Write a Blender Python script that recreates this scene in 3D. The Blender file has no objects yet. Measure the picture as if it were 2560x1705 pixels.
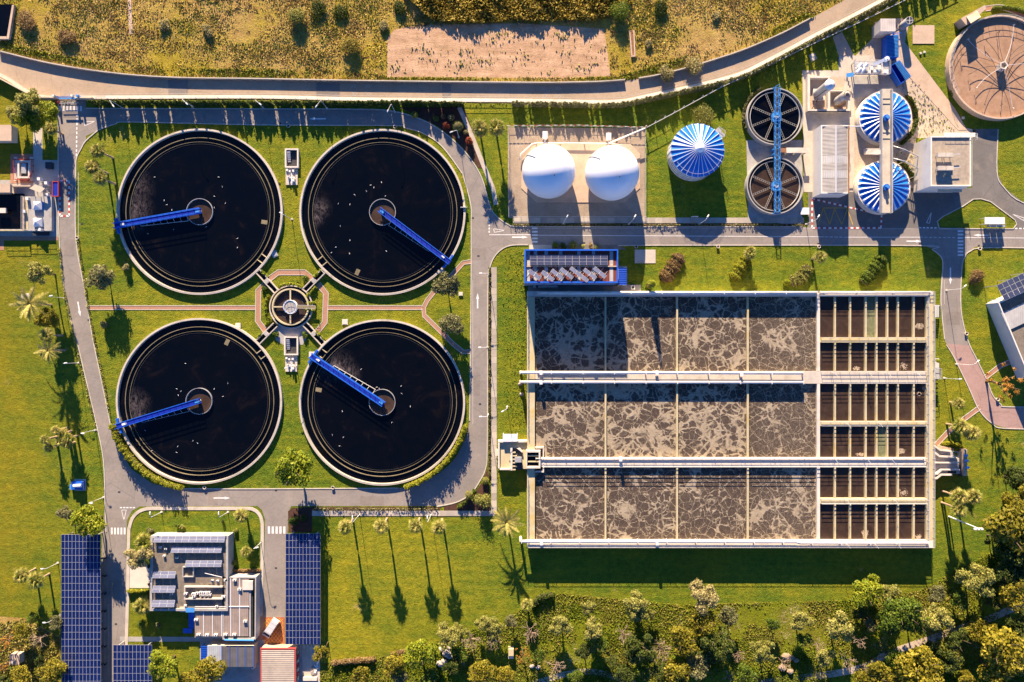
import bpy, math, random
import numpy as np
from mathutils import Vector, Matrix, Euler

# ---------------------------------------------------------------- camera, sky, sun, exposure
H = 190.0                      # height of the drone above the ground (m)
CX, CY, S = 1280.0, 852.5, 0.1  # 10 photograph pixels are one metre on the ground
scene = bpy.context.scene
col = scene.collection
cam_data = bpy.data.cameras.new('drone_camera')
cam = bpy.data.objects.new('drone_camera', cam_data)
col.objects.link(cam)
cam.location = (0, 0, H)
cam_data.sensor_width = 36.0
cam_data.lens = 36.0 * H / 256.0
cam_data.clip_start = 1.0
cam_data.clip_end = 6000.0
scene.camera = cam

SUN_EL, SUN_TILT = 20.0, 8.5   # degrees; shadows run down the picture and slightly to the right
world = bpy.data.worlds.new('World')
scene.world = world
world.use_nodes = True
_nt = world.node_tree
_sky = _nt.nodes.new('ShaderNodeTexSky')
_sky.sky_type = 'NISHITA'
_sky.sun_disc = False
_sky.sun_elevation = math.radians(SUN_EL)
_sky.sun_rotation = math.radians(-SUN_TILT)
_sky.air_density = 0.6
_sky.dust_density = 0.0
_sky.ozone_density = 10.0
_bg = _nt.nodes['Background']
_bg.inputs['Strength'].default_value = 0.09
_nt.links.new(_sky.outputs[0], _bg.inputs['Color'])

sun_data = bpy.data.lights.new('sun', 'SUN')
sun_data.energy = 5.0
sun_data.angle = math.radians(0.5)
sun_data.color = (1.0, 0.80, 0.58)
sun = bpy.data.objects.new('sun', sun_data)
col.objects.link(sun)
_e, _a = math.radians(SUN_EL), math.radians(SUN_TILT)
SUN_DIR = Vector((math.sin(_a) * math.cos(_e), -math.cos(_a) * math.cos(_e), -math.sin(_e)))
sun.rotation_euler = SUN_DIR.to_track_quat('-Z', 'Y').to_euler()
sun.location = (-60, 200, 120)

vs = scene.view_settings
vs.view_transform = 'Standard'
vs.look = 'None'
vs.exposure = 1.75
vs.gamma = 1.0
vs.use_curve_mapping = False

# ---------------------------------------------------------------- small helpers
rnd = random.Random(11)


def P(x, y, z=0.0):
    """World point at height z that stands where photograph pixel (x, y) shows it."""
    k = (H - z) / H
    return Vector(((x - CX) * S * k, (CY - y) * S * k, z))


def tag(o, label=None, cat=None, group=None, kind=None):
    if label: o['label'] = label
    if cat: o['category'] = cat
    if group: o['group'] = group
    if kind: o['kind'] = kind
    return o


OFF = {}


def thing(name, label, cat, loc=(0, 0, 0), rz=0.0, group=None, kind=None):
    o = bpy.data.objects.new(name, None)
    o.empty_display_size = 0.5
    col.objects.link(o)
    o.location = loc
    o.rotation_euler = (0, 0, rz)
    OFF[o.name] = Vector(loc)
    return tag(o, label, cat, group, kind)


def place(name, mesh, parent=None, loc=(0, 0, 0), rot=(0, 0, 0), scale=None):
    o = bpy.data.objects.new(name, mesh)
    col.objects.link(o)
    o.parent = parent
    o.location = loc
    o.rotation_euler = rot
    if scale is not None:
        o.scale = (scale,) * 3 if isinstance(scale, (int, float)) else scale
    return o


def copy_tree(o, parent=None):
    c = o.copy()
    col.objects.link(c)
    c.parent = parent
    for ch in KIDS.get(o.name, o.children):
        copy_tree(ch, c)
    return c


KIDS = {}


class MB:
    """Collects shapes into one mesh. World coordinates unless build(..., local=True)."""

    def __init__(s):
        s.v, s.f, s.mi = [], [], []

    def add(s, vs, fs, mi=0):
        b = len(s.v)
        s.v.extend([tuple(p) for p in vs])
        for f in fs:
            s.f.append(tuple(b + i for i in f))
            s.mi.append(mi)
        return s

    def box(s, x0, x1, y0, y1, z0, z1, mi=0):
        v = [(x0, y0, z0), (x1, y0, z0), (x1, y1, z0), (x0, y1, z0), (x0, y0, z1), (x1, y0, z1), (x1, y1, z1), (x0, y1, z1)]
        return s.add(v, [(3, 2, 1, 0), (4, 5, 6, 7), (0, 1, 5, 4), (1, 2, 6, 5), (2, 3, 7, 6), (3, 0, 4, 7)], mi)

    def pbox(s, x0, y0, x1, y1, z0, z1, mi=0):
        """Box whose TOP covers the pixel rectangle."""
        a, b = P(x0, y0, z1), P(x1, y1, z1)
        return s.box(min(a.x, b.x), max(a.x, b.x), min(a.y, b.y), max(a.y, b.y), z0, z1, mi)

    def obox(s, c, ang, l, w, z0, z1, mi=0):
        ca, sa = math.cos(ang), math.sin(ang)
        q = [(-l / 2, -w / 2), (l / 2, -w / 2), (l / 2, w / 2), (-l / 2, w / 2)]
        return s.prism([(c[0] + x * ca - y * sa, c[1] + x * sa + y * ca) for x, y in q], z0, z1, mi)

    def prism(s, pts, z0, z1, mi=0):
        n = len(pts)
        a = sum(pts[i][0] * pts[(i + 1) % n][1] - pts[(i + 1) % n][0] * pts[i][1] for i in range(n))
        if a < 0: pts = pts[::-1]
        v = [(p[0], p[1], z0) for p in pts] + [(p[0], p[1], z1) for p in pts]
        f = [tuple(range(n))[::-1], tuple(range(n, 2 * n))] + [(i, (i + 1) % n, n + (i + 1) % n, n + i) for i in range(n)]
        return s.add(v, f, mi)

    def pprism(s, pts, z0, z1, mi=0):
        return s.prism([P(x, y, z1)[:2] for x, y in pts], z0, z1, mi)

    def sheet(s, pts, z, mi=0):
        n = len(pts)
        a = sum(pts[i][0] * pts[(i + 1) % n][1] - pts[(i + 1) % n][0] * pts[i][1] for i in range(n))
        if a < 0: pts = pts[::-1]
        return s.add([(p[0], p[1], z) for p in pts], [tuple(range(n))], mi)

    def bar(s, a, b, w, h, mi=0):
        a, b = Vector(a), Vector(b)
        d = b - a
        if d.length < 1e-6: return s
        t = d.normalized()
        u = t.cross(Vector((0, 0, 1)))
        if u.length < 1e-4: u = Vector((1, 0, 0))
        u.normalize()
        n = u.cross(t)
        u, n = u * w / 2, n * h / 2
        v = [a - u - n, a + u - n, a + u + n, a - u + n, b - u - n, b + u - n, b + u + n, b - u + n]
        return s.add(v, [(0, 1, 2, 3), (7, 6, 5, 4), (1, 0, 4, 5), (2, 1, 5, 6), (3, 2, 6, 7), (0, 3, 7, 4)], mi)

    def tube(s, pts, r, n=8, mi=0, cap=True):
        pts = [Vector(p) for p in pts]
        rs = r if isinstance(r, (list, tuple)) else [r] * len(pts)
        vs, fs = [], []
        for i, p in enumerate(pts):
            t = (pts[min(i + 1, len(pts) - 1)] - pts[max(i - 1, 0)]).normalized()
            u = t.cross(Vector((0, 0, 1)))
            if u.length < 1e-3: u = t.cross(Vector((0, 1, 0)))
            u.normalize()
            w = u.cross(t)
            for k in range(n):
                a = 2 * math.pi * k / n
                vs.append(p + (u * math.cos(a) + w * math.sin(a)) * rs[i])
        for i in range(len(pts) - 1):
            for k in range(n):
                a, b = i * n + k, i * n + (k + 1) % n
                fs.append((a, a + n, b + n, b))
        if cap:
            fs.append(tuple(range(n)))
            fs.append(tuple(range((len(pts) - 1) * n, len(pts) * n))[::-1])
        return s.add(vs, fs, mi)

    def lathe(s, c, prof, n=48, mi=0, a0=0.0, a1=2 * math.pi, close=False):
        """prof: (r, z) pairs; full turn unless a1 is given. close joins the last profile point to the first."""
        full = abs(a1 - a0 - 2 * math.pi) < 1e-6
        m = n if full else n + 1
        vs, fs = [], []
        L = len(prof)
        for k in range(m):
            a = a0 + (a1 - a0) * k / n
            for r, z in prof:
                vs.append((c[0] + r * math.cos(a), c[1] + r * math.sin(a), z))
        for k in range(n):
            k2 = (k + 1) % m
            for i in range(L if close else L - 1):
                j = (i + 1) % L
                q = [k * L + i, k2 * L + i, k2 * L + j, k * L + j]
                if prof[i][0] < 1e-6: q = [q[0], q[2], q[3]]
                elif prof[j][0] < 1e-6: q = [q[0], q[1], q[2]]
                fs.append(tuple(q))
        if not full and close:
            fs.append(tuple(range(L))); fs.append(tuple(range((m - 1) * L, m * L))[::-1])
        return s.add(vs, fs, mi)

    def ring(s, c, r0, r1, z0, z1, n=96, mi=0, a0=0.0, a1=2 * math.pi):
        return s.lathe(c, [(r0, z0), (r1, z0), (r1, z1), (r0, z1)], n, mi, a0, a1, close=True)

    def disc(s, c, r, z, n=64, mi=0):
        return s.add([(c[0] + r * math.cos(2 * math.pi * k / n), c[1] + r * math.sin(2 * math.pi * k / n), z) for k in range(n)], [tuple(range(n))], mi)

    def cyl(s, c, r, z0, z1, n=24, mi=0):
        return s.lathe(c, [(0, z0), (r, z0), (r, z1), (0, z1)], n, mi)

    def rail(s, pts, h=1.05, step=2.0, w=0.06, mi=0, bars=(1.0, 0.5)):
        """Guard rail along 3-D points: posts and horizontal bars."""
        pts = [Vector(p) for p in pts]
        for a, b in zip(pts[:-1], pts[1:]):
            n = max(1, round((b - a).length / step))
            for k in range(n + 1):
                p = a.lerp(b, k / n)
                s.box(p.x - w / 2, p.x + w / 2, p.y - w / 2, p.y + w / 2, p.z, p.z + h, mi)
            for q in bars:
                z = Vector((0, 0, h * q - w / 2))
                s.bar(a + z, b + z, w * 0.8, w, mi)
        return s

    def mesh(s, name, mats, smooth=False, off=None):
        me = bpy.data.meshes.new(name)
        v = s.v if off is None else [(x - off[0], y - off[1], z - off[2]) for x, y, z in s.v]
        me.from_pydata(v, [], s.f)
        mats = mats if isinstance(mats, (list, tuple)) else [mats]
        for m in mats: me.materials.append(M[m] if isinstance(m, str) else m)
        if len(mats) > 1: me.polygons.foreach_set('material_index', s.mi)
        if smooth: me.polygons.foreach_set('use_smooth', [True] * len(me.polygons))
        me.update()
        return me

    def build(s, name, mats, parent=None, smooth=False, local=False):
        off = None
        if parent is not None and not local:
            off = OFF.get(parent.name)
        o = bpy.data.objects.new(name, s.mesh(name, mats, smooth, off))
        col.objects.link(o)
        if parent is not None:
            o.parent = parent
            if parent.name in OFF: OFF[o.name] = OFF[parent.name]
        return o


def struct(name, mb, mats, parent=None, smooth=False):
    o = mb.build(name, mats, parent, smooth)
    if parent is None: o['kind'] = 'structure'
    return o


def cr(pts, n=6):
    """Catmull-Rom curve through 2-D points."""
    out = []
    for i in range(len(pts) - 1):
        p0, p1, p2, p3 = pts[max(i - 1, 0)], pts[i], pts[i + 1], pts[min(i + 2, len(pts) - 1)]
        for k in range(n):
            t = k / n
            out.append(tuple(0.5 * (2 * b + (c - a) * t + (2 * a - 5 * b + 4 * c - d) * t * t + (3 * b - a - 3 * c + d) * t ** 3) for a, b, c, d in zip(p0, p1, p2, p3)))
    out.append(tuple(pts[-1]))
    return out


def resample(pts, n):
    d = [0]
    for a, b in zip(pts[:-1], pts[1:]): d.append(d[-1] + math.dist(a, b))
    out, j = [], 0
    for k in range(n):
        t = d[-1] * k / (n - 1)
        while j < len(d) - 2 and d[j + 1] < t: j += 1
        u = (t - d[j]) / max(d[j + 1] - d[j], 1e-9)
        out.append(tuple(a + (b - a) * u for a, b in zip(pts[j], pts[j + 1])))
    return out


def offset_line(pts, d):
    """Shift a pixel polyline sideways by d pixels (positive to the right of travel as seen in the picture)."""
    out = []
    for i, p in enumerate(pts):
        a, b = pts[max(i - 1, 0)], pts[min(i + 1, len(pts) - 1)]
        tx, ty = b[0] - a[0], b[1] - a[1]
        L = math.hypot(tx, ty) or 1
        out.append((p[0] - ty / L * d, p[1] + tx / L * d))
    return out


def strip(mb, ea, eb, z, n=48, mi=0):
    a, b = resample(ea, n), resample(eb, n)
    v = [(P(*p).x, P(*p).y, z) for p in a + b]
    f = []
    for i in range(n - 1):
        q = (i, i + 1, n + i + 1, n + i)
        p0, p1, p2 = v[q[0]], v[q[1]], v[q[2]]
        up = (p1[0] - p0[0]) * (p2[1] - p0[1]) - (p1[1] - p0[1]) * (p2[0] - p0[0])
        f.append(q if up > 0 else q[::-1])
    return mb.add(v, f, mi)


def wallstrip(mb, line, w, z0, z1, mi=0):
    """A raised strip (kerb, wall) along a pixel polyline, w pixels wide."""
    L, Rr = offset_line(line, -w / 2), offset_line(line, w / 2)
    n = len(line)
    v = []
    for p in L: v += [(*P(*p)[:2], z0), (*P(*p)[:2], z1)]
    for p in Rr: v += [(*P(*p)[:2], z0), (*P(*p)[:2], z1)]
    f = []
    for i in range(n - 1):
        l0, l1, r0, r1 = 2 * i, 2 * i + 2, 2 * n + 2 * i, 2 * n + 2 * i + 2
        f += [(l0 + 1, r0 + 1, r1 + 1, l1 + 1), (l0, l0 + 1, l1 + 1, l1), (r0 + 1, r0, r1, r1 + 1)]
    f += [(0, 2 * n, 2 * n + 1, 1), (2 * n - 2, 2 * n - 1, 4 * n - 1, 4 * n - 2)]
    return mb.add(v, f, mi)


# ---------------------------------------------------------------- materials (all procedural)
M = {}


class NT:
    def __init__(s, name):
        s.m = bpy.data.materials.new(name)
        s.m.use_nodes = True
        s.t = s.m.node_tree
        s.b = s.t.nodes['Principled BSDF']
        s.pos = s.n('ShaderNodeNewGeometry').outputs['Position']
        M[name] = s.m

    def n(s, kind, **kw):
        x = s.t.nodes.new(kind)
        for k, v in kw.items(): setattr(x, k, v)
        return x

    def set(s, sock, v):
        if hasattr(v, 'is_output'): s.t.links.new(v, sock)
        elif isinstance(v, (tuple, list)) and len(v) == 3 and sock.type == 'RGBA': sock.default_value = (*v, 1)
        else: sock.default_value = v

    def mapv(s, scale, vec=None, loc=(0, 0, 0), rot=(0, 0, 0)):
        x = s.n('ShaderNodeMapping')
        s.set(x.inputs[0], vec or s.pos)
        x.inputs['Scale'].default_value = scale
        x.inputs['Location'].default_value = loc
        x.inputs['Rotation'].default_value = rot
        return x.outputs[0]

    def noise(s, scale, detail=4, rough=0.6, vec=None, dist=0.0, color=False):
        x = s.n('ShaderNodeTexNoise')
        s.set(x.inputs['Vector'], vec or s.pos)
        x.inputs['Scale'].default_value = scale
        x.inputs['Detail'].default_value = detail
        x.inputs['Roughness'].default_value = rough
        x.inputs['Distortion'].default_value = dist
        return x.outputs['Color' if color else 'Fac']

    def vor(s, scale, feature='F1', vec=None, out='Distance', rand=1.0):
        x = s.n('ShaderNodeTexVoronoi', feature=feature)
        s.set(x.inputs['Vector'], vec or s.pos)
        x.inputs['Scale'].default_value = scale
        x.inputs['Randomness'].default_value = rand
        return x.outputs[out]

    def math(s, op, a, b=0.0, c=None, clamp=False):
        x = s.n('ShaderNodeMath', operation=op)
        x.use_clamp = clamp
        s.set(x.inputs[0], a); s.set(x.inputs[1], b)
        if c is not None: s.set(x.inputs[2], c)
        return x.outputs[0]

    def range(s, v, a, b, c=0.0, d=1.0):
        x = s.n('ShaderNodeMapRange')
        x.clamp = True
        for i, q in enumerate((v, a, b, c, d)): s.set(x.inputs[i], q)
        return x.outputs[0]

    def mix(s, f, a, b, mode='MIX'):
        x = s.n('ShaderNodeMix', data_type='RGBA', blend_type=mode)
        s.set(x.inputs['Factor'], f); s.set(x.inputs['A'], a); s.set(x.inputs['B'], b)
        return x.outputs['Result']

    def mixn(s, f, a, b):
        x = s.n('ShaderNodeMix', data_type='FLOAT')
        s.set(x.inputs[0], f); s.set(x.inputs[2], a); s.set(x.inputs[3], b)
        return x.outputs[0]

    def ramp(s, f, stops):
        x = s.n('ShaderNodeValToRGB')
        e = x.color_ramp.elements
        while len(e) < len(stops): e.new(0.5)
        for k, (p, c) in zip(e, stops):
            k.position = p; k.color = (*c, 1)
        s.set(x.inputs[0], f)
        return x.outputs[0]

    def bump(s, h, strength=0.5, dist=0.1):
        x = s.n('ShaderNodeBump')
        x.inputs['Strength'].default_value = strength
        x.inputs['Distance'].default_value = dist
        s.set(x.inputs['Height'], h)
        s.t.links.new(x.outputs[0], s.b.inputs['Normal'])

    def sep(s, vec=None):
        x = s.n('ShaderNodeSeparateXYZ')
        s.set(x.inputs[0], vec or s.pos)
        return x.outputs

    def out(s, colr, rough=0.8, metal=0.0, spec=0.3):
        s.set(s.b.inputs['Base Color'], colr)
        s.set(s.b.inputs['Roughness'], rough)
        s.b.inputs['Metallic'].default_value = metal
        s.b.inputs['Specular IOR Level'].default_value = spec
        return s.m


def sc(c, k): return tuple(min(1.0, x * k) for x in c)


def plain(name, c, rough=0.7, var=0.18, scale=0.6, metal=0.0, spec=0.3, dirt=None, bump=0.0, rand=0.0):
    """Worn plain surface: broad and fine tone variation, optional stains, optional tone per object."""
    t = NT(name)
    a = t.noise(scale, 6, 0.65)
    b = t.noise(scale * 9, 3, 0.6)
    f = t.math('ADD', t.math('MULTIPLY', a, 0.7), t.math('MULTIPLY', b, 0.3))
    cc = t.ramp(f, [(0.25, sc(c, 1 - var * 1.6)), (0.5, c), (0.75, sc(c, 1 + var * 1.3))])
    if dirt is not None:
        cc = t.mix(t.range(t.noise(scale * 0.45, 5, 0.7), 0.55, 0.72, 0, 0.75), cc, dirt)
    if rand:
        oi = t.n('ShaderNodeObjectInfo').outputs['Random']
        cc = t.mix(1.0, cc, t.ramp(oi, [(0, (1 - rand,) * 3), (1, (1, 1, 1))]), 'MULTIPLY')
    if bump: t.bump(b, bump, 0.05)
    return t.out(cc, rough, metal, spec)


def ribbed(name, c, axis, period, amp=0.5, rough=0.5, rot=0.0, c2=None, metal=0.0):
    """Profiled sheet: fine ribs as relief (and slight tone) along one world axis."""
    t = NT(name)
    v = t.mapv((1, 1, 1), rot=(0, 0, rot))
    q = t.sep(v)[axis]
    w = t.math('PINGPONG', q, period / 2)
    w = t.range(w, 0.15 * period, 0.35 * period)
    n = t.noise(0.5, 5)
    cc = t.mix(t.range(n, 0.35, 0.7), c, c2 or sc(c, 0.72))
    cc = t.mix(t.math('MULTIPLY', w, 0.25), cc, sc(c, 0.5))
    t.bump(w, amp, 0.06)
    return t.out(cc, rough, metal)


def leafy(name, stops, rough=0.6, trans=0.35):
    t = NT(name)
    rpi = t.n('ShaderNodeNewGeometry').outputs['Random Per Island']
    oi = t.n('ShaderNodeObjectInfo').outputs['Random']
    f = t.math('ADD', t.math('MULTIPLY', rpi, 0.75), t.math('MULTIPLY', oi, 0.25))
    cc = t.ramp(f, stops)
    t.out(cc, rough, 0, 0.25)
    tr = t.n('ShaderNodeBsdfTranslucent')
    t.set(tr.inputs[0], cc)
    mx = t.n('ShaderNodeMixShader')
    mx.inputs[0].default_value = trans
    t.t.links.new(t.b.outputs[0], mx.inputs[1])
    t.t.links.new(tr.outputs[0], mx.inputs[2])
    t.t.links.new(mx.outputs[0], t.t.nodes['Material Output'].inputs[0])
    return t.m
# -- lawn: mown grass with dry streaks and fine relief
t = NT('lawn_grass')
big = t.noise(0.028, 5, 0.65, dist=0.6)
mid = t.noise(0.16, 6, 0.72, dist=0.5)
mow = t.noise(0.55, 4, 0.7, t.mapv((0.10, 1.0, 1.0)))
clump = t.noise(0.8, 5, 0.75)
fine = t.noise(3.4, 4, 0.78)
f = t.math('ADD', t.math('MULTIPLY', clump, 0.45), t.math('MULTIPLY', fine, 0.55))
green = t.ramp(f, [(0.32, (0.022, 0.055, 0.006)), (0.5, (0.095, 0.145, 0.011)), (0.68, (0.21, 0.255, 0.018))])
gold = t.ramp(f, [(0.32, (0.125, 0.12, 0.008)), (0.5, (0.28, 0.245, 0.014)), (0.68, (0.46, 0.375, 0.026))])
dist_ = t.n('ShaderNodeVectorMath', operation='DISTANCE')
t.set(dist_.inputs[0], t.pos); dist_.inputs[1].default_value = (-30, -62, 0)
south = t.range(dist_.outputs['Value'], 34, 12)
dry = t.math('ADD', t.math('MULTIPLY', t.range(big, 0.42, 0.68), 0.5), t.math('ADD', t.math('MULTIPLY', t.range(mid, 0.42, 0.7), 0.4), t.math('MULTIPLY', t.math('SUBTRACT', mow, 0.5), 1.4)))
dry = t.math('ADD', dry, t.math('MULTIPLY', south, 0.4), clamp=True)
g = t.mix(dry, green, gold)
bare = t.math('MULTIPLY', t.range(t.noise(0.085, 6, 0.78), 0.62, 0.7), t.range(f, 0.4, 0.6))
g = t.mix(t.math('MULTIPLY', bare, 0.75), g, (0.46, 0.32, 0.13))
weed = t.math('MULTIPLY', t.range(t.noise(0.3, 5, 0.75), 0.6, 0.68), t.range(fine, 0.42, 0.55))
g = t.mix(t.math('MULTIPLY', weed, 0.6), g, (0.035, 0.085, 0.008))
west = t.math('MULTIPLY', t.range(t.sep()[0], -108, -128), t.range(mid, 0.25, 0.6, 0.3, 1.0))
g = t.mix(t.math('MULTIPLY', west, 0.35), g, (0.30, 0.19, 0.006))  # orange vignette tint put into the colour of the west lawn
t.bump(t.math('ADD', fine, t.math('MULTIPLY', clump, 1.3)), 1.0, 0.24)
t.out(g, 0.85, 0, 0.1)

# -- rough ground above the outer road: dry scrub soil, straw and green
t = NT('scrub_soil')
big = t.noise(0.05, 5, 0.65); mid = t.noise(0.5, 6, 0.75); fine = t.noise(2.6, 5, 0.8)
f = t.math('ADD', t.math('MULTIPLY', mid, 0.5), t.math('MULTIPLY', fine, 0.5))
a = t.ramp(f, [(0.33, (0.17, 0.10, 0.025)), (0.5, (0.40, 0.26, 0.085)), (0.66, (0.66, 0.46, 0.20))])
b = t.ramp(f, [(0.33, (0.12, 0.10, 0.008)), (0.5, (0.31, 0.235, 0.022)), (0.68, (0.52, 0.38, 0.075))])
g = t.mix(t.range(t.math('ADD', t.math('MULTIPLY', big, 0.6), t.math('MULTIPLY', mid, 0.4)), 0.42, 0.58), a, b)
t.bump(f, 1.0, 0.5)
t.out(g, 0.95, 0, 0.05)

t = NT('woodland_soil')
big = t.noise(0.06, 5, 0.7); mid = t.noise(0.45, 6, 0.75); fine = t.noise(2.2, 5, 0.8)
f = t.math('ADD', t.math('MULTIPLY', mid, 0.5), t.math('MULTIPLY', fine, 0.5))
a = t.ramp(f, [(0.33, (0.075, 0.06, 0.01)), (0.5, (0.18, 0.135, 0.03)), (0.68, (0.36, 0.27, 0.10))])
b = t.ramp(f, [(0.33, (0.06, 0.085, 0.005)), (0.5, (0.15, 0.17, 0.01)), (0.68, (0.29, 0.28, 0.028))])
g = t.mix(t.range(t.math('ADD', t.math('MULTIPLY', big, 0.55), t.math('MULTIPLY', mid, 0.45)), 0.34, 0.5), a, b)
st = t.math('MULTIPLY', t.range(t.noise(0.11, 4, 0.7), 0.56, 0.66), t.range(fine, 0.5, 0.6))
g = t.mix(st, g, (0.55, 0.42, 0.27))
t.bump(f, 1.0, 0.5)
t.out(g, 0.95, 0, 0.05)

t = NT('bare_earth')
mid = t.noise(0.35, 6, 0.75); fine = t.noise(3.0, 5, 0.8); row = t.noise(0.7, 3, 0.6, t.mapv((0.15, 1, 1)))
f = t.math('ADD', t.math('MULTIPLY', mid, 0.4), t.math('ADD', t.math('MULTIPLY', fine, 0.35), t.math('MULTIPLY', row, 0.25)))
g = t.ramp(f, [(0.34, (0.27, 0.16, 0.085)), (0.5, (0.48, 0.305, 0.18)), (0.66, (0.68, 0.46, 0.29))])
g = t.mix(t.math('MULTIPLY', t.range(t.noise(0.12, 4, 0.7), 0.58, 0.7), t.range(fine, 0.45, 0.6)), g, (0.13, 0.13, 0.02))
t.bump(f, 1.0, 0.25)
t.out(g, 0.95, 0, 0.05)


def asphalt(name, c, warm=0.0):
    t = NT(name)
    a = t.noise(0.12, 6, 0.7); b = t.noise(1.4, 5, 0.7); c3 = t.noise(14, 2, 0.6)
    f = t.math('ADD', t.math('MULTIPLY', a, 0.5), t.math('ADD', t.math('MULTIPLY', b, 0.3), t.math('MULTIPLY', c3, 0.2)))
    g = t.ramp(f, [(0.3, sc(c, 0.7)), (0.5, c), (0.7, sc(c, 1.28))])
    crack = t.vor(0.16, 'DISTANCE_TO_EDGE', t.mix(0.12, t.pos, t.noise(0.5, 4, 0.7, color=True), 'ADD'))
    g = t.mix(t.range(crack, 0.0, 0.012, 0.35, 0.0), g, sc(c, 0.4))
    patch = t.range(t.vor(0.05, 'F1', out='Color'), 0.72, 0.76)
    g = t.mix(t.math('MULTIPLY', patch, 0.25), g, sc(c, 0.72))
    stain = t.range(t.noise(0.35, 6, 0.75, dist=1.5), 0.58, 0.75)
    g = t.mix(t.math('MULTIPLY', stain, 0.4), g, sc(c, 0.5))
    dust = t.range(t.noise(0.22, 5, 0.7, dist=0.5), 0.52, 0.75)
    g = t.mix(t.math('MULTIPLY', dust, 0.35), g, (0.42, 0.34, 0.25))
    t.bump(b, 0.4, 0.03)
    return t.out(g, 0.9, 0, 0.2)


asphalt('asphalt', (0.26, 0.226, 0.196))
asphalt('asphalt_outer', (0.40, 0.30, 0.205))

asphalt('asphalt_track', (0.36, 0.235, 0.20))
asphalt('asphalt_patch', (0.235, 0.20, 0.17))
asphalt('asphalt_yard', (0.165, 0.15, 0.135))
plain('concrete', (0.50, 0.44, 0.355), 0.85, 0.16, 0.5, dirt=(0.30, 0.25, 0.185), bump=0.3)
plain('concrete_pale', (0.62, 0.55, 0.45), 0.85, 0.12, 0.5, dirt=(0.44, 0.37, 0.27), bump=0.2)
plain('concrete_warm', (0.50, 0.37, 0.26), 0.85, 0.14, 0.4, dirt=(0.34, 0.22, 0.13), bump=0.3)
plain('concrete_lichen', (0.50, 0.42, 0.25), 0.9, 0.18, 0.35, dirt=(0.50, 0.33, 0.035), bump=0.3)
plain('weathered_concrete', (0.21, 0.175, 0.10), 0.9, 0.3, 0.5, dirt=(0.07, 0.055, 0.035), bump=0.3)
plain('tile_red', (0.36, 0.115, 0.06), 0.8, 0.2, 1.0)
plain('concrete_grey', (0.36, 0.34, 0.31), 0.85, 0.2, 0.5, dirt=(0.2, 0.17, 0.14), bump=0.3)
plain('slab', (0.47, 0.41, 0.33), 0.85, 0.12, 0.7, rand=0.32, bump=0.2)
plain('slab_pale', (0.76, 0.68, 0.55), 0.85, 0.1, 0.7, rand=0.16, bump=0.2)
plain('kerb_stone', (0.50, 0.45, 0.38), 0.85, 0.2, 1.2)
plain('paint_white', (0.74, 0.71, 0.66), 0.7, 0.2, 2.5, dirt=(0.4, 0.37, 0.33))
plain('paint_faded', (0.52, 0.47, 0.40), 0.8, 0.22, 2.0, dirt=(0.32, 0.28, 0.23))
plain('paint_yellow', (0.62, 0.36, 0.03), 0.7, 0.2, 2.5)
plain('paint_red', (0.45, 0.06, 0.05), 0.7, 0.2, 2.5)
plain('paint_blue', (0.012, 0.105, 0.52), 0.45, 0.28, 1.2, spec=0.5, dirt=(0.03, 0.10, 0.30))
plain('paint_blue_dark', (0.006, 0.025, 0.30), 0.5, 0.3, 1.5)
plain('paint_skyblue', (0.06, 0.26, 0.60), 0.35, 0.15, 0.8, spec=0.5)
plain('paint_blue_grey', (0.16, 0.20, 0.27), 0.7, 0.15, 0.6)
plain('steel', (0.50, 0.49, 0.47), 0.4, 0.15, 1.0, metal=0.4)
plain('steel_white', (0.72, 0.70, 0.66), 0.5, 0.1, 1.0)
plain('rail_steel', (0.55, 0.53, 0.49), 0.5, 0.1, 1.0)
plain('pipe_white', (0.74, 0.67, 0.58), 0.45, 0.1, 0.6, dirt=(0.5, 0.38, 0.24))
plain('membrane', (0.80, 0.79, 0.77), 0.42, 0.04, 0.3, spec=0.4)
plain('rust', (0.26, 0.12, 0.055), 0.85, 0.3, 1.0)
plain('dark_metal', (0.045, 0.045, 0.05), 0.6, 0.3, 1.2)
plain('render_white', (0.68, 0.63, 0.55), 0.85, 0.08, 0.5, dirt=(0.5, 0.44, 0.36))
plain('render_cream', (0.56, 0.47, 0.34), 0.85, 0.1, 0.5)
plain('roof_gravel', (0.20, 0.165, 0.125), 0.95, 0.3, 1.3, dirt=(0.11, 0.09, 0.065), bump=0.6)
plain('roof_gravel_tan', (0.36, 0.295, 0.22), 0.95, 0.25, 1.3, bump=0.6)
plain('stone', (0.24, 0.18, 0.125), 0.9, 0.3, 1.6, bump=0.5)
plain('stone_white', (0.34, 0.29, 0.25), 0.9, 0.2, 1.6, bump=0.5)
plain('bark', (0.10, 0.07, 0.045), 0.95, 0.35, 2.5, bump=0.6)
plain('bark_pale', (0.36, 0.25, 0.155), 0.95, 0.3, 2.5, bump=0.6)
plain('twig', (0.33, 0.24, 0.165), 0.95, 0.25, 1.5)
plain('glass_dark', (0.012, 0.014, 0.018), 0.08, 0.2, 1.0, spec=0.6)
plain('rubber', (0.015, 0.015, 0.016), 0.8, 0.2, 3)
plain('van_paint', (0.55, 0.54, 0.53), 0.25, 0.03, 1.0, spec=0.5)
plain('plastic_white', (0.72, 0.68, 0.61), 0.5, 0.08, 2.0)
plain('plastic_yellow', (0.66, 0.28, 0.01), 0.5, 0.1, 2.0)
plain('soil_dark', (0.075, 0.035, 0.022), 0.95, 0.4, 1.5, bump=0.5)
plain('gull_feather', (0.5, 0.48, 0.46), 0.8, 0.1, 4.0)

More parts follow.
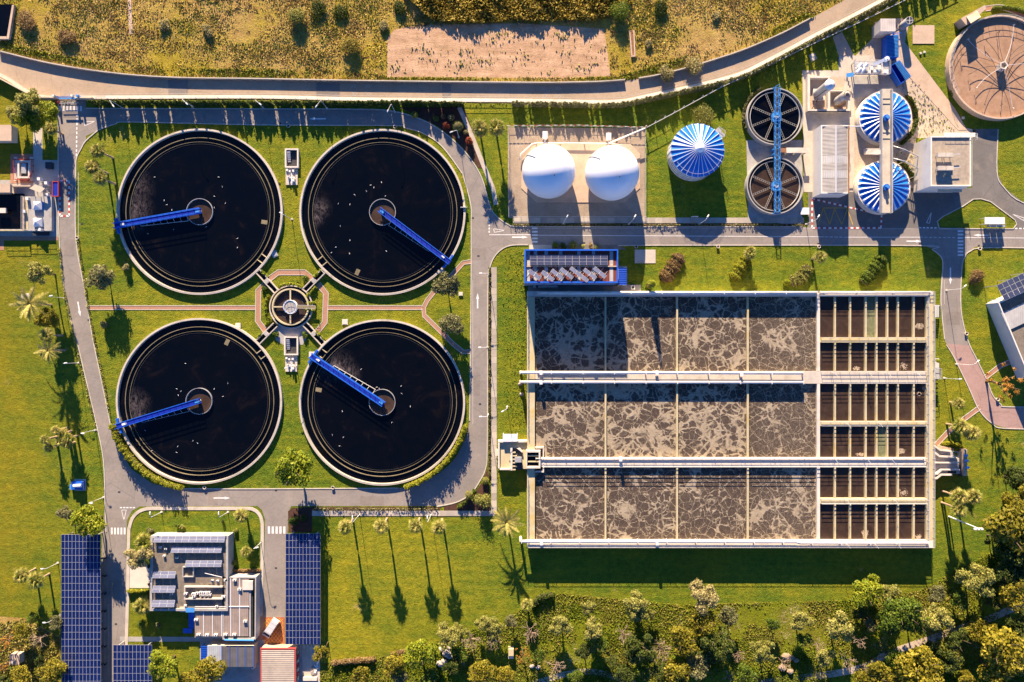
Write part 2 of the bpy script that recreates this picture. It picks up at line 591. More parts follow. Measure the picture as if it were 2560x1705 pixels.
t = NT('gravel')
a = t.noise(0.16, 5, 0.7); b = t.noise(5.0, 4, 0.8)
f = t.math('ADD', t.math('MULTIPLY', a, 0.45), t.math('MULTIPLY', b, 0.55))
g = t.ramp(f, [(0.34, (0.20, 0.15, 0.105)), (0.5, (0.34, 0.265, 0.19)), (0.66, (0.48, 0.39, 0.29))])
t.bump(b, 0.8, 0.08)
t.out(g, 0.95, 0, 0.1)
t = NT('gravel_pale')
a = t.noise(0.2, 5, 0.7); b = t.noise(4.0, 4, 0.8)
f = t.math('ADD', t.math('MULTIPLY', a, 0.45), t.math('MULTIPLY', b, 0.55))
g = t.ramp(f, [(0.34, (0.28, 0.21, 0.15)), (0.5, (0.50, 0.40, 0.29)), (0.66, (0.64, 0.53, 0.40))])
g = t.mix(t.range(t.noise(0.5, 6, 0.75), 0.64, 0.7), g, (0.10, 0.12, 0.03))
t.bump(b, 0.8, 0.08)
t.out(g, 0.95, 0, 0.1)

t = NT('brick_paving')
bt = t.n('ShaderNodeTexBrick')
t.set(bt.inputs['Vector'], t.pos)
bt.inputs['Scale'].default_value = 2.4
t.set(bt.inputs['Color1'], (0.36, 0.165, 0.10)); t.set(bt.inputs['Color2'], (0.50, 0.26, 0.17)); t.set(bt.inputs['Mortar'], (0.24, 0.15, 0.10))
g = t.mix(t.range(t.noise(0.4, 5, 0.7), 0.4, 0.75, 0, 0.6), bt.outputs['Color'], (0.33, 0.22, 0.14))
t.bump(bt.outputs['Fac'], -0.4, 0.02)
t.out(g, 0.9, 0, 0.15)

# -- liquids
t = NT('clarifier_water')
n = t.noise(0.18, 5, 0.65, dist=1.2)
g = t.ramp(n, [(0.38, (0.0012, 0.0018, 0.0032)), (0.58, (0.0022, 0.0024, 0.0034)), (0.75, (0.0085, 0.0058, 0.005))])
t.bump(t.noise(1.5, 3, 0.6), 0.06, 0.02)
t.out(g, 0.06, 0, 0.25)


def scummed_water(name, pts):
    """Clarifier surface with a pale scum fan gathered near given world points (x, y, radius)."""
    t = NT(name)
    n = t.noise(0.18, 5, 0.65, dist=1.2)
    g = t.ramp(n, [(0.38, (0.0012, 0.0018, 0.0032)), (0.58, (0.0022, 0.0024, 0.0034)), (0.75, (0.0085, 0.0058, 0.005))])
    fl = t.noise(1.6, 6, 0.8, t.mapv((1, 0.45, 1)), dist=0.8)
    m = None
    for x, y, r in pts:
        d = t.n('ShaderNodeVectorMath', operation='DISTANCE')
        t.set(d.inputs[0], t.pos); d.inputs[1].default_value = (x, y, 0.3)
        k = t.range(d.outputs['Value'], r, r * 0.1)
        m = k if m is None else t.math('MAXIMUM', m, k)
    spots = t.range(t.noise(3.5, 3, 0.6), 0.70, 0.74)
    fo = t.math('MULTIPLY', t.math('POWER', m, 1.6), t.range(fl, 0.42, 0.85))
    fo = t.math('ADD', fo, t.math('MULTIPLY', t.math('MULTIPLY', m, spots), 0.8), clamp=True)
    g = t.mix(fo, g, (0.26, 0.21, 0.20))
    t.set(t.b.inputs['Roughness'], t.mixn(fo, 0.06, 0.7))
    t.bump(t.noise(1.5, 3, 0.6), 0.06, 0.02)
    r = t.b.inputs['Roughness'].links[0].from_socket
    return t.out(g, r, 0, 0.25)


t = NT('sludge_water')
n = t.noise(0.35, 5, 0.7, dist=1.0)
g = t.ramp(n, [(0.3, (0.03, 0.0185, 0.012)), (0.5, (0.046, 0.028, 0.0185)), (0.7, (0.066, 0.042, 0.028))])
t.bump(t.noise(1.2, 3, 0.6), 0.12, 0.03)
t.out(g, 0.3, 0, 0.3)
t = NT('algae_water')
n = t.noise(0.8, 5, 0.7, dist=1.0)
g = t.ramp(n, [(0.3, (0.10, 0.10, 0.055)), (0.5, (0.16, 0.17, 0.085)), (0.7, (0.24, 0.22, 0.12))])
t.out(g, 0.6, 0, 0.3)
t = NT('scum')
n = t.noise(2.2, 6, 0.8)
g = t.ramp(n, [(0.35, (0.16, 0.11, 0.075)), (0.5, (0.36, 0.28, 0.20)), (0.65, (0.55, 0.46, 0.36))])
t.bump(n, 0.6, 0.08)
t.out(g, 0.9, 0, 0.2)

t = NT('aeration_foam')
oi = t.n('ShaderNodeObjectInfo').outputs['Random']
w1 = t.mix(1.1, t.pos, t.noise(0.3, 5, 0.66, color=True), 'LINEAR_LIGHT')
w2 = t.mix(0.5, t.pos, t.noise(0.7, 5, 0.7, color=True), 'LINEAR_LIGHT')
w3 = t.mix(0.3, t.pos, t.noise(1.5, 4, 0.7, color=True), 'LINEAR_LIGHT')
grain = t.noise(4.5, 5, 0.8); ruffle = t.noise(0.9, 6, 0.78, dist=1.2)
lf = t.noise(0.12, 5, 0.62, dist=1.4)
c1 = t.vor(0.25, 'DISTANCE_TO_EDGE', w1); c2 = t.vor(0.5, 'DISTANCE_TO_EDGE', w2); c3 = t.vor(1.0, 'DISTANCE_TO_EDGE', w3); c4 = t.vor(2.6, 'DISTANCE_TO_EDGE', w3)
jit = t.math('MULTIPLY', t.math('SUBTRACT', grain, 0.5), 0.06)
east = t.range(t.sep()[0], 56, 66)
lean = t.math('ADD', lf, t.math('ADD', t.math('MULTIPLY', t.math('SUBTRACT', ruffle, 0.5), 0.25), t.math('MULTIPLY', t.math('SUBTRACT', oi, 0.5), 0.13)))
mass = t.range(lean, 0.50, 0.72)
wob = t.range(ruffle, 0.36, 0.74)
def web_(d, w, m, lo):
    ww = t.math('ADD', t.math('ADD', lo, t.math('MULTIPLY', wob, w)), t.math('MULTIPLY', mass, m))
    return t.range(t.math('ADD', d, jit), ww, t.math('MULTIPLY', ww, 0.35))
e1 = web_(c1, 0.035, 0.26, 0.006)
e2 = t.math('MULTIPLY', web_(c2, 0.045, 0.30, 0.008), t.range(t.noise(0.2, 4, 0.7), 0.3, 0.5, 0.45, 1.0))
e3 = t.math('MULTIPLY', web_(c3, 0.05, 0.10, 0.002), t.range(t.math('ADD', t.noise(0.33, 4, 0.7), t.math('MULTIPLY', east, 0.12)), 0.44, 0.66, 0.05, 0.75))
e4 = t.math('MULTIPLY', t.range(c4, 0.10, 0.0), t.math('ADD', t.range(t.noise(0.5, 4, 0.7), 0.45, 0.68, 0.05, 0.35), t.math('MULTIPLY', east, 0.3)))
fo = t.math('MAXIMUM', t.math('MAXIMUM', e1, e2), t.math('MAXIMUM', e3, e4))
smear = t.math('MULTIPLY', t.range(t.noise(0.5, 6, 0.78, dist=1.6), 0.5, 0.85), 0.4)
fo = t.math('MAXIMUM', fo, smear)
dark = t.ramp(t.noise(2.4, 5, 0.75), [(0.3, (0.036, 0.024, 0.018)), (0.5, (0.062, 0.043, 0.033)), (0.7, (0.095, 0.069, 0.053))])
pale = t.ramp(t.math('ADD', t.math('MULTIPLY', grain, 0.5), t.math('MULTIPLY', ruffle, 0.5)), [(0.3, (0.18, 0.135, 0.085)), (0.5, (0.32, 0.255, 0.17)), (0.68, (0.52, 0.435, 0.32))])
t.bump(t.math('ADD', fo, t.math('MULTIPLY', t.math('ADD', grain, ruffle), 0.35)), 0.6, 0.12)
t.out(t.mix(fo, dark, pale), 0.8, 0, 0.2)

# -- solar cells
def pv(name, c, c2, rough):
    t = NT(name)
    tc = t.n('ShaderNodeTexCoord').outputs['Object']
    q = t.sep(tc)
    gx = t.range(t.math('PINGPONG', q[0], 0.08), 0.003, 0.012)
    gy = t.range(t.math('PINGPONG', q[1], 0.08), 0.003, 0.012)
    cell = t.math('MULTIPLY', gx, gy)
    oi = t.n('ShaderNodeObjectInfo').outputs['Random']
    cc = t.mix(oi, c, c2)
    cc = t.mix(t.math('MULTIPLY', t.noise(0.25, 5, 0.7), 0.4), cc, sc(c2, 1.4))
    cc = t.mix(t.math('MULTIPLY', t.math('SUBTRACT', 1.0, cell), 0.3), cc, (0.05, 0.07, 0.15))
    return t.out(cc, rough, 0, 0.5)


pv('pv_blue', (0.0018, 0.008, 0.055), (0.0045, 0.013, 0.08), 0.16)
pv('pv_mid', (0.03, 0.036, 0.07), (0.045, 0.052, 0.095), 0.25)
pv('pv_pale', (0.085, 0.095, 0.15), (0.12, 0.13, 0.185), 0.3)  # paler cell colour for the tilted panels
plain('alloy', (0.62, 0.61, 0.60), 0.4, 0.06, 2.0, metal=0.2)

ribbed('roof_red', (0.20, 0.055, 0.035), 0, 0.5, 0.6, 0.6)
ribbed('roof_translucent', (0.52, 0.50, 0.46), 0, 0.5, 0.5, 0.5)
ribbed('roof_blue', (0.006, 0.06, 0.42), 1, 0.45, 0.6, 0.45)
ribbed('roof_taupe', (0.34, 0.265, 0.215), 0, 0.42, 0.6, 0.6)
ribbed('roof_cream', (0.55, 0.46, 0.37), 1, 0.5, 0.4, 0.55)
ribbed('roof_slate', (0.13, 0.125, 0.13), 0, 0.42, 0.5, 0.55)
ribbed('roof_zinc', (0.40, 0.43, 0.47), 0, 0.5, 0.4, 0.4)
ribbed('roof_hall', (0.40, 0.37, 0.33), 1, 0.32, 0.6, 0.5, c2=(0.30, 0.27, 0.24))
ribbed('shed_white', (0.62, 0.55, 0.48), 0, 0.45, 0.4, 0.55)
ribbed('fibre_roof_blue', (0.012, 0.185, 0.66), 0, 9.0, 0.02, 0.33)
plain('fibre_white', (0.74, 0.75, 0.75), 0.35, 0.08, 1.0, spec=0.5)

# -- foliage
leafy('leaf_green', [(0.0, (0.0341, 0.07, 0.005)), (0.5, (0.1008, 0.154, 0.01)), (1.0, (0.2325, 0.266, 0.025))])
leafy('leaf_dark', [(0.0, (0.0217, 0.042, 0.005)), (0.5, (0.062, 0.0868, 0.01)), (1.0, (0.1473, 0.161, 0.022))])
leafy('leaf_lime', [(0.0, (0.093, 0.14, 0.005)), (0.5, (0.2402, 0.28, 0.012)), (1.0, (0.465, 0.434, 0.03))])
leafy('leaf_pale', [(0.0, (0.124, 0.14, 0.022)), (0.5, (0.279, 0.273, 0.055)), (1.0, (0.5115, 0.448, 0.12))])
leafy('leaf_olive', [(0.0, (0.0775, 0.084, 0.028)), (0.5, (0.186, 0.182, 0.065)), (1.0, (0.372, 0.329, 0.14))])
leafy('leaf_yellow', [(0.0, (0.08, 0.08, 0.005)), (0.5, (0.225, 0.195, 0.011)), (1.0, (0.45, 0.36, 0.03))])
leafy('leaf_orange', [(0.0, (0.186, 0.091, 0.012)), (0.5, (0.4185, 0.203, 0.03)), (1.0, (0.6975, 0.364, 0.07))])
leafy('leaf_straw', [(0.0, (0.16, 0.135, 0.04)), (0.5, (0.36, 0.30, 0.11)), (1.0, (0.58, 0.49, 0.22))])
leafy('leaf_rust', [(0.0, (0.12, 0.075, 0.025)), (0.5, (0.26, 0.165, 0.06)), (1.0, (0.44, 0.30, 0.13))])
leafy('leaf_red', [(0.0, (0.093, 0.0168, 0.008)), (0.5, (0.217, 0.042, 0.018)), (1.0, (0.372, 0.098, 0.03))])
leafy('leaf_hedge', [(0.0, (0.10, 0.125, 0.005)), (0.5, (0.26, 0.265, 0.012)), (1.0, (0.48, 0.42, 0.026))])
leafy('scrub_leaf', [(0.0, (0.17, 0.155, 0.014)), (0.4, (0.38, 0.30, 0.045)), (0.7, (0.60, 0.43, 0.13)), (1.0, (0.78, 0.58, 0.28))], trans=0.2)
leafy('under_leaf', [(0.0, (0.05, 0.07, 0.006)), (0.5, (0.15, 0.15, 0.014)), (0.8, (0.26, 0.22, 0.035)), (1.0, (0.40, 0.31, 0.11))], trans=0.25)
leafy('weed_leaf', [(0.0, (0.05425, 0.091, 0.003)), (0.5, (0.1473, 0.189, 0.006)), (1.0, (0.31, 0.308, 0.015))], trans=0.25)
leafy('reed_gold', [(0.0, (0.12, 0.10, 0.012)), (0.5, (0.33, 0.255, 0.035)), (1.0, (0.58, 0.44, 0.10))], trans=0.3)
leafy('frond_green', [(0.0, (0.093, 0.119, 0.012)), (0.5, (0.2325, 0.252, 0.03)), (1.0, (0.465, 0.42, 0.085))], trans=0.25)
leafy('frond_pale', [(0.0, (0.186, 0.182, 0.03)), (0.5, (0.403, 0.35, 0.08)), (1.0, (0.682, 0.574, 0.18))], trans=0.25)
leafy('frond_dead', [(0.0, (0.1395, 0.077, 0.025)), (0.5, (0.31, 0.182, 0.065)), (1.0, (0.496, 0.322, 0.13))], trans=0.15)

# ---------------------------------------------------------------- the ground, roads and pavements
g = MB()
g.sheet([(-1500, -1500), (1500, -1500), (1500, 1500), (-1500, 1500)], 0.0)
struct('ground', g, 'scrub_soil')

ROAD_TOP = [(-260, 60), (-120, 95), (0, 129), (137, 162), (288, 185), (439, 196), (640, 199), (914, 204), (1280, 208), (1417, 208), (1546, 203), (1664, 185), (1828, 137), (1920, 100), (1975, 74), (2112, 0), (2300, -105)]
ROAD_BOT = [(-260, 120), (-120, 152), (0, 192), (96, 244), (238, 248), (640, 247), (914, 253), (1280, 256), (1417, 258), (1540, 259), (1636, 241), (1828, 197), (1920, 156), (2040, 92), (2216, 0), (2400, -105)]
RT, RB = cr(ROAD_TOP, 5), cr(ROAD_BOT, 5)
WOOD_EDGE = [(800, 1650), (829, 1656), (941, 1645), (977, 1634), (1079, 1609), (1170, 1575), (1270, 1549), (1320, 1505), (1380, 1480), (1500, 1492), (1700, 1510), (1900, 1505), (2100, 1500), (2300, 1475), (2400, 1420), (2470, 1385), (2560, 1345), (2760, 1290)]
g = MB()
lawn = offset_line(RB, 3)[3:] + [(2760, -105)] + WOOD_EDGE[::-1] + [(800, 1705), (800, 1800), (150, 1800), (150, 1590), (60, 1545), (-300, 1520), (-300, 160)]
g.sheet([P(*p)[:2] for p in lawn], 0.004)
struct('lawn', g, 'lawn_grass')
g = MB()
wood = WOOD_EDGE + [(2760, 1900), (700, 1900), (700, 1800), (800, 1800)]
g.sheet([P(*p)[:2] for p in wood], 0.003)
struct('woodland_ground', g, 'woodland_soil')
g = MB()
g.sheet([P(*p)[:2] for p in [(968, 96), (985, 75), (1040, 62), (1300, 58), (1510, 72), (1520, 140), (1526, 190), (1400, 196), (1200, 194), (968, 193)]], 0.004)
struct('bare_field', g, 'bare_earth')

g = MB(); strip(g, RT, offset_line(RB, -9), 0.012, 90)
outer = struct('outer_road', g, 'asphalt_outer')
g = MB()
for z, ea, eb in [
    (0.012, [(146, 250), (146, 430), (148, 580), (150, 640), (156, 690), (175, 792), (192, 850), (216, 951), (241, 1058)],
            [(215, 250), (215, 352), (203, 372), (192, 395), (190, 430), (190, 594), (208, 704), (219, 767), (233, 850), (249, 927), (267, 1014), (277, 1064)]),
    (0.016, cr([(215, 271), (640, 272), (900, 273), (983, 278), (1046, 296), (1090, 318), (1134, 351), (1175, 395), (1202, 440)], 4),
            cr([(215, 340), (247, 325), (288, 310), (329, 305), (640, 312), (983, 314), (1010, 319), (1060, 334), (1106, 367), (1153, 432)], 4)),
    (0.020, [(640, 1223), (996, 1221)], [(640, 1265), (1092, 1265)]),
    (0.012, cr([(996, 1221), (1050, 1207), (1090, 1187), (1125, 1160), (1145, 1133), (1166, 1088), (1174, 1050)], 4),
            cr([(1092, 1265), (1140, 1255), (1175, 1234), (1200, 1200), (1213, 1171), (1217, 1124), (1217, 1080)], 4)),
    (0.016, [(1174, 1052), (1176, 900), (1178, 697)], [(1217, 1082), (1218, 900), (1219, 697)]),
    (0.012, [(1300, 567), (2300, 568), (2700, 575)], [(1300, 612), (2300, 614), (2700, 621)]),
]: strip(g, ea, eb, z, 60)
g.sheet([P(*p)[:2] for p in [(241, 1056), (259, 1151), (263, 1261), (256, 1338), (252, 1560), (246, 1900), (312, 1900), (314, 1600), (316, 1330), (318, 1300), (330, 1277), (350, 1266), (642, 1265), (642, 1223), (440, 1222), (381, 1209), (329, 1173), (290, 1110), (277, 1062)]], 0.016)
NEJ = [(1178, 700), (1178, 567), (1177, 512), (1158, 440), (1151, 428), (1196, 428), (1205, 446), (1224, 512), (1238, 537), (1270, 561), (1302, 567), (1302, 612), (1280, 612), (1255, 622), (1235, 642), (1224, 668), (1219, 700)]
g.sheet([P(*p)[:2] for p in NEJ], 0.020)
g.sheet([P(*p)[:2] for p in [(640, 1262), (730, 1262), (721, 1280), (716, 1400), (712, 1613), (655, 1613), (660, 1400), (663, 1300), (655, 1275)]], 0.024)
SR_L = cr([(2296, 608), (2330, 622), (2352, 640), (2358, 660), (2355, 704), (2353, 759), (2362, 850), (2370, 862), (2386, 894), (2422, 968), (2449, 1025), (2482, 1058), (2515, 1069), (2560, 1071), (2700, 1071)], 4)
SR_R = cr([(2450, 610), (2425, 626), (2410, 642), (2403, 672), (2401, 773), (2418, 850), (2441, 899), (2466, 951), (2480, 987), (2501, 1012), (2523, 1018), (2560, 1019), (2700, 1019)], 4)
strip(g, SR_L, SR_R, 0.016, 80)
road = struct('service_road', g, 'asphalt')
g = MB()
g.sheet([P(*p)[:2] for p in [(2285, 470), (2430, 470), (2432, 323), (2495, 322), (2492, 430), (2509, 468), (2560, 508), (2700, 540), (2700, 574), (2533, 572), (2541, 561), (2537, 550), (2476, 504), (2452, 497), (2433, 498), (2408, 515), (2358, 541), (2343, 553), (2348, 572), (2285, 570)]], 0.020)
g.sheet([P(*p)[:2] for p in [(2020, 470), (2286, 470), (2286, 570), (2020, 568)]], 0.022)
g.sheet([P(*p)[:2] for p in [(1545, 612), (1563, 622), (1568, 624), (1323, 624), (1323, 612)]], 0.014)
struct('paved_yard', g, 'asphalt_yard')

g = MB(); strip(g, [p for p in SR_L if p[1] > 858], [p for p in SR_R if p[1] > 856], 0.022, 60)
struct('track_road', g, 'asphalt_track')

# kerbs
for line, w, m in [
    (cr([(146, 250), (146, 430), (148, 580), (156, 690), (175, 792), (192, 850), (216, 951), (241, 1058), (259, 1151), (263, 1261), (266, 1330)], 4), 2.2, 'kerb_stone'),
    (cr([(246, 325), (215, 352), (203, 372), (192, 395), (190, 430), (190, 594), (208, 704), (219, 767), (233, 850), (249, 927), (267, 1014), (277, 1064)], 4), 2.2, 'kerb_stone'),
    (cr([(246, 325), (288, 310), (329, 305), (640, 312), (983, 314), (1010, 319), (1060, 334), (1106, 367), (1153, 430), (1158, 440), (1177, 512), (1178, 567), (1178, 697), (1176, 900), (1174, 1052)], 4), 2.2, 'kerb_stone'),
    (cr([(215, 271), (640, 272), (900, 273), (983, 278), (1046, 296), (1090, 318), (1134, 351), (1175, 395), (1205, 446), (1224, 512), (1238, 537), (1270, 561), (1302, 566), (1500, 567), (1990, 567)], 4), 2.2, 'kerb_stone'),
    (cr([(438, 1221), (640, 1222), (996, 1220)], 4), 2.2, 'kerb_stone'),
    (cr([(1092, 1266), (1140, 1256), (1176, 1235), (1201, 1200), (1214, 1171), (1218, 1124), (1219, 900), (1220, 700), (1225, 668), (1236, 642), (1256, 622), (1281, 613), (1320, 612)], 4), 2.2, 'kerb_stone'),
    (cr([(1545, 614), (1700, 613), (2296, 614), (2330, 624), (2352, 642), (2357, 662), (2354, 704), (2352, 759), (2361, 848)], 4), 2.2, 'kerb_stone'),
    (cr([(2700, 622), (2470, 619), (2425, 628), (2411, 644), (2404, 674), (2402, 773), (2419, 850), (2442, 899), (2467, 951), (2481, 987), (2502, 1011), (2523, 1017), (2700, 1017)], 4), 2.2, 'kerb_stone'),
    (cr([(2366, 862), (2385, 894), (2421, 968), (2448, 1026), (2481, 1059), (2515, 1071), (2700, 1073)], 4), 2.2, 'kerb_stone'),
    ([(2348, 572), (2343, 553), (2358, 541), (2408, 515), (2433, 498), (2452, 497), (2476, 504), (2537, 550), (2541, 561), (2533, 572), (2348, 572)], 2.0, 'kerb_stone'),
    (cr([(2495, 323), (2492, 430), (2509, 468), (2560, 508), (2700, 540)], 4), 2.0, 'kerb_stone'),
]:
    k = MB(); wallstrip(k, line, w, 0.0, 0.13); struct('kerb', k, m)

# paths, pavements, pads
def flat(name, pts, m, z=0.03, base=0.0):
    k = MB(); k.pprism(pts, base, z); return struct(name, k, m)


def path(name, line, w, m, z=0.03, edge=True):
    k = MB(); wallstrip(k, line, w, 0.0, z); o = struct(name, k, m)
    if edge:
        for s in (-1, 1):
            e = MB(); wallstrip(e, offset_line(line, s * (w / 2 + 0.9)), 1.6, 0.0, z + 0.05)
            e.build('path_edging', 'kerb_stone', o)
    return o


path('brick_path', [(219, 769), (640, 769)], 8, 'brick_paving')
path('brick_path', [(818, 769), (1057, 769)], 8, 'brick_paving')
path('brick_path', [(1059, 769), (1068, 751), (1090, 723), (1128, 690), (1158, 657), (1177, 654)], 8, 'brick_paving', 0.034)
path('brick_path', [(1059, 770), (1061, 789), (1106, 833), (1133, 860), (1158, 880), (1175, 879)], 8, 'brick_paving', 0.038)
path('brick_path', [(674, 697), (696, 681), (762, 681), (789, 704)], 11, 'brick_paving', 0.034)
path('brick_path', [(795, 709), (815, 734), (812, 806), (794, 828)], 11, 'brick_paving', 0.034)
path('brick_path', [(662, 711), (646, 726), (645, 803), (664, 828)], 11, 'brick_paving', 0.042)
path('brick_path', [(2340, 1112), (2372, 1078), (2412, 1046), (2450, 1018)], 9, 'brick_paving', 0.03)
path('brick_path', [(2462, 945), (2500, 915), (2570, 885)], 9, 'brick_paving', 0.03)
flat('brick_path', [(0, 590), (145, 592), (145, 601), (0, 601)], 'brick_paving')
flat('brick_path', [(0, 601), (10, 601), (10, 625), (0, 625)], 'brick_paving', 0.034)
flat('brick_terrace', [(570, 1428), (655, 1428), (655, 1442), (570, 1442)], 'brick_paving')
flat('brick_terrace', [(640, 1442), (658, 1442), (660, 1620), (640, 1620)], 'brick_paving', 0.034)
flat('paved_walk', [(300, 1592), (505, 1592), (505, 1604), (300, 1604)], 'concrete_grey', 0.04)
flat('paved_walk', [(505, 1592), (662, 1600), (662, 1900), (500, 1900), (500, 1604)], 'concrete_grey', 0.05)
path('pavement_edge', cr([(316, 1620), (319, 1500), (322, 1340), (324, 1318), (331, 1296), (344, 1281), (362, 1273), (385, 1271), (500, 1271), (612, 1271), (634, 1274), (648, 1285), (655, 1304), (656, 1330), (655, 1440), (652, 1540)], 5), 8, 'concrete', 0.12, False)
flat('forecourt', [(324, 1412), (376, 1412), (376, 1470), (322, 1470)], 'concrete_pale')
flat('concrete_yard', [(755, 1613), (800, 1613), (800, 1800), (755, 1800)], 'concrete', 0.06)
flat('paved_walk', [(712, 1613), (756, 1613), (756, 1900), (712, 1900)], 'concrete_grey', 0.05)
flat('tile_court', [(660, 1543), (712, 1543), (712, 1613), (657, 1613)], 'tile_red', 0.045)
flat('gravel_compound', [(1270, 318), (1612, 321), (1612, 545), (1270, 545)], 'gravel')
flat('tank_plinth', [(1305, 400), (1330, 366), (1350, 357), (1575, 358), (1600, 385), (1600, 470), (1562, 506), (1340, 506), (1303, 470)], 'concrete_warm', 0.16)
flat('gravel_yard', [(2128, 150), (2215, 62), (2245, 62), (2292, 190), (2395, 315), (2440, 325), (2432, 345), (2290, 345), (2290, 475), (2125, 475), (2125, 350)], 'gravel_pale', 0.02)
flat('concrete_apron', [(2006, 176), (2135, 176), (2135, 480), (2010, 480)], 'concrete', 0.05)
flat('concrete_apron', [(1866, 350), (2006, 350), (2006, 568), (1870, 545)], 'concrete_grey', 0.04)
flat('concrete_apron', [(2097, 140), (2186, 138), (2190, 190), (2135, 215), (2097, 190)], 'concrete', 0.06)
flat('wash_pad', [(2135, 190), (2255, 190), (2260, 230), (2135, 245)], 'concrete_grey', 0.065)
flat('concrete_apron', [(2187, 55), (2250, 45), (2275, 50), (2262, 105), (2188, 150)], 'concrete_warm', 0.07)
flat('concrete_track', [(2245, 105), (2262, 105), (2390, 275), (2418, 325), (2395, 325), (2262, 180)], 'concrete_warm', 0.075)
flat('concrete_track', [(2082, 92), (2105, 80), (2136, 140), (2098, 142)], 'concrete_warm', 0.03)
flat('concrete_pad', [(2282, 63), (2336, 63), (2336, 109), (2282, 109)], 'concrete_warm', 0.15)
flat('concrete_pad', [(1587, 624), (1639, 624), (1639, 658), (1587, 658)], 'concrete', 0.12)
flat('concrete_pad', [(2022, 137), (2036, 132), (2043, 146), (2029, 154)], 'concrete', 0.15)
flat('concrete_pad', [(0, 450), (145, 450), (145, 600), (0, 600)], 'concrete_grey', 0.022)
flat('concrete_pad', [(83, 320), (106, 320), (106, 452), (83, 452)], 'concrete', 0.03)
flat('concrete_pad', [(106, 400), (145, 400), (145, 452), (106, 452)], 'concrete', 0.026)
flat('brick_terrace', [(26, 385), (83, 385), (83, 458), (26, 458)], 'brick_paving', 0.06)
flat('concrete_pad', [(1545, 665), (1567, 665), (1567, 712), (1602, 712), (1602, 728), (1320, 728), (1320, 706), (1545, 706)], 'concrete_grey', 0.05)
flat('concrete_pad', [(1323, 612), (1380, 612), (1380, 626), (1323, 626)], 'concrete', 0.05)

# slab pavements: every slab is a piece
slab_mesh = {}


def slabs(name, x0, y0, x1, y1, step, horiz, m):
    base = MB(); base.pprism([(x0, y0), (x1, y0), (x1, y1), (x0, y1)], 0.0, 0.09)
    o = struct(name, base, 'concrete_grey')
    n = round(((x1 - x0) if horiz else (y1 - y0)) / step)
    a, b = P(x0, y0), P(x1, y1)
    w, d = (b.x - a.x, a.y - b.y)
    L = (w if horiz else d) / n
    key = (round(w, 2), round(d, 2), n, m)
    k = MB()
    if horiz: k.box(-L / 2 + 0.02, L / 2 - 0.02, -d / 2 + 0.02, d / 2 - 0.02, 0.05, 0.115)
    else: k.box(-w / 2 + 0.02, w / 2 - 0.02, -L / 2 + 0.02, L / 2 - 0.02, 0.05, 0.115)
    me = k.mesh('paving_slab', m)
    for i in range(n):
        c = (a.x + L * (i + 0.5), (a.y + b.y) / 2, 0) if horiz else ((a.x + b.x) / 2, a.y - L * (i + 0.5), 0)
        place('paving_slab', me, o, (c[0], c[1], rnd.uniform(-0.006, 0.006)))
    return o


slabs('slab_pavement', 1283, 544, 2010, 558, 17, True, 'slab')
slabs('slab_pavement', 1228, 668, 1242, 1285, 17, False, 'slab')
slabs('slab_pavement', 780, 1277, 1236, 1290, 17, True, 'slab')
# the outer road's footway: slanted slabs along the parapet
foot = resample(offset_line(RB, -4.5), 122)
fb = MB(); wallstrip(fb, offset_line(RB, -4.5), 9, 0.0, 0.10)
fo = struct('outer_footway', fb, 'concrete')
for i in range(24, 121):
    a, b = P(*foot[i]), P(*foot[i + 1])
    k = MB(); d = (b - a); c = (a + b) / 2
    k.obox((0, 0), math.atan2(d.y, d.x), d.length - 0.05, 0.82, 0.06, 0.13)
    place('footway_slab', k.mesh('footway_slab', 'slab_pale'), fo, (c.x, c.y, 0))
# planted verge strips between pavements and kerbs
for a, b in (((1283, 559.5), (2010, 561)), ):
    flat('planting_strip', [(a[0], a[1]), (b[0], a[1]), (b[0], 565), (a[0], 565)], 'soil_dark', 0.06)
flat('planting_strip', [(1221, 668), (1227, 668), (1227, 1200), (1221, 1200)], 'soil_dark', 0.06)
flat('planting_strip', [(780, 1268), (1100, 1268), (1100, 1276), (780, 1276)], 'soil_dark', 0.06)
flat('garden_bed', [(1000, 268), (1160, 268), (1190, 350), (1207, 420), (1196, 420), (1176, 390), (1136, 347), (1092, 314), (1046, 292)], 'soil_dark', 0.05)
path('garden_walk', [(1148, 268), (1180, 340), (1200, 392), (1232, 470), (1240, 512)], 11, 'slab', 0.09, False)
flat('garden_bed', [(1110, 1266), (1150, 1258), (1182, 1238), (1206, 1205), (1219, 1170), (1226, 1276), (1110, 1276)], 'soil_dark', 0.05)
flat('garden_bed', [(720, 1278), (732, 1270), (780, 1268), (780, 1330), (722, 1330)], 'soil_dark', 0.05)
path('field_culvert', [(322, -60), (325, 30), (328, 86)], 9, 'concrete_warm', 0.10, False)
path('forest_track', cr([(1700, 1760), (1920, 1705), (2030, 1692), (2153, 1670), (2222, 1634), (2331, 1596), (2400, 1571), (2468, 1549), (2537, 1519), (2700, 1450)], 4), 17, 'gravel_pale', 0.02, False)
path('forest_track', cr([(1300, 1720), (1440, 1680), (1530, 1690), (1640, 1730)], 4), 14, 'gravel_pale', 0.02, False)

# ---------------------------------------------------------------- road markings (each a piece of its road)
def mark(pts, m='paint_white', parent=road, name='road_marking', z=0.032):
    k = MB(); k.sheet([P(*p)[:2] for p in pts], z); return k.build(name, m, parent)


def dashes(a, b, n, w, duty=0.5, **kw):
    a, b = Vector(a), Vector(b)
    d = (b - a).normalized(); q = Vector((-d.y, d.x)) * w / 2
    L = (b - a).length / n
    for i in range(n):
        p = a + d * L * i; e = p + d * L * duty
        mark([p - q, e - q, e + q, p + q], name='lane_dash', **kw)


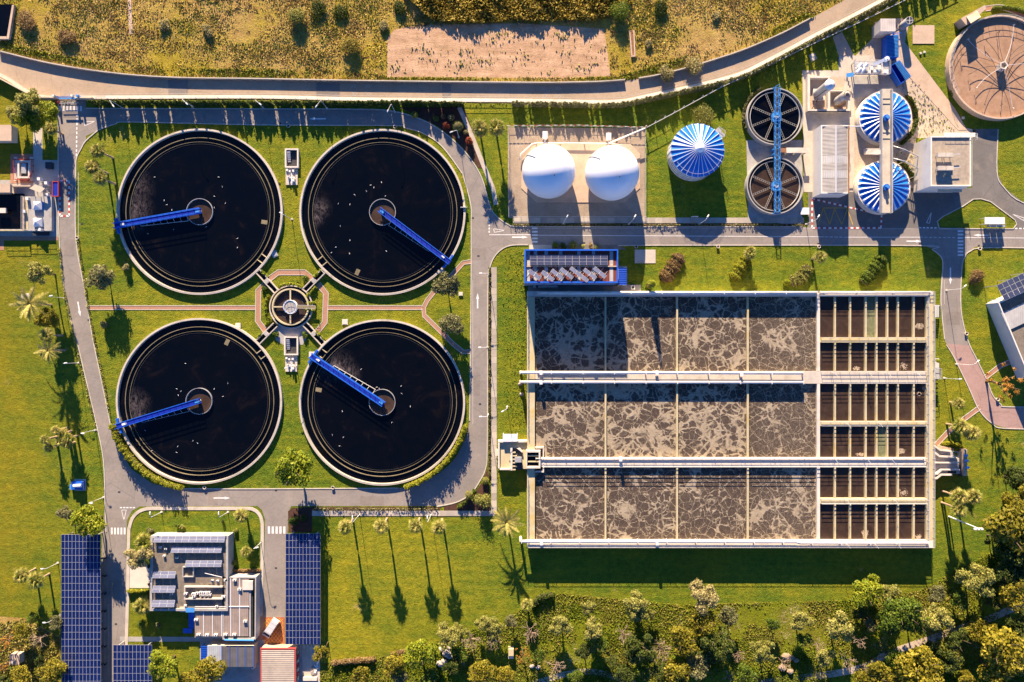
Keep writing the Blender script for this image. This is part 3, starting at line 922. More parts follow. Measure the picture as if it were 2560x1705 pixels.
def line(a, b, w=1.4, **kw):
    a, b = Vector(a), Vector(b)
    d = (b - a).normalized(); q = Vector((-d.y, d.x)) * w / 2
    return mark([a - q, b - q, b + q, a + q], **kw)


def zebra(x0, y0, x1, y1, n, vertical_bars, **kw):
    for i in range(n):
        if vertical_bars:
            L = (x1 - x0) / n
            q = (x0 + L * (i + 0.18), y0, x0 + L * (i + 0.75), y1)
        else:
            L = (y1 - y0) / n
            q = (x0, y0 + L * (i + 0.2), x1, y0 + L * (i + 0.72))
        mark([(q[0], q[1]), (q[2], q[1]), (q[2], q[3]), (q[0], q[3])], name='crossing_stripe', z=0.036, **kw)


def arrow(x, y, ang, L=40, w=1.6, head=7, m='paint_white'):
    ca, sa = math.cos(math.radians(ang)), math.sin(math.radians(ang))
    T = lambda u, v: (x + u * ca - v * sa, y + u * sa + v * ca)
    mark([T(-L / 2, -w), T(L / 2 - 14, -w), T(L / 2 - 14, -head / 2), T(L / 2, 0), T(L / 2 - 14, head / 2), T(L / 2 - 14, w), T(-L / 2, w)], m, name='direction_arrow')


def giveway(pts, **kw):
    for a, b in zip(pts, pts[1:] + pts[:1]): line(a, b, 1.3, name='give_way_triangle', **kw)


zebra(147, 265, 207, 278, 7, True)
dashes((193, 285), (191, 395), 10, 3, 0.6)
giveway([(212, 305), (238, 303), (212, 315)])
arrow(794, 297, 180, 42)
arrow(198, 773, 80, 38)
arrow(1194, 752, 270, 38)
arrow(555, 1245, 0, 42)
arrow(2285, 603, 0, 38); arrow(2452, 588, 180, 38); arrow(2376, 690, 90, 42)
zebra(1330, 567, 1344, 609, 5, False)
zebra(2394, 574, 2408, 642, 8, False)
zebra(276, 1319, 316, 1336, 5, True)
zebra(668, 1316, 716, 1334, 5, True)
dashes((300, 1269), (340, 1269), 5, 3, 0.7); dashes((2297, 569), (2345, 570), 5, 3, 0.62); dashes((2537, 571), (2600, 572), 6, 3, 0.6)
dashes((1223, 545), (1223, 585), 5, 3, 0.6)
giveway([(304, 1275), (316, 1275), (310, 1300)]); giveway([(2316, 557), (2324, 558), (2328, 532)]); giveway([(1234, 572), (1262, 576), (1236, 581)]); giveway([(2530, 535), (2560, 552), (2560, 545)])
line((1345, 588), (2060, 592)); dashes((2062, 592), (2110, 593), 4, 1.4, 0.7); line((2110, 593), (2300, 593)); dashes((2300, 593), (2392, 594), 8, 1.4, 0.6); line((2410, 594), (2690, 596))
line((1223, 587), (1328, 587), 1.6)
arrow(1300, 593, 0, 40); 
for seg in (((1182, 1060), (1182, 700)), ((196, 430), (196, 590)), ((2361, 700), (2361, 760))): line(*seg, w=0.9, m='paint_faded', name='edge_line')
line((1345, 571), (2280, 572), 0.8, m='paint_faded', name='edge_line')
# red and white hazard borders on the yards
def hazard(pts, w=4.0, step=7.0, parent=road, z=0.05):
    for a, b in zip(pts[:-1], pts[1:]):
        a, b = Vector(a), Vector(b)
        n = max(2, round((b - a).length / step)); d = (b - a) / n; q = Vector((-d.y, d.x)).normalized() * w / 2
        for i in range(n):
            p = a + d * i; e = p + d
            mark([p - q, e - q, e + q, p + q], 'paint_red' if i % 2 else 'paint_white', parent, 'hazard_stripe', z)


hazard([(150, 452), (173, 452), (173, 540), (150, 540), (150, 452)])
hazard([(2030, 497), (2204, 537), (2202, 570), (2030, 570), (2030, 497)], z=0.056)
for a, b in (((2044, 562), (2058, 520)), ((2058, 520), (2074, 561)), ((2074, 561), (2086, 522)), ((2086, 522), (2104, 561)), ((2104, 561), (2118, 523)), ((2118, 523), (2132, 562)), ((2056, 520), (2122, 520))):
    line(a, b, 1.6, m='paint_yellow', name='bay_line', z=0.06)
# box grid on the tile court
for i in range(-7, 11):
    for sgn in (-1, 1):
        x0 = 662 + i * 9
        seg = []
        for tpar in np.linspace(0, 68, 35):
            x = x0 + (tpar if sgn > 0 else -tpar) * 0.82 + (0 if sgn > 0 else 20)
            if 661 < x < 709: seg.append((x, 1545 + tpar))
        if len(seg) > 3: line(seg[0], seg[-1], 1.0, m='paint_yellow', name='box_line', z=0.062 if sgn > 0 else 0.066)
# faded lane marks on the outer road
LANE = [tuple((a + b) / 2 for a, b in zip(p, q)) for p, q in zip(resample(RT, 90), resample(RB, 90))]
for i in range(18, 84, 2):
    line(LANE[i], tuple(a + (b - a) * 0.5 for a, b in zip(LANE[i], LANE[i + 1])), 0.9, m='paint_faded', parent=outer, name='lane_dash')
EDGE = offset_line(RB, -13)
for i in range(18, len(EDGE) - 8, 4):
    line(EDGE[i], EDGE[min(i + 4, len(EDGE) - 1)], 1.0, m='paint_faded', parent=outer, name='edge_line')
for x, y in ((883, 235), (918, 235), (1358, 240), (1394, 240), (405, 226), (880, 216), (916, 216), (1356, 221), (1392, 221)):
    for s in (0, 7):
        line((x + s - 3, y - 4), (x + s + 3, y), 1.0, m='paint_faded', parent=outer, name='chevron'); line((x + s + 3, y), (x + s - 3, y + 4), 1.0, m='paint_faded', parent=outer, name='chevron', z=0.036)

for x0, y0, x1, y1, par in ((790, 207, 850, 243, outer), (1105, 209, 1128, 246, outer), (420, 200, 470, 238, outer), (1180, 620, 1216, 650, road), (1182, 930, 1200, 990, road), (520, 1225, 545, 1262, road), (900, 1240, 960, 1262, road), (1650, 592, 1720, 611, road), (272, 1450, 300, 1500, road), (160, 600, 186, 640, road), (2365, 780, 2400, 812, road)):
    mark([(x0, y0), (x1, y0 + 1), (x1 - 1, y1), (x0 + 1, y1 - 1)], 'asphalt_patch', par, 'asphalt_patch', 0.0265)
for x, y in ((1182, 545), (1196, 640), (205, 560), (222, 800), (700, 308), (1460, 607), (2046, 609), (2300, 609), (2447, 614), (690, 1226), (470, 1240), (298, 1230), (1200, 1010), (690, 1420), (290, 1560)):
    mark([(x - 3, y - 2), (x + 3, y - 2), (x + 3, y + 2), (x - 3, y + 2)], 'dark_metal', road, 'drain_grate', 0.04)
# ---------------------------------------------------------------- clarifiers
def clarifier(cx, cy, label, outer_px, notch, scum):
    """Round settling tank: wall, launder rings, dark water, stilling well and a travelling bridge."""
    zw = 0.85
    c = P(cx, cy, zw)
    root = thing('clarifier', label, 'tank', (c.x, c.y, 0), group='secondary clarifiers')
    m = MB(); m.ring(c, 20.2, 20.7, -0.3, zw, 128); m.build('wall', 'concrete', root)
    m = MB(); m.ring(c, 20.25, 20.45, zw, zw + 0.03, 128); m.build('wheel_track', 'concrete', root)
    m = MB(); m.ring(c, 18.46, 18.6, -0.3, 0.42, 128); o = m.build('launder_wall', 'weathered_concrete', root)
    m = MB(); m.ring(c, 17.44, 17.51, -0.3, 0.46, 128); w = m.build('weir_plate', 'weathered_concrete', root)
    m = MB(); m.ring(c, 16.95, 17.0, 0.1, 0.36, 128); m.build('scum_baffle', 'dark_metal', root)
    m = MB(); m.lathe(c, [(17.5, 0.08), (20.12, 0.08)], 128); m.build('channel_water', 'clarifier_water', root)
    mat = 'clarifier_water'
    if scum:
        mat = 'clarifier_water_' + str(len(M)); scummed_water(mat, [(*P(x, y, 0.25)[:2], r) for x, y, r in scum])
    m = MB(); m.disc(c, 17.43, 0.28, 128); m.build('water_surface', mat, root)
    m = MB(); m.ring(c, 3.2, 3.3, 0.1, 0.85, 64); m.build('stilling_well', 'steel', root)
    m = MB(); m.disc(c, 3.2, 0.31, 48); m.build('well_water', 'sludge_water', root)
    m = MB(); m.disc(c, 0.5, 0.3, 20); m.cyl(c, 0.45, 0.2, 1.55, 16); m.build('centre_pillar', 'concrete', root)
    # outlet notch across the launder
    na = math.radians(notch)
    n1 = Vector((math.cos(na), math.sin(na), 0)); q = Vector((-n1.y, n1.x, 0))
    m = MB()
    for s in (-0.9, 0.9):
        m.bar(c + n1 * 18.6 + q * s + Vector((0, 0, 0.3 - zw)), c + n1 * 20.15 + q * s + Vector((0, 0, 0.3 - zw)), 0.15, 0.8)
    m.build('outlet_weir', 'concrete_lichen', root)
    # bridge from the centre to the rim
    e = P(*outer_px, 1.9)
    d = Vector((e.x - c.x, e.y - c.y, 0)).normalized()
    n = Vector((-d.y, d.x, 0))
    p0 = Vector((c.x, c.y, 0)) - d * 0.7
    p1 = Vector((c.x, c.y, 0)) + d * 21.1
    br = thing('bridge', None, None)
    br.parent = root; br.location = (0, 0, 0); OFF[br.name] = OFF[root.name]
    m = MB(); m.bar(p0 + Vector((0, 0, 1.5)), p1 + Vector((0, 0, 1.5)), 1.0, 0.08); m.build('bridge_deck', 'paint_blue_dark', br)
    for s in (-1, 1):
        m = MB()
        a, b = p0 + n * s * 0.58, p1 + n * s * 0.58
        m.bar(a + Vector((0, 0, 1.36)), b + Vector((0, 0, 1.36)), 0.14, 0.62)
        m.bar(a + Vector((0, 0, 2.62)), b + Vector((0, 0, 2.62)), 0.12, 0.12)
        m.bar(a + Vector((0, 0, 2.15)), b + Vector((0, 0, 2.15)), 0.06, 0.08)
        for k in range(15):
            u = a.lerp(b, k / 14)
            m.box(u.x - 0.045, u.x + 0.045, u.y - 0.045, u.y + 0.045, 1.6, 2.6)
        m.build('girder', 'paint_blue', br)
    m = MB()
    for s in (-1, 1):
        m.bar(p1 - d * 0.55 + n * s * 1.9 + Vector((0, 0, 1.2)), p1 - d * 0.55 + Vector((0, 0, 1.2)), 0.45, 0.6)
        w = p1 - d * 0.75 + n * s * 1.7
        m.tube([w - d * 0.12 + Vector((0, 0, 1.11)), w + d * 0.12 + Vector((0, 0, 1.11))], 0.24, 10)
    m.build('end_carriage', 'paint_blue', br)
    m = MB(); k = p1 - d * 2.2; m.obox(k, math.atan2(d.y, d.x), 0.9, 0.5, 1.55, 2.2); m.build('control_cabinet', 'steel_white', br)
    m = MB(); k = p0 + d * 0.8; m.obox(k, math.atan2(d.y, d.x), 1.0, 0.6, 1.55, 2.0); m.build('drive_motor', 'paint_skyblue', br)
    # surface skimmer beside the bridge
    m = MB()
    s = -1 if cx > 900 and cy < 600 else -1 if cx > 900 else 1
    a, b = p0 + d * 3.9 + n * s * 1.7, p0 + d * 15.8 + n * s * 0.9
    m.bar(a + Vector((0, 0, 0.42)), b + Vector((0, 0, 0.42)), 0.09, 0.4)
    for k in range(8):
        u = a.lerp(b, k / 7.0)
        m.bar(u + Vector((0, 0, 0.6)), u - n * s * (1.2 - 0.5 * k / 7) + Vector((0, 0, 1.3)), 0.06, 0.06)
    m.build('skimmer_arm', 'rail_steel', br)
    # blade below the bridge
    m = MB(); m.bar(p0 + d * 3.6 + Vector((0, 0, 0.72)), p0 + d * 17.5 + Vector((0, 0, 0.72)), 0.1, 0.7); m.build('scraper_blade', 'paint_blue_dark', br)
    # scum trough
    ta = na + math.radians(28)
    u = c + Vector((math.cos(ta), math.sin(ta), 0)) * 16.2
    m = MB(); m.obox(u, ta, 1.5, 1.0, 0.2, 0.36); m.build('scum_trough', 'weathered_concrete', root)
    # small valve cover outside
    return root, c


CL = {}
CL['a'] = clarifier(498.5, 529, 'round clarifier with dark water nearest the entrance gate, bridge pointing at the west road', (288, 564), -37, [(338, 520, 5.5), (330, 470, 6.5), (345, 560, 3)])
CL['b'] = clarifier(956, 530, 'round clarifier beside the garden walk, blue bridge pointing at the brick path junction', (1122, 654), -141, [(800, 520, 3.5), (788, 545, 3)])
CL['c'] = clarifier(497, 1003, 'round clarifier above the solar car ports with a curved hedge hugging its rim', (288, 1067), 37, [(335, 1010, 5), (345, 1040, 4)])
CL['d'] = clarifier(955, 1006, 'round clarifier with its bridge pointing at the central splitter chamber', (786, 895), 141, [(840, 920, 6), (870, 935, 4)])

# ---------------------------------------------------------------- central splitter chamber
c = P(725.7, 767, 1.2)
sp = thing('splitter_chamber', 'round splitter chamber with yellow rim between the four clarifiers', 'chamber', (c.x, c.y, 0))
m = MB(); m.ring(c, 5.15, 5.4, 0.0, 0.75, 64); m.build('moat_wall', 'concrete', sp)
m = MB(); m.lathe(c, [(4.3, 0.12), (5.16, 0.12)], 64); m.build('moat_water', 'clarifier_water', sp)
m = MB(); m.ring(c, 4.25, 4.6, 0.0, 1.2, 64); m.build('rim_wall', 'concrete_lichen', sp)
m = MB(); m.ring(c, 3.0, 3.15, 0.0, 0.45, 64); m.build('inner_ring', 'dark_metal', sp)
m = MB(); m.disc(c, 4.3, 0.4, 48); m.build('water_surface', 'sludge_water', sp)
m = MB(); m.ring(c, 1.5, 1.75, 0.0, 1.35, 40); m.build('centre_collar', 'steel_white', sp)
m = MB(); m.cyl(c, 1.5, 0.0, 1.2, 32); m.build('centre_platform', 'concrete_grey', sp)
m = MB(); m.rail([(c.x + 1.55 * math.cos(t), c.y + 1.55 * math.sin(t), 1.35) for t in np.linspace(0, 6.28, 13)], 0.9, 2.0, 0.05); m.build('guard_rail', 'paint_skyblue', sp)
for k in range(3):
    d = Vector((math.cos(math.pi / 2 * (k + 1)), math.sin(math.pi / 2 * (k + 1)), 0))
    m = MB(); m.bar(c + d * 1.7 + Vector((0, 0, -0.2)), c + d * 4.35 + Vector((0, 0, -0.2)), 0.32, 0.4); m.build('spoke_wall', 'concrete_lichen', sp)
a, b = P(742, 767, 1.3), P(790, 768, 1.3)
m = MB(); m.bar(a, b, 0.75, 0.14); m.build('footbridge', 'weathered_concrete', sp)
m = MB()
for s in (-0.4, 0.4): m.rail([(a.x, a.y + s, 1.37), (b.x, b.y + s, 1.37)], 1.0, 1.5, 0.05)
m.build('footbridge_rail', 'rail_steel', sp)
for (x0, y0), (x1, y1) in (((692, 729), (645, 676)), ((763, 726), (811, 677)), ((690, 812), (644, 858)), ((762, 808), (812, 862))):
    a, b = P(x0, y0), P(x1, y1)
    a.z = b.z = 0
    d = (b - a).normalized(); n = Vector((-d.y, d.x, 0))
    ch = MB()
    for s in (-1, 1): ch.bar(a + n * s * 0.62 + Vector((0, 0, 0.4)), b + n * s * 0.62 + Vector((0, 0, 0.4)), 0.22, 0.8)
    for u in (0.42, 0.55, 0.95):
        q = a.lerp(b, u); ch.bar(q - n * 0.55 + Vector((0, 0, 0.7)), q + n * 0.55 + Vector((0, 0, 0.7)), 0.18, 0.18)
    o = ch.build('channel', 'concrete', sp)
    w = MB(); w.bar(a + Vector((0, 0, 0.06)), b + Vector((0, 0, 0.06)), 1.04, 0.06); w.build('channel_water', 'clarifier_water', o)
    q = a.lerp(b, 0.49); w = MB(); w.obox(q, math.atan2(d.y, d.x), 0.9, 1.0, 0.6, 0.82); w.build('penstock_cover', 'concrete_grey', o)
flat('concrete_apron', [(682, 818), (700, 812), (752, 812), (775, 828), (757, 862), (708, 862), (690, 850)], 'concrete_grey', 0.05)


def valve_pit(x0, y0, x1, y1, pad, label):
    """Sunken chamber with a parapet, a stair inside, and a pad of pumps beside it."""
    c = P((x0 + x1) / 2, (y0 + y1) / 2)
    t = thing('valve_pit', label, 'pit', c, group='pump pits')
    a, b = P(x0, y0, 0.9), P(x1, y1, 0.9)
    ch = MB()
    for q in ((a.x, b.x, a.y - 0.35, a.y), (a.x, b.x, b.y, b.y + 0.35), (a.x, a.x + 0.35, b.y + 0.35, a.y - 0.35), (b.x - 0.35, b.x, b.y + 0.35, a.y - 0.35)): ch.box(*q, 0.0, 0.9)
    ch.build('parapet', 'concrete_pale', t)
    m = MB(); m.box(a.x + 0.3, b.x - 0.3, b.y + 0.3, a.y - 0.3, 0.02, 0.06); m.build('pit_floor', 'dark_metal', t)
    st = MB()
    for k in range(6): st.box(a.x + 0.5, a.x + 1.3, a.y - 0.6 - k * 0.45 - 0.4, a.y - 0.6 - k * 0.45, 0.06, 0.75 - k * 0.1)
    st.build('stair', 'steel', t)
    px0, py0, px1, py1 = pad
    m = MB(); m.pbox(px0, py0, px1, py1, 0.0, 0.3); m.build('equipment_pad', 'concrete', t)
    w, h = px1 - px0, py1 - py0
    for u, v, s, z in ((0.18, 0.15, 0.5, 0.8), (0.42, 0.22, 0.45, 0.9), (0.7, 0.2, 0.5, 0.85), (0.3, 0.55, 0.35, 1.1), (0.75, 0.78, 0.55, 1.3)):
        p = P(px0 + w * u, py0 + h * v); m = MB(); m.box(p.x - s / 2, p.x + s / 2, p.y - s / 2, p.y + s / 2, 0.3, z); m.build('valve_box', 'plastic_white', t)
    p, q = P(px0 + w * 0.55, py0 + h * 0.35), P(px0 + w * 0.6, py0 + h * 0.95)
    m = MB(); m.tube([(p.x, p.y, 0.7), (q.x, q.y, 0.7)], 0.16); m.tube([(p.x - 0.9, p.y - 1, 0.55), (p.x + 0.9, p.y - 1, 0.55)], 0.12); m.build('pipe', 'steel_white', t)
    return t


valve_pit(712, 371, 746, 419, (714, 420, 744, 462), 'open concrete pump pit between the two upper clarifiers')
valve_pit(710, 841, 745, 888, (713, 889, 743, 929), 'open concrete pump pit below the splitter chamber')

# ---------------------------------------------------------------- the aeration basin
ZT, ZW = 3.0, 2.15
pc = P(1826, 1048)
ba = thing('aeration_basin', 'long concrete aeration basin with three foaming lanes and small dark cells', 'basin', (pc.x, pc.y, 0))
X0, X1, Y0, Y1 = 1318, 2334, 728, 1368
def bwall(name, x0, y0, x1, y1, m='concrete_pale', z1=ZT, z0=0.0, parent=None):
    k = MB(); k.pbox(x0, y0, x1, y1, z0, z1); return k.build(name, m, parent or ba)
bwall('end_wall', X0, 742, 1337, 1349, 'concrete_lichen')
bwall('side_wall', X0, Y0, X1, 741, 'concrete_pale')
bwall('side_wall', X0, 1350, X1, Y1, 'concrete_pale')
bwall('end_wall', 2316, 742, X1, 1349, 'concrete_lichen')
bwall('walkway', 1338, 928, 2315, 959, 'concrete', ZT + 0.004)
bwall('walkway', 1338, 1144, 2315, 1167, 'concrete_pale', ZT + 0.004)
LANES = [(741.5, 927.5), (959.5, 1143.5), (1167.5, 1349.5)]
for y0, y1 in LANES:
    for xa, xb in ((1337.5, 1514), (1514, 1693), (1693, 1870), (1870, 2046)): bwall('foaming_water', xa, y0, xb, y1, 'aeration_foam', ZW, 0.5)
    for x in (1514, 1693, 1870):
        bwall('baffle_wall', x - 2, y0, x + 2, y1, 'concrete_lichen', ZT - 0.1)
    bwall('cross_wall', 2043, y0, 2050, y1, 'concrete_pale', ZT - 0.002)
for y0, y1 in ((843, 856), (1053, 1065), (1245.5, 1259)):
    bwall('walkway', 2050.5, y0, 2315.5, y1, 'concrete_lichen', ZT)
ROWS = [(741.5, 842.5), (856.5, 927.5), (959.5, 1052.5), (1065.5, 1143.5), (1167.5, 1245), (1259.5, 1349.5)]
COLS = [2050, 2088, 2126, 2165, 2192, 2219, 2245.5, 2285, 2316]
special = {(3, 2): 'algae_water', (5, 3): None, (3, 4): 'algae_water'}
for r, (y0, y1) in enumerate(ROWS):
    for i in range(8):
        m_ = 'sludge_water'
        if (r, i) in ((3, 4), (0, 3)): m_ = 'algae_water'
        bwall('cell_water', COLS[i] + (2 if i else 0), y0, COLS[i + 1] - (2 if i < 7 else 0), y1, m_, ZW + 0.05, 0.5)
        if i: bwall('cell_wall', COLS[i] - 1.9, y0, COLS[i] + 1.9, y1, 'concrete_lichen', ZT - 0.05)
# floating scum rafts in some cells
for n_, (x, y, w_, h_) in enumerate(((2298, 815, 14, 12), (2259, 915, 14, 16), (2141, 921, 14, 8), (2252, 1128, 14, 10), (2150, 1136, 14, 6), (2258, 1230, 18, 16), (2163, 1335, 12, 18), (2296, 1342, 11, 10), (2310, 970, 6, 10), (2298, 985, 5, 4))):
    m = MB()
    r2 = random.Random(n_)
    for k in range(44):
        u, v = r2.uniform(0, 6.283), r2.random() ** 0.6
        q = P(x + math.cos(u) * v * w_ * 0.8, y + math.sin(u) * v * h_ * 0.7, ZW + 0.06)
        s = (r2.uniform(0.08, 0.34) if n_ % 3 else r2.uniform(0.15, 0.55)) * (1.3 - v)
        npt = 7
        pts = [(q.x + s * r2.uniform(0.6, 1.1) * math.cos(6.283 * j / npt), q.y + s * r2.uniform(0.6, 1.1) * math.sin(6.283 * j / npt)) for j in range(npt)]
        m.prism(pts, ZW + 0.03, ZW + 0.06 + 0.004 * (k % 9))
    o = m.build('scum_raft', 'scum', ba); o['kind'] = 'stuff'
# rails
def brail(pts, h=1.05, name='guard_rail', step=2.4, bars=(1.0, 0.66, 0.33)):
    k = MB(); k.rail([P(x, y, ZT) for x, y in pts], h, step, 0.07, 0, bars); return k.build(name, 'rail_steel', ba)
brail([(1320, 729.5), (2332, 729.5), (2332, 1366.5), (1320, 1366.5)])
brail([(1319.5, 732), (1319.5, 1080)]); brail([(1319.5, 1190), (1319.5, 1364)])
brail([(1340, 739.5), (2314, 739.5)])
brail([(1340, 1145), (2314, 1145)]); brail([(1360, 1166), (2314, 1166)])
brail([(2052, 929.5), (2314, 929.5)]); brail([(2052, 958), (2314, 958)])
for y0, y1 in ((843, 856), (1053, 1065), (1245.5, 1259)):
    brail([(2052, y0 + 1), (2314, y0 + 1)]); brail([(2052, y1 - 1), (2314, y1 - 1)])
brail([(2318, 744), (2318, 1348)])
# air pipes along the walkways; the north wall pair is shaped for its shade
def bpipe(pts, z, r, name='air_pipe'):
    k = MB(); k.tube([P(x, y, z) for x, y in pts], r, 12); o = k.build(name, 'pipe_white', ba, True)
    f = MB()
    L = sum(math.dist(a, b) for a, b in zip(pts[:-1], pts[1:]))
    for x, y in resample(pts, max(3, int(L / 65))):
        p = P(x, y, z); f.box(p.x - 0.08, p.x + 0.08, p.y - r - 0.07, p.y + r + 0.07, ZT - 0.05, z + r + 0.05)
    f.build('pipe_saddle', 'pipe_white', o)
    return o
bpipe([(1300, 931), (1310, 931), (2008, 933)], ZT + 1.0, 0.36)
bpipe([(1300, 955), (1310, 955), (2008, 956)], ZT + 0.62, 0.34)
bpipe([(1304, 1353), (1330, 1353), (1990, 1354), (2000, 1357), (2040, 1357), (2320, 1358)], ZT + 0.8, 0.40)
bpipe([(1350, 1364), (2320, 1365)], ZT + 0.5, 0.14)
bpipe([(1345, 731), (2042, 731.5)], ZT + 1.05, 0.34)  # pipe enlarged to deepen the shade on the first lane
bpipe([(1345, 734), (2042, 734.5)], ZT + 0.42, 0.3)  # second pipe added to make that shade nearly solid
bpipe([(2050, 731), (2325, 731)], ZT + 0.5, 0.3)
bpipe([(1340, 1146), (1700, 1146), (2310, 1146)], ZT + 0.3, 0.14)
k = MB()
for y in (931, 955, 1353):
    p = P(1302, y, ZT + 0.8); k.tube([p, (p.x, p.y, 0.0)], 0.34, 12)
k.build('pipe_drop', 'pipe_white', ba)
for x, y in ((1352, 931), (1352, 955), (1353, 1354), (1640, 931), (1640, 1354), (1850, 934), (1550, 1146)):
    p = P(x, y, ZT); k = MB(); k.box(p.x - 0.35, p.x + 0.35, p.y - 0.5, p.y + 0.5, ZT + 0.5, ZT + 1.5); k.build('valve_box', 'steel_white', ba)
# davit hoists along the walkways
for x, y in ((2080, 932), (2165, 932), (2212, 932), (2285, 932), (2080, 1145), (2160, 1145), (2220, 1145), (2110, 1356), (2180, 1356), (2235, 1356), (2110, 1056), (2190, 1056), (2110, 1248), (2230, 1248)):
    p = P(x, y, ZT); k = MB(); k.tube([(p.x, p.y, ZT), (p.x, p.y, ZT + 1.9), (p.x + 0.6, p.y - 0.9, ZT + 2.2)], 0.05, 6); k.build('davit', 'rail_steel', ba)
# outlet ladder stair on the end wall
t = thing('access_stair', 'steel access stair with cage on the end wall of the basin beside the road', 'stairs', P(2342, 775))
k = MB()
for i in range(9):
    a = P(2338, 764 + i * 3.4, 2.9 - i * 0.32); k.box(a.x - 0.1, a.x + 1.0, a.y - 0.16, a.y + 0.16, a.z - 0.05, a.z)
k.build('tread', 'rail_steel', t)
k = MB()
for dx in (-0.1, 1.0):
    a, b = P(2338, 764, 2.9), P(2338, 795, 0.2); k.bar((a.x + dx, a.y, a.z), (b.x + dx, b.y, b.z), 0.08, 0.2); k.bar((a.x + dx, a.y, a.z + 1), (b.x + dx, b.y, b.z + 1), 0.06, 0.06)
k.build('handrail', 'rail_steel', t)
t = thing('access_stair', 'small steel landing and stair beside the hedge at the basin end wall', 'stairs', P(2342, 935))
k = MB(); k.pbox(2336, 920, 2349, 947, 2.5, 2.6); k.build('landing', 'concrete_grey', t)
k = MB(); a, b, c_, d_ = P(2337, 921, 2.6), P(2349, 921, 2.6), P(2349, 947, 2.6), P(2337, 947, 2.6); k.rail([a, b, c_, d_], 1.0, 1.5, 0.06); k.build('handrail', 'rail_steel', t)
k = MB()
for i in range(8):
    a = P(2338, 918 - i * 3, 2.4 - i * 0.3); k.box(a.x, a.x + 1.0, a.y - 0.14, a.y + 0.14, a.z - 0.05, a.z)
k.build('tread', 'rail_steel', t)
k = MB()
for x in (2338, 2348):
    for y in (922, 945): p = P(x, y, 2.5); k.box(p.x - 0.06, p.x + 0.06, p.y - 0.06, p.y + 0.06, 0, 2.5)
k.build('leg', 'rail_steel', t)

# inlet screw-pump house at the west end of the basin
t = thing('inlet_chamber', 'concrete inlet chamber with dark slots joined to the foot of the basin', 'chamber', P(1290, 1135))
zi = 2.6
for x0, y0, x1, y1 in ((1245, 1102, 1319, 1106), (1245, 1107, 1249, 1171), (1249, 1171, 1277, 1175), (1276, 1120, 1281, 1176)):
    k = MB(); k.pbox(x0, y0, x1, y1, 0, zi); k.build('parapet', 'concrete_pale', t)
k = MB(); k.pbox(1249, 1106, 1318, 1172, 0, 1.9); k.build('platform', 'concrete_lichen', t)
k = MB(); k.pbox(1278, 1121, 1306, 1174, 1.9, 1.93); k.build('screw_pit', 'dark_metal', t)
for i in range(6):
    k = MB(); y = 1130 + i * 8.6; k.pbox(1278, y, 1289 if i in (0, 5) else 1292, y + 2.6, 1.9, 2.5); k.build('slot_wall', 'concrete_lichen', t)
k = MB(); k.pbox(1287, 1143, 1304, 1156, 1.95, 2.9); k.build('motor_cover', 'steel', t)
k = MB(); k.pprism([(1292, 1121), (1300, 1120), (1307, 1128), (1306, 1132), (1296, 1124)], 1.9, 2.6); k.build('flow_deflector', 'concrete_pale', t)
k = MB(); k.pbox(1257, 1085, 1294, 1104, 2.9, 3.05); k.build('canopy', 'steel_white', t)
k = MB()
for x, y in ((1258, 1086), (1293, 1086), (1258, 1103), (1293, 1103)): p = P(x, y, 3); k.box(p.x - .06, p.x + .06, p.y - .06, p.y + .06, 0, 2.9)
k.build('canopy_post', 'rail_steel', t)
k = MB()
for i in range(6): k.pbox(1238, 1122 + i * 3, 1246, 1124.4 + i * 3, 0.2 + 0.28 * i, 0.26 + 0.28 * i)
k.build('step', 'concrete_pale', t)
# distribution box standing in the basin
t = thing('distribution_box', 'square concrete distribution box with dark water at the basin corner', 'chamber', P(1335, 1150))
for x0, y0, x1, y1 in ((1316, 1126, 1351, 1131), (1316, 1166, 1351, 1171), (1316, 1131.2, 1318, 1165.8), (1347, 1131.2, 1351, 1165.8)):
    k = MB(); k.pbox(x0, y0, x1, y1, 0, ZT + 0.9); k.build('box_wall', 'concrete_pale', t)
k = MB(); k.pbox(1318, 1131, 1347, 1166, 0, ZT + 0.1); k.build('water_surface', 'clarifier_water', t)
for y in (1138, 1153): k = MB(); k.pbox(1318.2, y, 1346.8, y + 2.5, ZT, ZT + 0.55); k.build('beam', 'concrete_lichen', t)
k = MB()
for x0, y0, x1, y1 in ((1338, 1117, 1360, 1121), (1357, 1121.2, 1360, 1177.8), (1338, 1178, 1360, 1181)): k.pbox(x0, y0, x1, y1, 0.6, ZT + 0.05)
k.build('apron_wall', 'concrete_pale', t)

# outlet works at the east end
t = thing('outlet_weir', 'stepped concrete outlet channels against the end wall of the basin', 'weir', P(2370, 1155))
zo = 2.1
for pts in ([(2328, 1114), (2340, 1114), (2352, 1123), (2380, 1127), (2378, 1130), (2350, 1127), (2338, 1118), (2328, 1118)],
            [(2328, 1130), (2340, 1130), (2351, 1139), (2390, 1141), (2390, 1145), (2349, 1143), (2337, 1134), (2328, 1134)],
            [(2328, 1183), (2343, 1183), (2353, 1173), (2400, 1173), (2400, 1176), (2355, 1176), (2345, 1187), (2328, 1187)],
            [(2328, 1194), (2341, 1194), (2352, 1185), (2380, 1185), (2382, 1189), (2354, 1189), (2343, 1198), (2328, 1198)],
            [(2330, 1155.5), (2398, 1155.5), (2398, 1158.5), (2330, 1158.5)]):
    k = MB(); k.pprism(pts, 0, zo); k.build('channel_wall', 'concrete_pale', t)
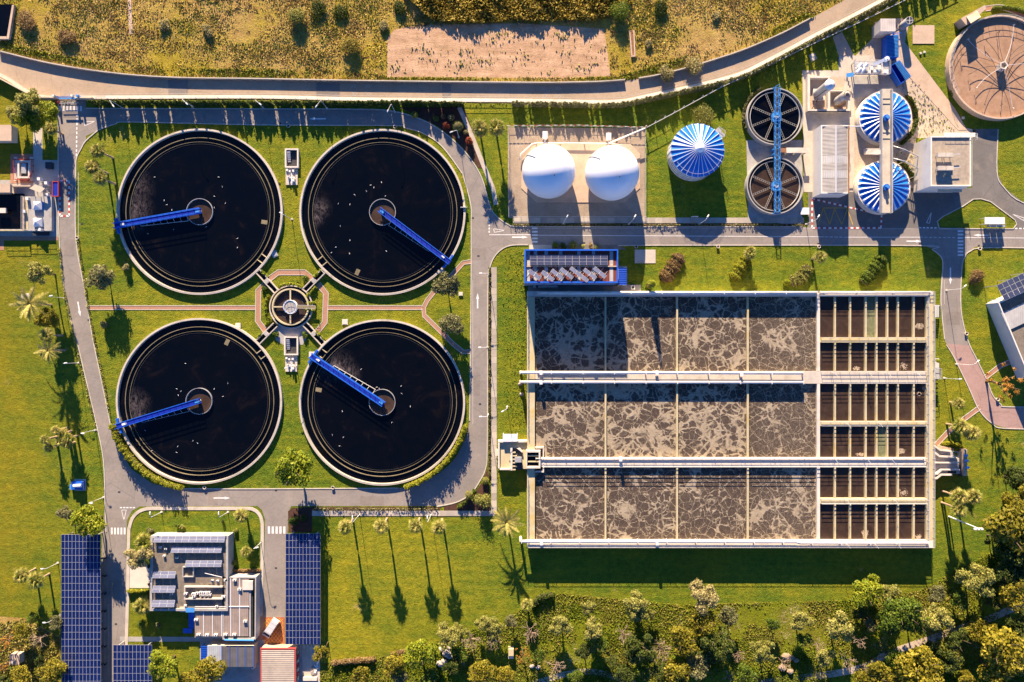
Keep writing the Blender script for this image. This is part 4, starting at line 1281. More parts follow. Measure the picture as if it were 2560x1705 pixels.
for pts, m_ in (([(2329, 1118.5), (2349, 1127.3), (2384, 1130.5), (2389, 1140.7), (2352, 1138.7), (2340, 1129.6), (2329, 1129.6)], 'concrete_grey'), ([(2329, 1134.5), (2337, 1134.5), (2349, 1143.4), (2398, 1145.4), (2398, 1155.2), (2329, 1155.2)], 'concrete'), ([(2329, 1158.8), (2398, 1158.8), (2398, 1172.7), (2353, 1172.7), (2343, 1182.7), (2329, 1182.7)], 'concrete'), ([(2345, 1187.3), (2355, 1176.4), (2400, 1176.4), (2400, 1184.7), (2352, 1184.7), (2341, 1193.6), (2329, 1193.6), (2329, 1187.3)], 'concrete_grey')):
    k = MB(); k.pprism(pts, 0, 1.1); k.build('channel_floor', m_, t)
k = MB(); k.pbox(2410, 1123, 2418, 1190, 0, 1.9); k.build('end_wall', 'concrete_warm', t)
k = MB(); k.pbox(2399, 1128, 2410, 1190, 0, 1.0); k.build('sump', 'dark_metal', t)
k = MB(); k.pbox(2369, 1176.8, 2391, 1183.8, 1.1, 1.14); k.build('sluice_opening', 'dark_metal', t)
k = MB(); k.rail([P(2331, 1120, zo), P(2331, 1196, zo)], 1.0, 1.4, 0.07); k.build('guard_rail', 'rail_steel', t)
k = MB(); k.rail([P(2380, 1128, zo), P(2392, 1129, zo), P(2392, 1142, zo)], 1.0, 1.2, 0.07); k.build('guard_rail', 'rail_steel', t)
for i in range(9): k = MB(); k.pbox(2353 + i * 3.6, 1115.5 + i * 0.7, 2355.8 + i * 3.6, 1122 + i * 0.7, 0, 1.9 - i * 0.2); k.build('step', 'concrete_warm', t)
for x, y in ((2402, 1148), (2404, 1165), (2400, 1135)): p = P(x, y); k = MB(); k.tube([(p.x, p.y, 1.0), (p.x, p.y, 2.4)], 0.12); k.tube([(p.x - 0.4, p.y, 2.4), (p.x + 0.4, p.y, 2.4)], 0.3, 10); k.build('penstock_drive', 'paint_skyblue', t)
# ---------------------------------------------------------------- solar panels, shared pieces
def panel_mesh(w, h, glass):
    k = MB()
    k.box(-w / 2, w / 2, -h / 2, h / 2, -0.04, 0.0, 0)
    e = 0.022
    k.box(-w / 2 + e, w / 2 - e, -h / 2 + e, h / 2 - e, 0.0, 0.006, 1)
    return k.mesh('solar_panel', ['alloy', glass])


def array(parent, x0, y0, x1, y1, nc, nr, z, glass, tilt=0.0, name='solar_panel', parent_loc=None, rz=0.0):
    """A grid of panels filling a pixel rectangle at height z; tilt (degrees) leans them towards the top of the picture."""
    a, b = P(x0, y0, z), P(x1, y1, z)
    W_, D_ = b.x - a.x, a.y - b.y
    ct = math.cos(math.radians(tilt))
    pw, ph = W_ / nc, D_ / nr / ct
    me = panel_mesh(pw - 0.03, ph - 0.03, glass)
    off = OFF[parent.name]
    for r in range(nr):
        for c in range(nc):
            y = a.y - D_ * (r + 0.5) / nr
            zz = z + ((r + 0.5) / nr) * D_ * math.tan(math.radians(tilt))
            place(name, me, parent, (a.x + pw * (c + 0.5) - off[0], y - off[1], zz - off[2]), (-math.radians(tilt), 0, 0))


def carport(label, x0, y0, x1, y1, nc, nr, z=3.0):
    c = P((x0 + x1) / 2, (y0 + y1) / 2)
    t = thing('solar_carport', label, 'carport', c, group='solar car ports')
    array(t, x0, y0, x1, y1, nc, nr, z, 'pv_blue')
    a, b = P(x0, y0, z), P(x1, y1, z)
    n = max(2, round((a.y - b.y) / 7.2))
    for i in range(n + 1):
        y = b.y + 0.3 + (a.y - b.y - 0.6) * i / n
        k = MB(); k.box(a.x + 0.2, b.x - 0.2, y - 0.1, y + 0.1, z - 0.32, z - 0.06); k.build('beam', 'steel', t)
        for x in (a.x + 1.2, b.x - 1.2):
            k = MB(); k.box(x - 0.11, x + 0.11, y - 0.11, y + 0.11, 0, z - 0.32); k.build('post', 'steel', t)
    return t


carport('longest solar car port beside the drive, its upper edge shaded by a tree', 153, 1336, 252, 1790, 11, 26)
carport('short solar car port across the drive from the longest one', 283, 1612, 380, 1790, 10, 10)
carport('solar car port standing between the van and the large lawn', 714, 1334, 801, 1611, 10, 16)


def walls(t, pts, z0, z1, m, name='wall', th=0.3, par=0.0):
    """Four (or more) walls of a building as separate parts from roof-corner pixels, a parapet par metres above the roof."""
    q = [P(x, y, z1) for x, y in pts]
    cx_, cy_ = sum(p.x for p in q) / len(q), sum(p.y for p in q) / len(q)
    n = len(q)
    for i in range(n):
        a, b = q[i].copy(), q[(i + 1) % n].copy()
        a.z = b.z = 0
        d = (b - a).normalized(); nrm = Vector((-d.y, d.x, 0))
        if nrm.dot(Vector((cx_, cy_, 0)) - a) < 0: nrm = -nrm
        trim = th if i % 2 else 0.0
        a2, b2 = a + d * trim, b - d * trim
        k = MB(); k.prism([a2[:2], b2[:2], (b2 + nrm * th)[:2], (a2 + nrm * th)[:2]], z0, z1 + par); k.build(name, m, t)


def ac_unit(x, y, z, w=1.0, d=0.6, h=0.8, parent=None, name='cooling_unit'):
    p = P(x, y, z)
    k = MB(); k.box(p.x - w / 2, p.x + w / 2, p.y - d / 2, p.y + d / 2, z, z + h, 0); k.cyl((p.x, p.y), min(w, d) * 0.38, z + h, z + h + 0.02, 14, 1)
    return k.build(name, ['plastic_white', 'dark_metal'], parent)


# ---------------------------------------------------------------- blower building
zb = 10.5
bl = thing('blower_building', 'tall blower building with blue edged brown roof and slanted solar panels', 'building', P(1428, 668))
BX = (1311.5, 623, 1545.5, 707)
walls(bl, [(BX[0], BX[1]), (BX[2], BX[1]), (BX[2], BX[3]), (BX[0], BX[3])], 0, zb, 'paint_blue_grey', par=0.0)
k = MB()
for x0, y0, x1, y1 in ((BX[0], BX[1], BX[2], 626.5), (BX[0], 703.5, BX[2], BX[3]), (BX[0], 626.7, 1314.5, 703.3), (1542.5, 626.7, BX[2], 703.3)):
    k = MB(); k.pbox(x0, y0, x1, y1, zb, zb + 0.9); k.build('parapet', 'paint_blue', bl)
k = MB(); k.pbox(1314, 626, 1543, 704, zb - 0.3, zb + 0.05); rf = k.build('roof', 'roof_red', bl)
k = MB(); k.pbox(1314.6, 664.5, 1542.4, 667, zb + 0.05, zb + 0.35); k.build('ridge_cap', 'concrete_warm', rf)
for x0, x1 in ((1315, 1325), (1334, 1343), (1361, 1370), (1397, 1406), (1443, 1451), (1480, 1488), (1524, 1533)):
    for y0, y1 in ((627, 664), (667.4, 703)):
        k = MB(); k.pbox(x0, y0, x1, y1, zb + 0.05, zb + 0.09); k.build('skylight_strip', 'roof_translucent', rf)
array(bl, 1325, 637, 1519, 663, 11, 3, zb + 0.45, 'pv_mid', 6)
for i, (ax, ay, bx_, by) in enumerate(((1322, 676, 1351, 697), (1355, 679, 1384, 701), (1379, 675, 1408, 697), (1402, 672, 1432, 695), (1426, 669, 1470, 703), (1460, 673, 1490, 696), (1485, 669, 1514, 693))):
    a, b = P(ax, ay, zb + 1.0), P(bx_, by, zb + 1.0)
    n = 3 if i == 4 else 2
    me = panel_mesh((b - a).length / n - 0.05, 1.0, 'pv_pale')
    ang = math.atan2(b.y - a.y, b.x - a.x)
    for j in range(n):
        c = a.lerp(b, (j + 0.5) / n)
        place('tilted_panel', me, bl, c - OFF[bl.name], Euler((math.radians(-22), 0, ang)))
    k = MB(); d = Vector((math.cos(ang), math.sin(ang), 0)); nn = Vector((-d.y, d.x, 0))
    for u in (0.15, 0.5, 0.85):
        c = a.lerp(b, u); k.bar(c - nn * 1.6 + Vector((0, 0, -0.85)), c + nn * 1.6 + Vector((0, 0, -0.85)), 0.07, 0.07); k.bar(c - nn * 0.5 + Vector((0, 0, -0.85)), c - nn * 0.42 + Vector((0, 0, -0.25)), 0.07, 0.07); k.bar(c + nn * 0.4 + Vector((0, 0, -0.85)), c + nn * 0.4 + Vector((0, 0, 0.1)), 0.07, 0.07)
    k.build('panel_frame', 'alloy', bl)
an = thing('annex_shed', 'low annex with bright blue ribbed roof against the blower building', 'shed', P(1556, 692))
walls(an, [(1546.5, 671), (1567, 671), (1567, 712), (1546.5, 712)], 0, 4.2, 'render_white')
k = MB(); k.pbox(1546.5, 670, 1567, 712.5, 4.2, 4.4); k.build('roof', 'roof_blue', an)
for x, w_ in ((1336, 6), (1354, 18), (1378, 30)):
    p = P(x, 714); k = MB(); k.box(p.x - w_ / 20, p.x + w_ / 20, p.y - 0.6, p.y + 0.6, 0.05, 2.0)
    o = k.build('service_cabinet', 'steel_white'); tag(o, {6: 'smallest pale service cabinet in the gap behind the blower building', 18: 'middle pale service cabinet in the gap behind the blower building', 30: 'widest pale service cabinet in the gap behind the blower building'}[w_], 'cabinet', 'cabinets behind the blower building')
p = P(1581, 719); k = MB(); k.box(p.x - 0.5, p.x + 0.5, p.y - 0.5, p.y + 0.5, 0.05, 1.0); o = k.build('cooling_unit', 'plastic_white'); tag(o, 'square cooling unit on the pad beside the blue annex roof', 'air conditioner')
k = MB(); k.cyl((p.x, p.y), 0.35, 1.0, 1.03, 14); k.build('fan_grille', 'dark_metal', o)

# ---------------------------------------------------------------- gas holders
def gas_holder(cx, cy, Rr, label):
    zc = 4.6
    c = P(cx, cy, zc)
    t = thing('gas_holder', label, 'gas holder', (c.x, c.y, 0), group='membrane gas holders')
    phi0 = -math.asin(min(1, (zc - 0.2) / Rr))
    prof = [(Rr * math.cos(a), zc + Rr * math.sin(a)) for a in np.linspace(phi0, math.pi / 2, 26)]
    prof[-1] = (0, prof[-1][1])
    k = MB(); k.lathe(c, prof, 72); k.build('membrane', 'membrane', t, True)
    r0 = prof[0][0]
    k = MB(); k.ring(c, r0 - 0.1, r0 + 0.35, 0, 0.45, 48); k.build('anchor_ring', 'concrete_warm', t)
    q = c + Vector((1.0, -2.2, 0)); k = MB(); k.tube([(q.x, q.y, zc + Rr - 1.1), (q.x, q.y, zc + Rr + 0.1)], 0.12); k.build('vent_pipe', 'dark_metal', t)
    a = [(c.x + (Rr + .12) * math.cos(u) * math.cos(2.55), c.y + (Rr + .12) * math.cos(u) * math.sin(2.55), zc + (Rr + .12) * math.sin(u)) for u in np.linspace(phi0, 0.9, 12)]
    k = MB(); k.tube(a, 0.16, 8); k.build('air_duct', 'steel', t)
    k = MB(); q = P(cx - 10, cy - 88, 0); k.box(q.x - 0.6, q.x + 0.6, q.y - 0.9, q.y + 0.9, 0.1, 1.5); k.build('blower_box', 'plastic_white', t)
    k = MB(); k.tube([(q.x, q.y - 0.8, 0.8), (q.x, q.y - 2.6, 0.8)], 0.2); k.build('blower_pipe', 'steel_white', t)
    return t


gas_holder(1372, 429, 6.5, 'white domed gas holder next to the garden walk palms')
gas_holder(1530, 433, 6.6, 'white domed gas holder next to the blue roofed tank')
t = thing('gas_pipeline', 'cream gas pipeline on stands running behind both white gas holders', 'pipe', P(1440, 358))
k = MB(); k.tube([P(1300, 400, 0.9), P(1302, 385, 0.9), P(1330, 360, 0.9), P(1345, 357, 0.9), P(1530, 359, 0.9), P(1560, 365, 0.9)], 0.17, 8); k.build('pipe', 'pipe_white', t, True)
k = MB(); k.tube([P(1521, 359, 0.9), P(1523, 358, 2.4), P(1612, 321, 2.6)], 0.2, 8); k.build('riser', 'pipe_white', t, True)
for x, y, z in ((1340, 358, 0.8), (1400, 358, 0.8), (1460, 358, 0.8), (1520, 358, 0.8), (1612, 321, 2.5)):
    p = P(x, y); k = MB(); k.box(p.x - .12, p.x + .12, p.y - .12, p.y + .12, 0, z); k.build('pipe_stand', 'concrete', t)

# ---------------------------------------------------------------- blue conical sludge tank
zt = 5.4
c = P(1744, 376, zt)
st = thing('sludge_tank', 'round sludge tank with blue ribbed cone roof on the lawn', 'tank', (c.x, c.y, 0))
k = MB(); k.lathe(c, [(6.35, 0), (6.35, zt), (6.2, zt)], 64); k.build('shell', 'steel_white', st, True)
k = MB()
for i in range(28):
    a = 2 * math.pi * i / 28; k.obox((c.x + 6.38 * math.cos(a), c.y + 6.38 * math.sin(a)), a, 0.06, 0.1, 0, zt - 0.1)
k.build('shell_seam', 'steel', st)
k = MB()
for z in (1.3, 2.6, 3.9): k.ring(c, 6.36, 6.42, z, z + 0.07, 64)
k.build('shell_hoop', 'dark_metal', st)
NR = 28
for i in range(NR):
    a0, a1 = 2 * math.pi * i / NR, 2 * math.pi * (i + 1) / NR
    am = (a0 + a1) / 2
    def rp(r, a, z): return (c.x + r * math.cos(a), c.y + r * math.sin(a), z)
    k = MB()
    z0, z1 = zt + 0.02, zt + 2.3
    # shallow trough panel between two ribs
    k.add([rp(6.5, a0, z0 + .1), rp(6.5, am, z0 - .12), rp(6.5, a1, z0 + .1), rp(0.9, a0, z1), rp(0.9, am, z1 - .04), rp(0.9, a1, z1)], [(0, 1, 4, 3), (1, 2, 5, 4)])
    k.build('roof_panel', 'fibre_roof_blue', st)
    k = MB(); k.bar(rp(6.52, a0, z0 + .17), rp(0.9, a0, z1 + 0.05), 0.12, 0.14); k.build('roof_rib', 'fibre_white', st)
k = MB(); k.lathe(c, [(1.12, zt + 2.24), (1.1, zt + 2.36), (0, zt + 2.95)], 28); k.build('roof_cap', 'fibre_white', st, True)
k = MB(); k.rail([(c.x + 5.9 * math.cos(u), c.y + 5.9 * math.sin(u), zt + 0.5) for u in np.linspace(-2.6, -0.3, 12)], 0.5, 2, 0.03); k.build('roof_hoop', 'rail_steel', st)
t = thing('roof_access_stair', 'grey steel stair platform on the side of the blue conical tank', 'stairs', P(1800, 330))
k = MB(); q = P(1800, 332, 4.6); k.obox(q, -0.9, 2.6, 1.2, 4.5, 4.6); k.build('landing', 'steel', t)
k = MB()
for s in (-1, 1):
    for u in (-1, 1): k.box(q.x + s * 0.5 - .05, q.x + s * 0.5 + .05, q.y + u * 0.8 - .05, q.y + u * 0.8 + .05, 0, 4.5)
k.build('leg', 'steel', t)
k = MB(); k.rail([q + Vector((0.9, -1.0, 0)), q + Vector((1.1, 0.2, 0)), q + Vector((-0.4, 1.3, 0))], 1.0, 1, 0.05); k.build('handrail', 'rail_steel', t)

# ---------------------------------------------------------------- covered digesters
def digester(cx, cy, label):
    zd = 2.3
    c = P(cx, cy, zd)
    t = thing('digester', label, 'tank', (c.x, c.y, 0), group='covered digesters')
    k = MB(); k.lathe(c, [(6.55, 0), (6.55, zd), (6.1, zd)], 64); k.build('shell', 'concrete_pale', t, True)
    n = 26
    for i in range(n):
        a0 = 2 * math.pi * (i + 0.5) / n; da = 2 * math.pi / n
        def rp(r, a, z): return (c.x + r * math.cos(a), c.y + r * math.sin(a), z)
        # arched cover segment: a raised barrel running from the rim to the hub, flanked by valleys
        prof = [(-0.5, 0.0), (-0.28, 0.03), (-0.2, 0.22), (0.0, 0.34), (0.2, 0.22), (0.28, 0.03), (0.5, 0.0)]
        k = MB()
        rs = [(6.35, zd + 0.02, 0.5), (5.9, zd + 0.25, 1.0), (3.8, zd + 0.9, 1.0), (1.2, zd + 1.35, 0.6)]
        V = [rp(r, a0 + u * da, z + h * s) for r, z, s in rs for u, h in prof]
        for j in range(3):
            for q in range(6):
                k.add([V[j * 7 + q], V[j * 7 + q + 1], V[(j + 1) * 7 + q + 1], V[(j + 1) * 7 + q]], [(0, 1, 2, 3)], 1 if q == 2 or (q == 3 and j == 0) else 0)  # white ridge flank: sun glint put into the colour
        k.build('cover_segment', ['fibre_roof_blue', 'fibre_white'], t)
    k = MB(); k.lathe(c, [(1.25, zd + 1.2), (1.2, zd + 1.5), (0, zd + 1.6)], 26); k.build('hub', 'paint_skyblue', t)
    k = MB(); k.ring(c, 6.3, 6.6, zd, zd + 0.08, 64); k.build('rim', 'concrete_pale', t)
    return t


digester(2213, 293, 'digester with blue pleated cover and painted white glints beside the concrete wash pad')
digester(2209, 467, 'digester with blue pleated cover and painted white glints standing next to the mid road')
zg = 4.3
gb = thing('digester_gangway', 'long pale concrete gangway crossing over both pleated digesters', 'walkway', P(2220, 378))
k = MB(); k.pbox(2206, 222, 2231, 532, zg - 0.3, zg); k.build('deck', 'concrete', gb)
for x0, x1 in ((2204.5, 2207), (2230, 2232.5)):
    k = MB(); k.pbox(x0, 222, x1, 532, zg - 0.2, zg + 1.0); k.build('parapet', 'concrete_grey', gb)
for y in (230, 352, 400, 526):
    k = MB(); p = P(2218, y, zg - 0.3); k.box(p.x - 0.5, p.x + 0.5, p.y - 0.3, p.y + 0.3, 0, zg - 0.3); k.build('pier', 'concrete', gb)
for y in (293, 467):
    p = P(2218, y, zg + 1)
    k = MB(); k.cyl(p, 0.75, zg, zg + 0.6, 20); k.cyl(p, 0.35, zg + 0.6, zg + 1.4, 14); o = k.build('drive_head', 'paint_skyblue', gb)
    k = MB(); k.ring(p, 0.6, 0.75, zg + 0.7, zg + 0.82, 24)
    for a in range(3): d = Vector((math.cos(a * 1.047), math.sin(a * 1.047), 0)) * 0.7; k.bar(Vector((p.x, p.y, zg + 0.76)) - d, Vector((p.x, p.y, zg + 0.76)) + d, 0.06, 0.06)
    k.build('hand_wheel', 'paint_blue', o)
for y in (245, 258, 330, 345): k = MB(); k.pbox(2207.5, y, 2229.5, y + 1.2, zg, zg + 0.12); k.build('cover_joint', 'concrete_grey', gb)
st2 = thing('gangway_stair', 'cream steel stair leading up to the digester gangway', 'stairs', P(2185, 380))
k = MB()
for i in range(12): a = P(2163 + i * 3.4, 380, 0.8 + i * 0.35); k.box(a.x - 0.14, a.x + 0.14, a.y - 0.55, a.y + 0.55, a.z - 0.05, a.z)
k.build('tread', 'pipe_white', st2)
k = MB()
for s in (-0.6, 0.6):
    a, b = P(2161, 380, 0.6), P(2205, 380, zg - 0.2); k.bar((a.x, a.y + s, a.z), (b.x, b.y + s, b.z), 0.08, 0.22); k.bar((a.x, a.y + s, a.z + 1), (b.x, b.y + s, b.z + 1), 0.06, 0.06)
a = P(2163, 380); k.box(a.x - .5, a.x + .1, a.y - .6, a.y + .6, 0, 0.9)
k.build('stringer', 'pipe_white', st2)
for lab, pts in (('bent steel pipe leaving the digester gangway nearer the wash pad', [(2233, 365), (2262, 374), (2296, 391), (2292, 420)]), ('bent steel pipe leaving the digester gangway nearer the mid road', [(2233, 396), (2262, 403), (2296, 421), (2290, 440)])):
    t = thing('overhead_pipe', lab, 'pipe', P(*pts[1]), group='pipes off the gangway')
    k = MB(); k.tube([P(x, y, 4.0) for x, y in pts], 0.13, 8); k.build('pipe', 'steel', t, True)
    k = MB()
    for x, y in pts[1:]: p = P(x, y, 4.0); k.box(p.x - .07, p.x + .07, p.y - .07, p.y + .07, 0, 4.0)
    k.build('stand', 'steel', t)

# ---------------------------------------------------------------- open thickeners with the blue truss
def thickener(cx, cy, liquid, label):
    zk = 2.1
    c = P(cx, cy, zk)
    t = thing('thickener', label, 'tank', (c.x, c.y, 0), group='open thickeners')
    k = MB(); k.ring(c, 6.8, 7.05, 0, zk, 80); k.build('wall', 'concrete_grey', t)
    k = MB(); k.ring(c, 6.1, 6.18, zk - 1.2, zk - 0.25, 80); k.build('weir_ring', 'rail_steel', t)
    k = MB(); k.lathe(c, [(6.15, zk - 1.0), (6.76, zk - 1.0)], 80); k.build('launder', 'dark_metal', t)
    k = MB(); k.disc(c, 6.12, zk - 0.8, 72); k.build('water_surface', liquid, t)
    for i in range(8):
        a = math.radians(22 + 45 * i)
        d = Vector((math.cos(a), math.sin(a), 0)); n = Vector((-d.y, d.x, 0)); z = Vector((0, 0, zk - 0.35))
        o0 = Vector((c.x, c.y, 0))
        k = MB()
        for s in (-0.2, 0.2): k.bar(o0 + d * 1.2 + n * s + z, o0 + d * 6.0 + n * s + z, 0.05, 0.1)
        for j in range(9): q = o0 + d * (1.4 + j * 0.55) + z; k.bar(q - n * 0.22, q + n * 0.22, 0.06, 0.06)
        k.build('rake_arm', 'concrete_grey', t)
    k = MB(); k.cyl(c, 0.9, zk - 0.9, zk + 0.1, 20); k.build('centre_drum', 'paint_blue_dark', t)
    return t


thickener(1938.6, 290.6, 'clarifier_water', 'open thickener with dark water, ladder arms and blue truss above')
thickener(1938.6, 463.6, 'sludge_water', 'open thickener with brown sludge, ladder arms and blue truss above')
tr = thing('truss_bridge', 'sky blue lattice truss bridge spanning both open thickeners', 'bridge', P(1941, 377))
zr = 3.0
a, b = P(1941, 219, zr), P(1941, 533, zr)
for s in (-0.52, 0.52):
    k = MB()
    for z in (0.0, 1.1): k.bar((a.x + s, a.y, zr + z), (b.x + s, b.y, zr + z), 0.11, 0.11)
    n = 24
    for i in range(n):
        y0, y1 = a.y + (b.y - a.y) * i / n, a.y + (b.y - a.y) * (i + 1) / n
        k.bar((a.x + s, y0, zr + (0 if i % 2 else 1.1)), (a.x + s, y1, zr + (1.1 if i % 2 else 0)), 0.08, 0.08)
        k.bar((a.x + s, y0, zr), (a.x + s, y0, zr + 1.1), 0.07, 0.07)
    k.build('truss_side', 'paint_skyblue', tr)
k = MB(); k.box(a.x - 0.45, a.x + 0.45, b.y, a.y, zr - 0.08, zr - 0.02); k.build('deck', 'dark_metal', tr)
for i in range(25):
    y = a.y + (b.y - a.y) * i / 24; k = MB(); k.bar((a.x - 0.52, y, zr + 1.1), (a.x + 0.52, y - (0.5 if i % 2 else -0.5), zr + 1.1), 0.08, 0.06); k.build('top_lacing', 'paint_skyblue', tr)
for y in (290.6, 463.6):
    p = P(1943, y, zr + 1); k = MB(); k.box(p.x - 1.05, p.x + 1.05, p.y - 1.05, p.y + 1.05, zr - 0.1, zr); k.rail([(p.x - 1, p.y - 1, zr), (p.x + 1, p.y - 1, zr), (p.x + 1, p.y + 1, zr), (p.x - 1, p.y + 1, zr), (p.x - 1, p.y - 1, zr)], 1.0, 1, 0.08); o = k.build('drive_platform', 'paint_skyblue', tr)
    k = MB(); k.cyl(p, 0.5, zr, zr + 0.7, 16); k.build('gear_motor', 'steel', o)
for y in (219, 372, 384, 533):
    p = P(1941, y, zr); k = MB(); k.box(p.x - 0.7, p.x + 0.7, p.y - 0.1, p.y + 0.1, 0 if y in (372, 384) else 2.0, zr - 0.1); k.build('trestle', 'paint_skyblue', tr)
t = thing('access_ramp', 'pale concrete ramp rising to the blue truss bridge', 'ramp', P(1985, 376))
k = MB(); k.pbox(1966, 369, 2023, 382, 2.4, 2.6); k.build('deck', 'concrete_pale', t)
k = MB(); k.pbox(1950, 370, 1966, 381, 2.45, 2.62); k.build('landing', 'rust', t)
k = MB()
for x in (1972, 1994, 2018): p = P(x, 376, 3.5); k.box(p.x - .15, p.x + .15, p.y - .4, p.y + .4, 0, 2.4)
k.build('pier', 'concrete', t)

# ---------------------------------------------------------------- hall with corrugated roof
zh = 5.2
ha = thing('treatment_hall', 'white treatment hall with striped grey roof between thickeners and digesters', 'building', P(2075, 400))
walls(ha, [(2052, 313), (2122, 313), (2122, 484), (2052, 484)], 0, zh, 'render_white', par=0.15)
a, b = P(2054, 315, zh), P(2120.5, 482.5, zh); xm = (a.x + b.x) / 2
ys = np.linspace(a.y, b.y, 10)
for i in range(9):
    for s, (xa, za, xb, zb_) in enumerate(((a.x, zh - 0.1, xm - 0.06, zh + 0.55), (xm + 0.06, zh + 0.55, b.x, zh - 0.1))):
        k = MB(); y0, y1 = ys[i] - 0.015, ys[i + 1] + 0.015
        k.add([(xa, y0, za), (xb, y0, zb_), (xb, y1, zb_), (xa, y1, za)], [(0, 3, 2, 1)])
        k.build('roof_sheet', 'roof_translucent' if i in (4, 6) else 'roof_hall', ha)
k = MB(); k.box(xm - 0.16, xm + 0.16, b.y, a.y, zh + 0.5, zh + 0.64); k.build('ridge_cap', 'alloy', ha)
k = MB(); k.pbox(2120.5, 314, 2123.5, 483, zh, zh + 0.3); k.build('gutter', 'rust', ha)
for y in (345, 388, 410):
    p = P(2051.8, y, 3.2); k = MB(); k.box(p.x - 0.05, p.x + 0.04, p.y - 0.45, p.y + 0.45, 2.4, 3.6); o = k.build('window', 'glass_dark', ha)
    k = MB(); k.box(p.x - 0.12, p.x, p.y - 0.5, p.y + 0.5, 2.28, 2.39); k.build('sill', 'concrete_pale', o)
p = P(2087, 484, 3); k = MB(); k.box(p.x - 1.4, p.x + 1.4, p.y - 0.12, p.y - 0.01, 0.05, 3.2); k.build('door', 'paint_blue', ha)
k = MB(); k.tube([P(2122, 316, 5.3), P(2160, 316, 5.3)], 0.12, 8); k.build('roof_pipe', 'steel_white', ha)

# ---------------------------------------------------------------- gravel-roofed control building
zc_ = 7.6
cb = thing('control_building', 'tall pale control building with gravel roof and dormer vents near the yard', 'building', P(2375, 405))
walls(cb, [(2325, 341), (2426, 341), (2426, 466), (2325, 466)], 0, zc_, 'render_white', par=0.3)
k = MB(); k.pbox(2328, 344, 2423, 463, zc_ - 0.3, zc_); k.build('roof', 'roof_gravel_tan', cb)
for y in (357, 379):
    p = P(2325, y, 6); k = MB(); k.box(p.x - 0.05, p.x + 0.05, p.y - 0.6, p.y + 0.6, 5.2, 6.6); o = k.build('window', 'glass_dark', cb)
    k = MB(); k.box(p.x - 0.15, p.x - 0.02, p.y - 0.65, p.y + 0.65, 5.05, 5.19); k.build('sill', 'concrete_pale', o)
for y in (388, 421):
    k = MB(); a, b = P(2342, y, zc_ + 1), P(2400, y - 3, zc_ + 1); k.bar(a, b, 0.14, 0.14); o = k.build('duct_frame', 'alloy', cb)
    for x in (2352, 2372):
        q = P(x, y, zc_ + 1); k = MB(); k.box(q.x - 0.9, q.x + 0.9, q.y - 0.5, q.y + 0.5, zc_ + 0.7, zc_ + 1.5)
        for s in (-0.7, 0.7): k.box(q.x + s - 0.06, q.x + s + 0.06, q.y - 0.06, q.y + 0.06, zc_, zc_ + 0.7)
        k.build('roof_vent', 'concrete', o)
for x, w_ in ((2365, 3.0), (2397, 3.0)):
    p = P(x, 467, 3); k = MB(); k.box(p.x - w_ / 2, p.x + w_ / 2, p.y - 0.16, p.y - 0.01, 0.05, 3.6); k.build('door', 'paint_blue', cb)
k = MB(); p, q = P(2345, 472, 4.4), P(2405, 472, 4.4); k.box(p.x, q.x, p.y - 0.8, p.y + 0.3, 4.2, 4.4); k.build('canopy', 'render_cream', cb)
k = MB(); k.rail([P(2360, 336, zc_), P(2438, 336, zc_), P(2438, 350, zc_)], 0.9, 1.2, 0.06); k.bar(P(2360, 337, zc_), P(2438, 337, zc_), 1.0, 0.1); k.build('service_gantry', 'pipe_white', cb)
k = MB(); a, b = P(2427.5, 345, zc_), P(2427.5, 464, zc_); k.bar(a, b, 0.1, 0.1); k.bar(a + Vector((0.3, 0, 0)), b + Vector((0.3, 0, 0)), 0.06, 0.06); k.build('lightning_rail', 'rail_steel', cb)

# ---------------------------------------------------------------- chemical bund with two silos
bu = thing('chemical_bund', 'square concrete bund with rusty floor holding two leaning looking silos', 'bund', P(2073, 234))
zu = 1.6
for x0, y0, x1, y1 in ((2019, 190, 2075, 194.5), (2019, 194.7, 2025, 272.8), (2019, 273, 2125, 277), (2070, 194.7, 2075.5, 272.8), (2120, 225, 2125, 272.8), (2075.7, 225, 2119.8, 228)):
    k = MB(); k.pbox(x0, y0, x1, y1, 0, zu if y0 != 225 else zu - 0.2); k.build('bund_wall', 'concrete_pale', bu)
for x0, y0, x1, y1, m_ in ((2025, 194.5, 2070, 273, 'concrete_warm'), (2075.5, 228, 2120, 273, 'concrete_warm'), (2076, 193, 2110, 224, 'concrete_warm')):
    k = MB(); k.pbox(x0, y0, x1, y1, 0.06, 0.12); k.build('bund_floor', m_, bu)
k = MB(); k.pbox(2108, 219, 2129, 230, 1.9, 2.1); k.build('cover_slab', 'render_cream', bu)
k = MB(); k.pbox(2033, 221, 2062, 250, 0.1, 0.7); k.build('silo_plinth', 'concrete_pale', bu)
k = MB(); k.tube([P(2020, 279, 1.5), P(2122, 279, 1.5)], 0.14); k.tube([P(2020, 279, 1.5), P(2028, 275, 1.5), P(2045, 246, 1.5)], 0.1); k.build('manifold_pipe', 'dark_metal', bu)
b0 = P(2042, 238)
si = thing('lime_silo', 'slim grey silo with silver cone cap standing in the chemical bund', 'silo', b0)
hs = 7.8
k = MB(); k.lathe(b0, [(1.2, 0.7), (1.2, hs)], 32); k.build('shell', 'steel', si, True)
k = MB(); k.lathe(b0, [(1.28, hs - 0.05), (1.28, hs + 0.05), (0, hs + 0.5)], 32); k.build('cone_cap', 'alloy', si, True)
k = MB(); k.tube([(b0.x - 0.9, b0.y - 1.1, 0.7), (b0.x - 0.6, b0.y - 1.1, hs - 0.2)], 0.07, 6); k.build('fill_pipe', 'dark_metal', si)
b1 = P(2093, 255)
si = thing('dosing_tank', 'olive brown dosing tank with dark domed top in the chemical bund', 'tank', b1)
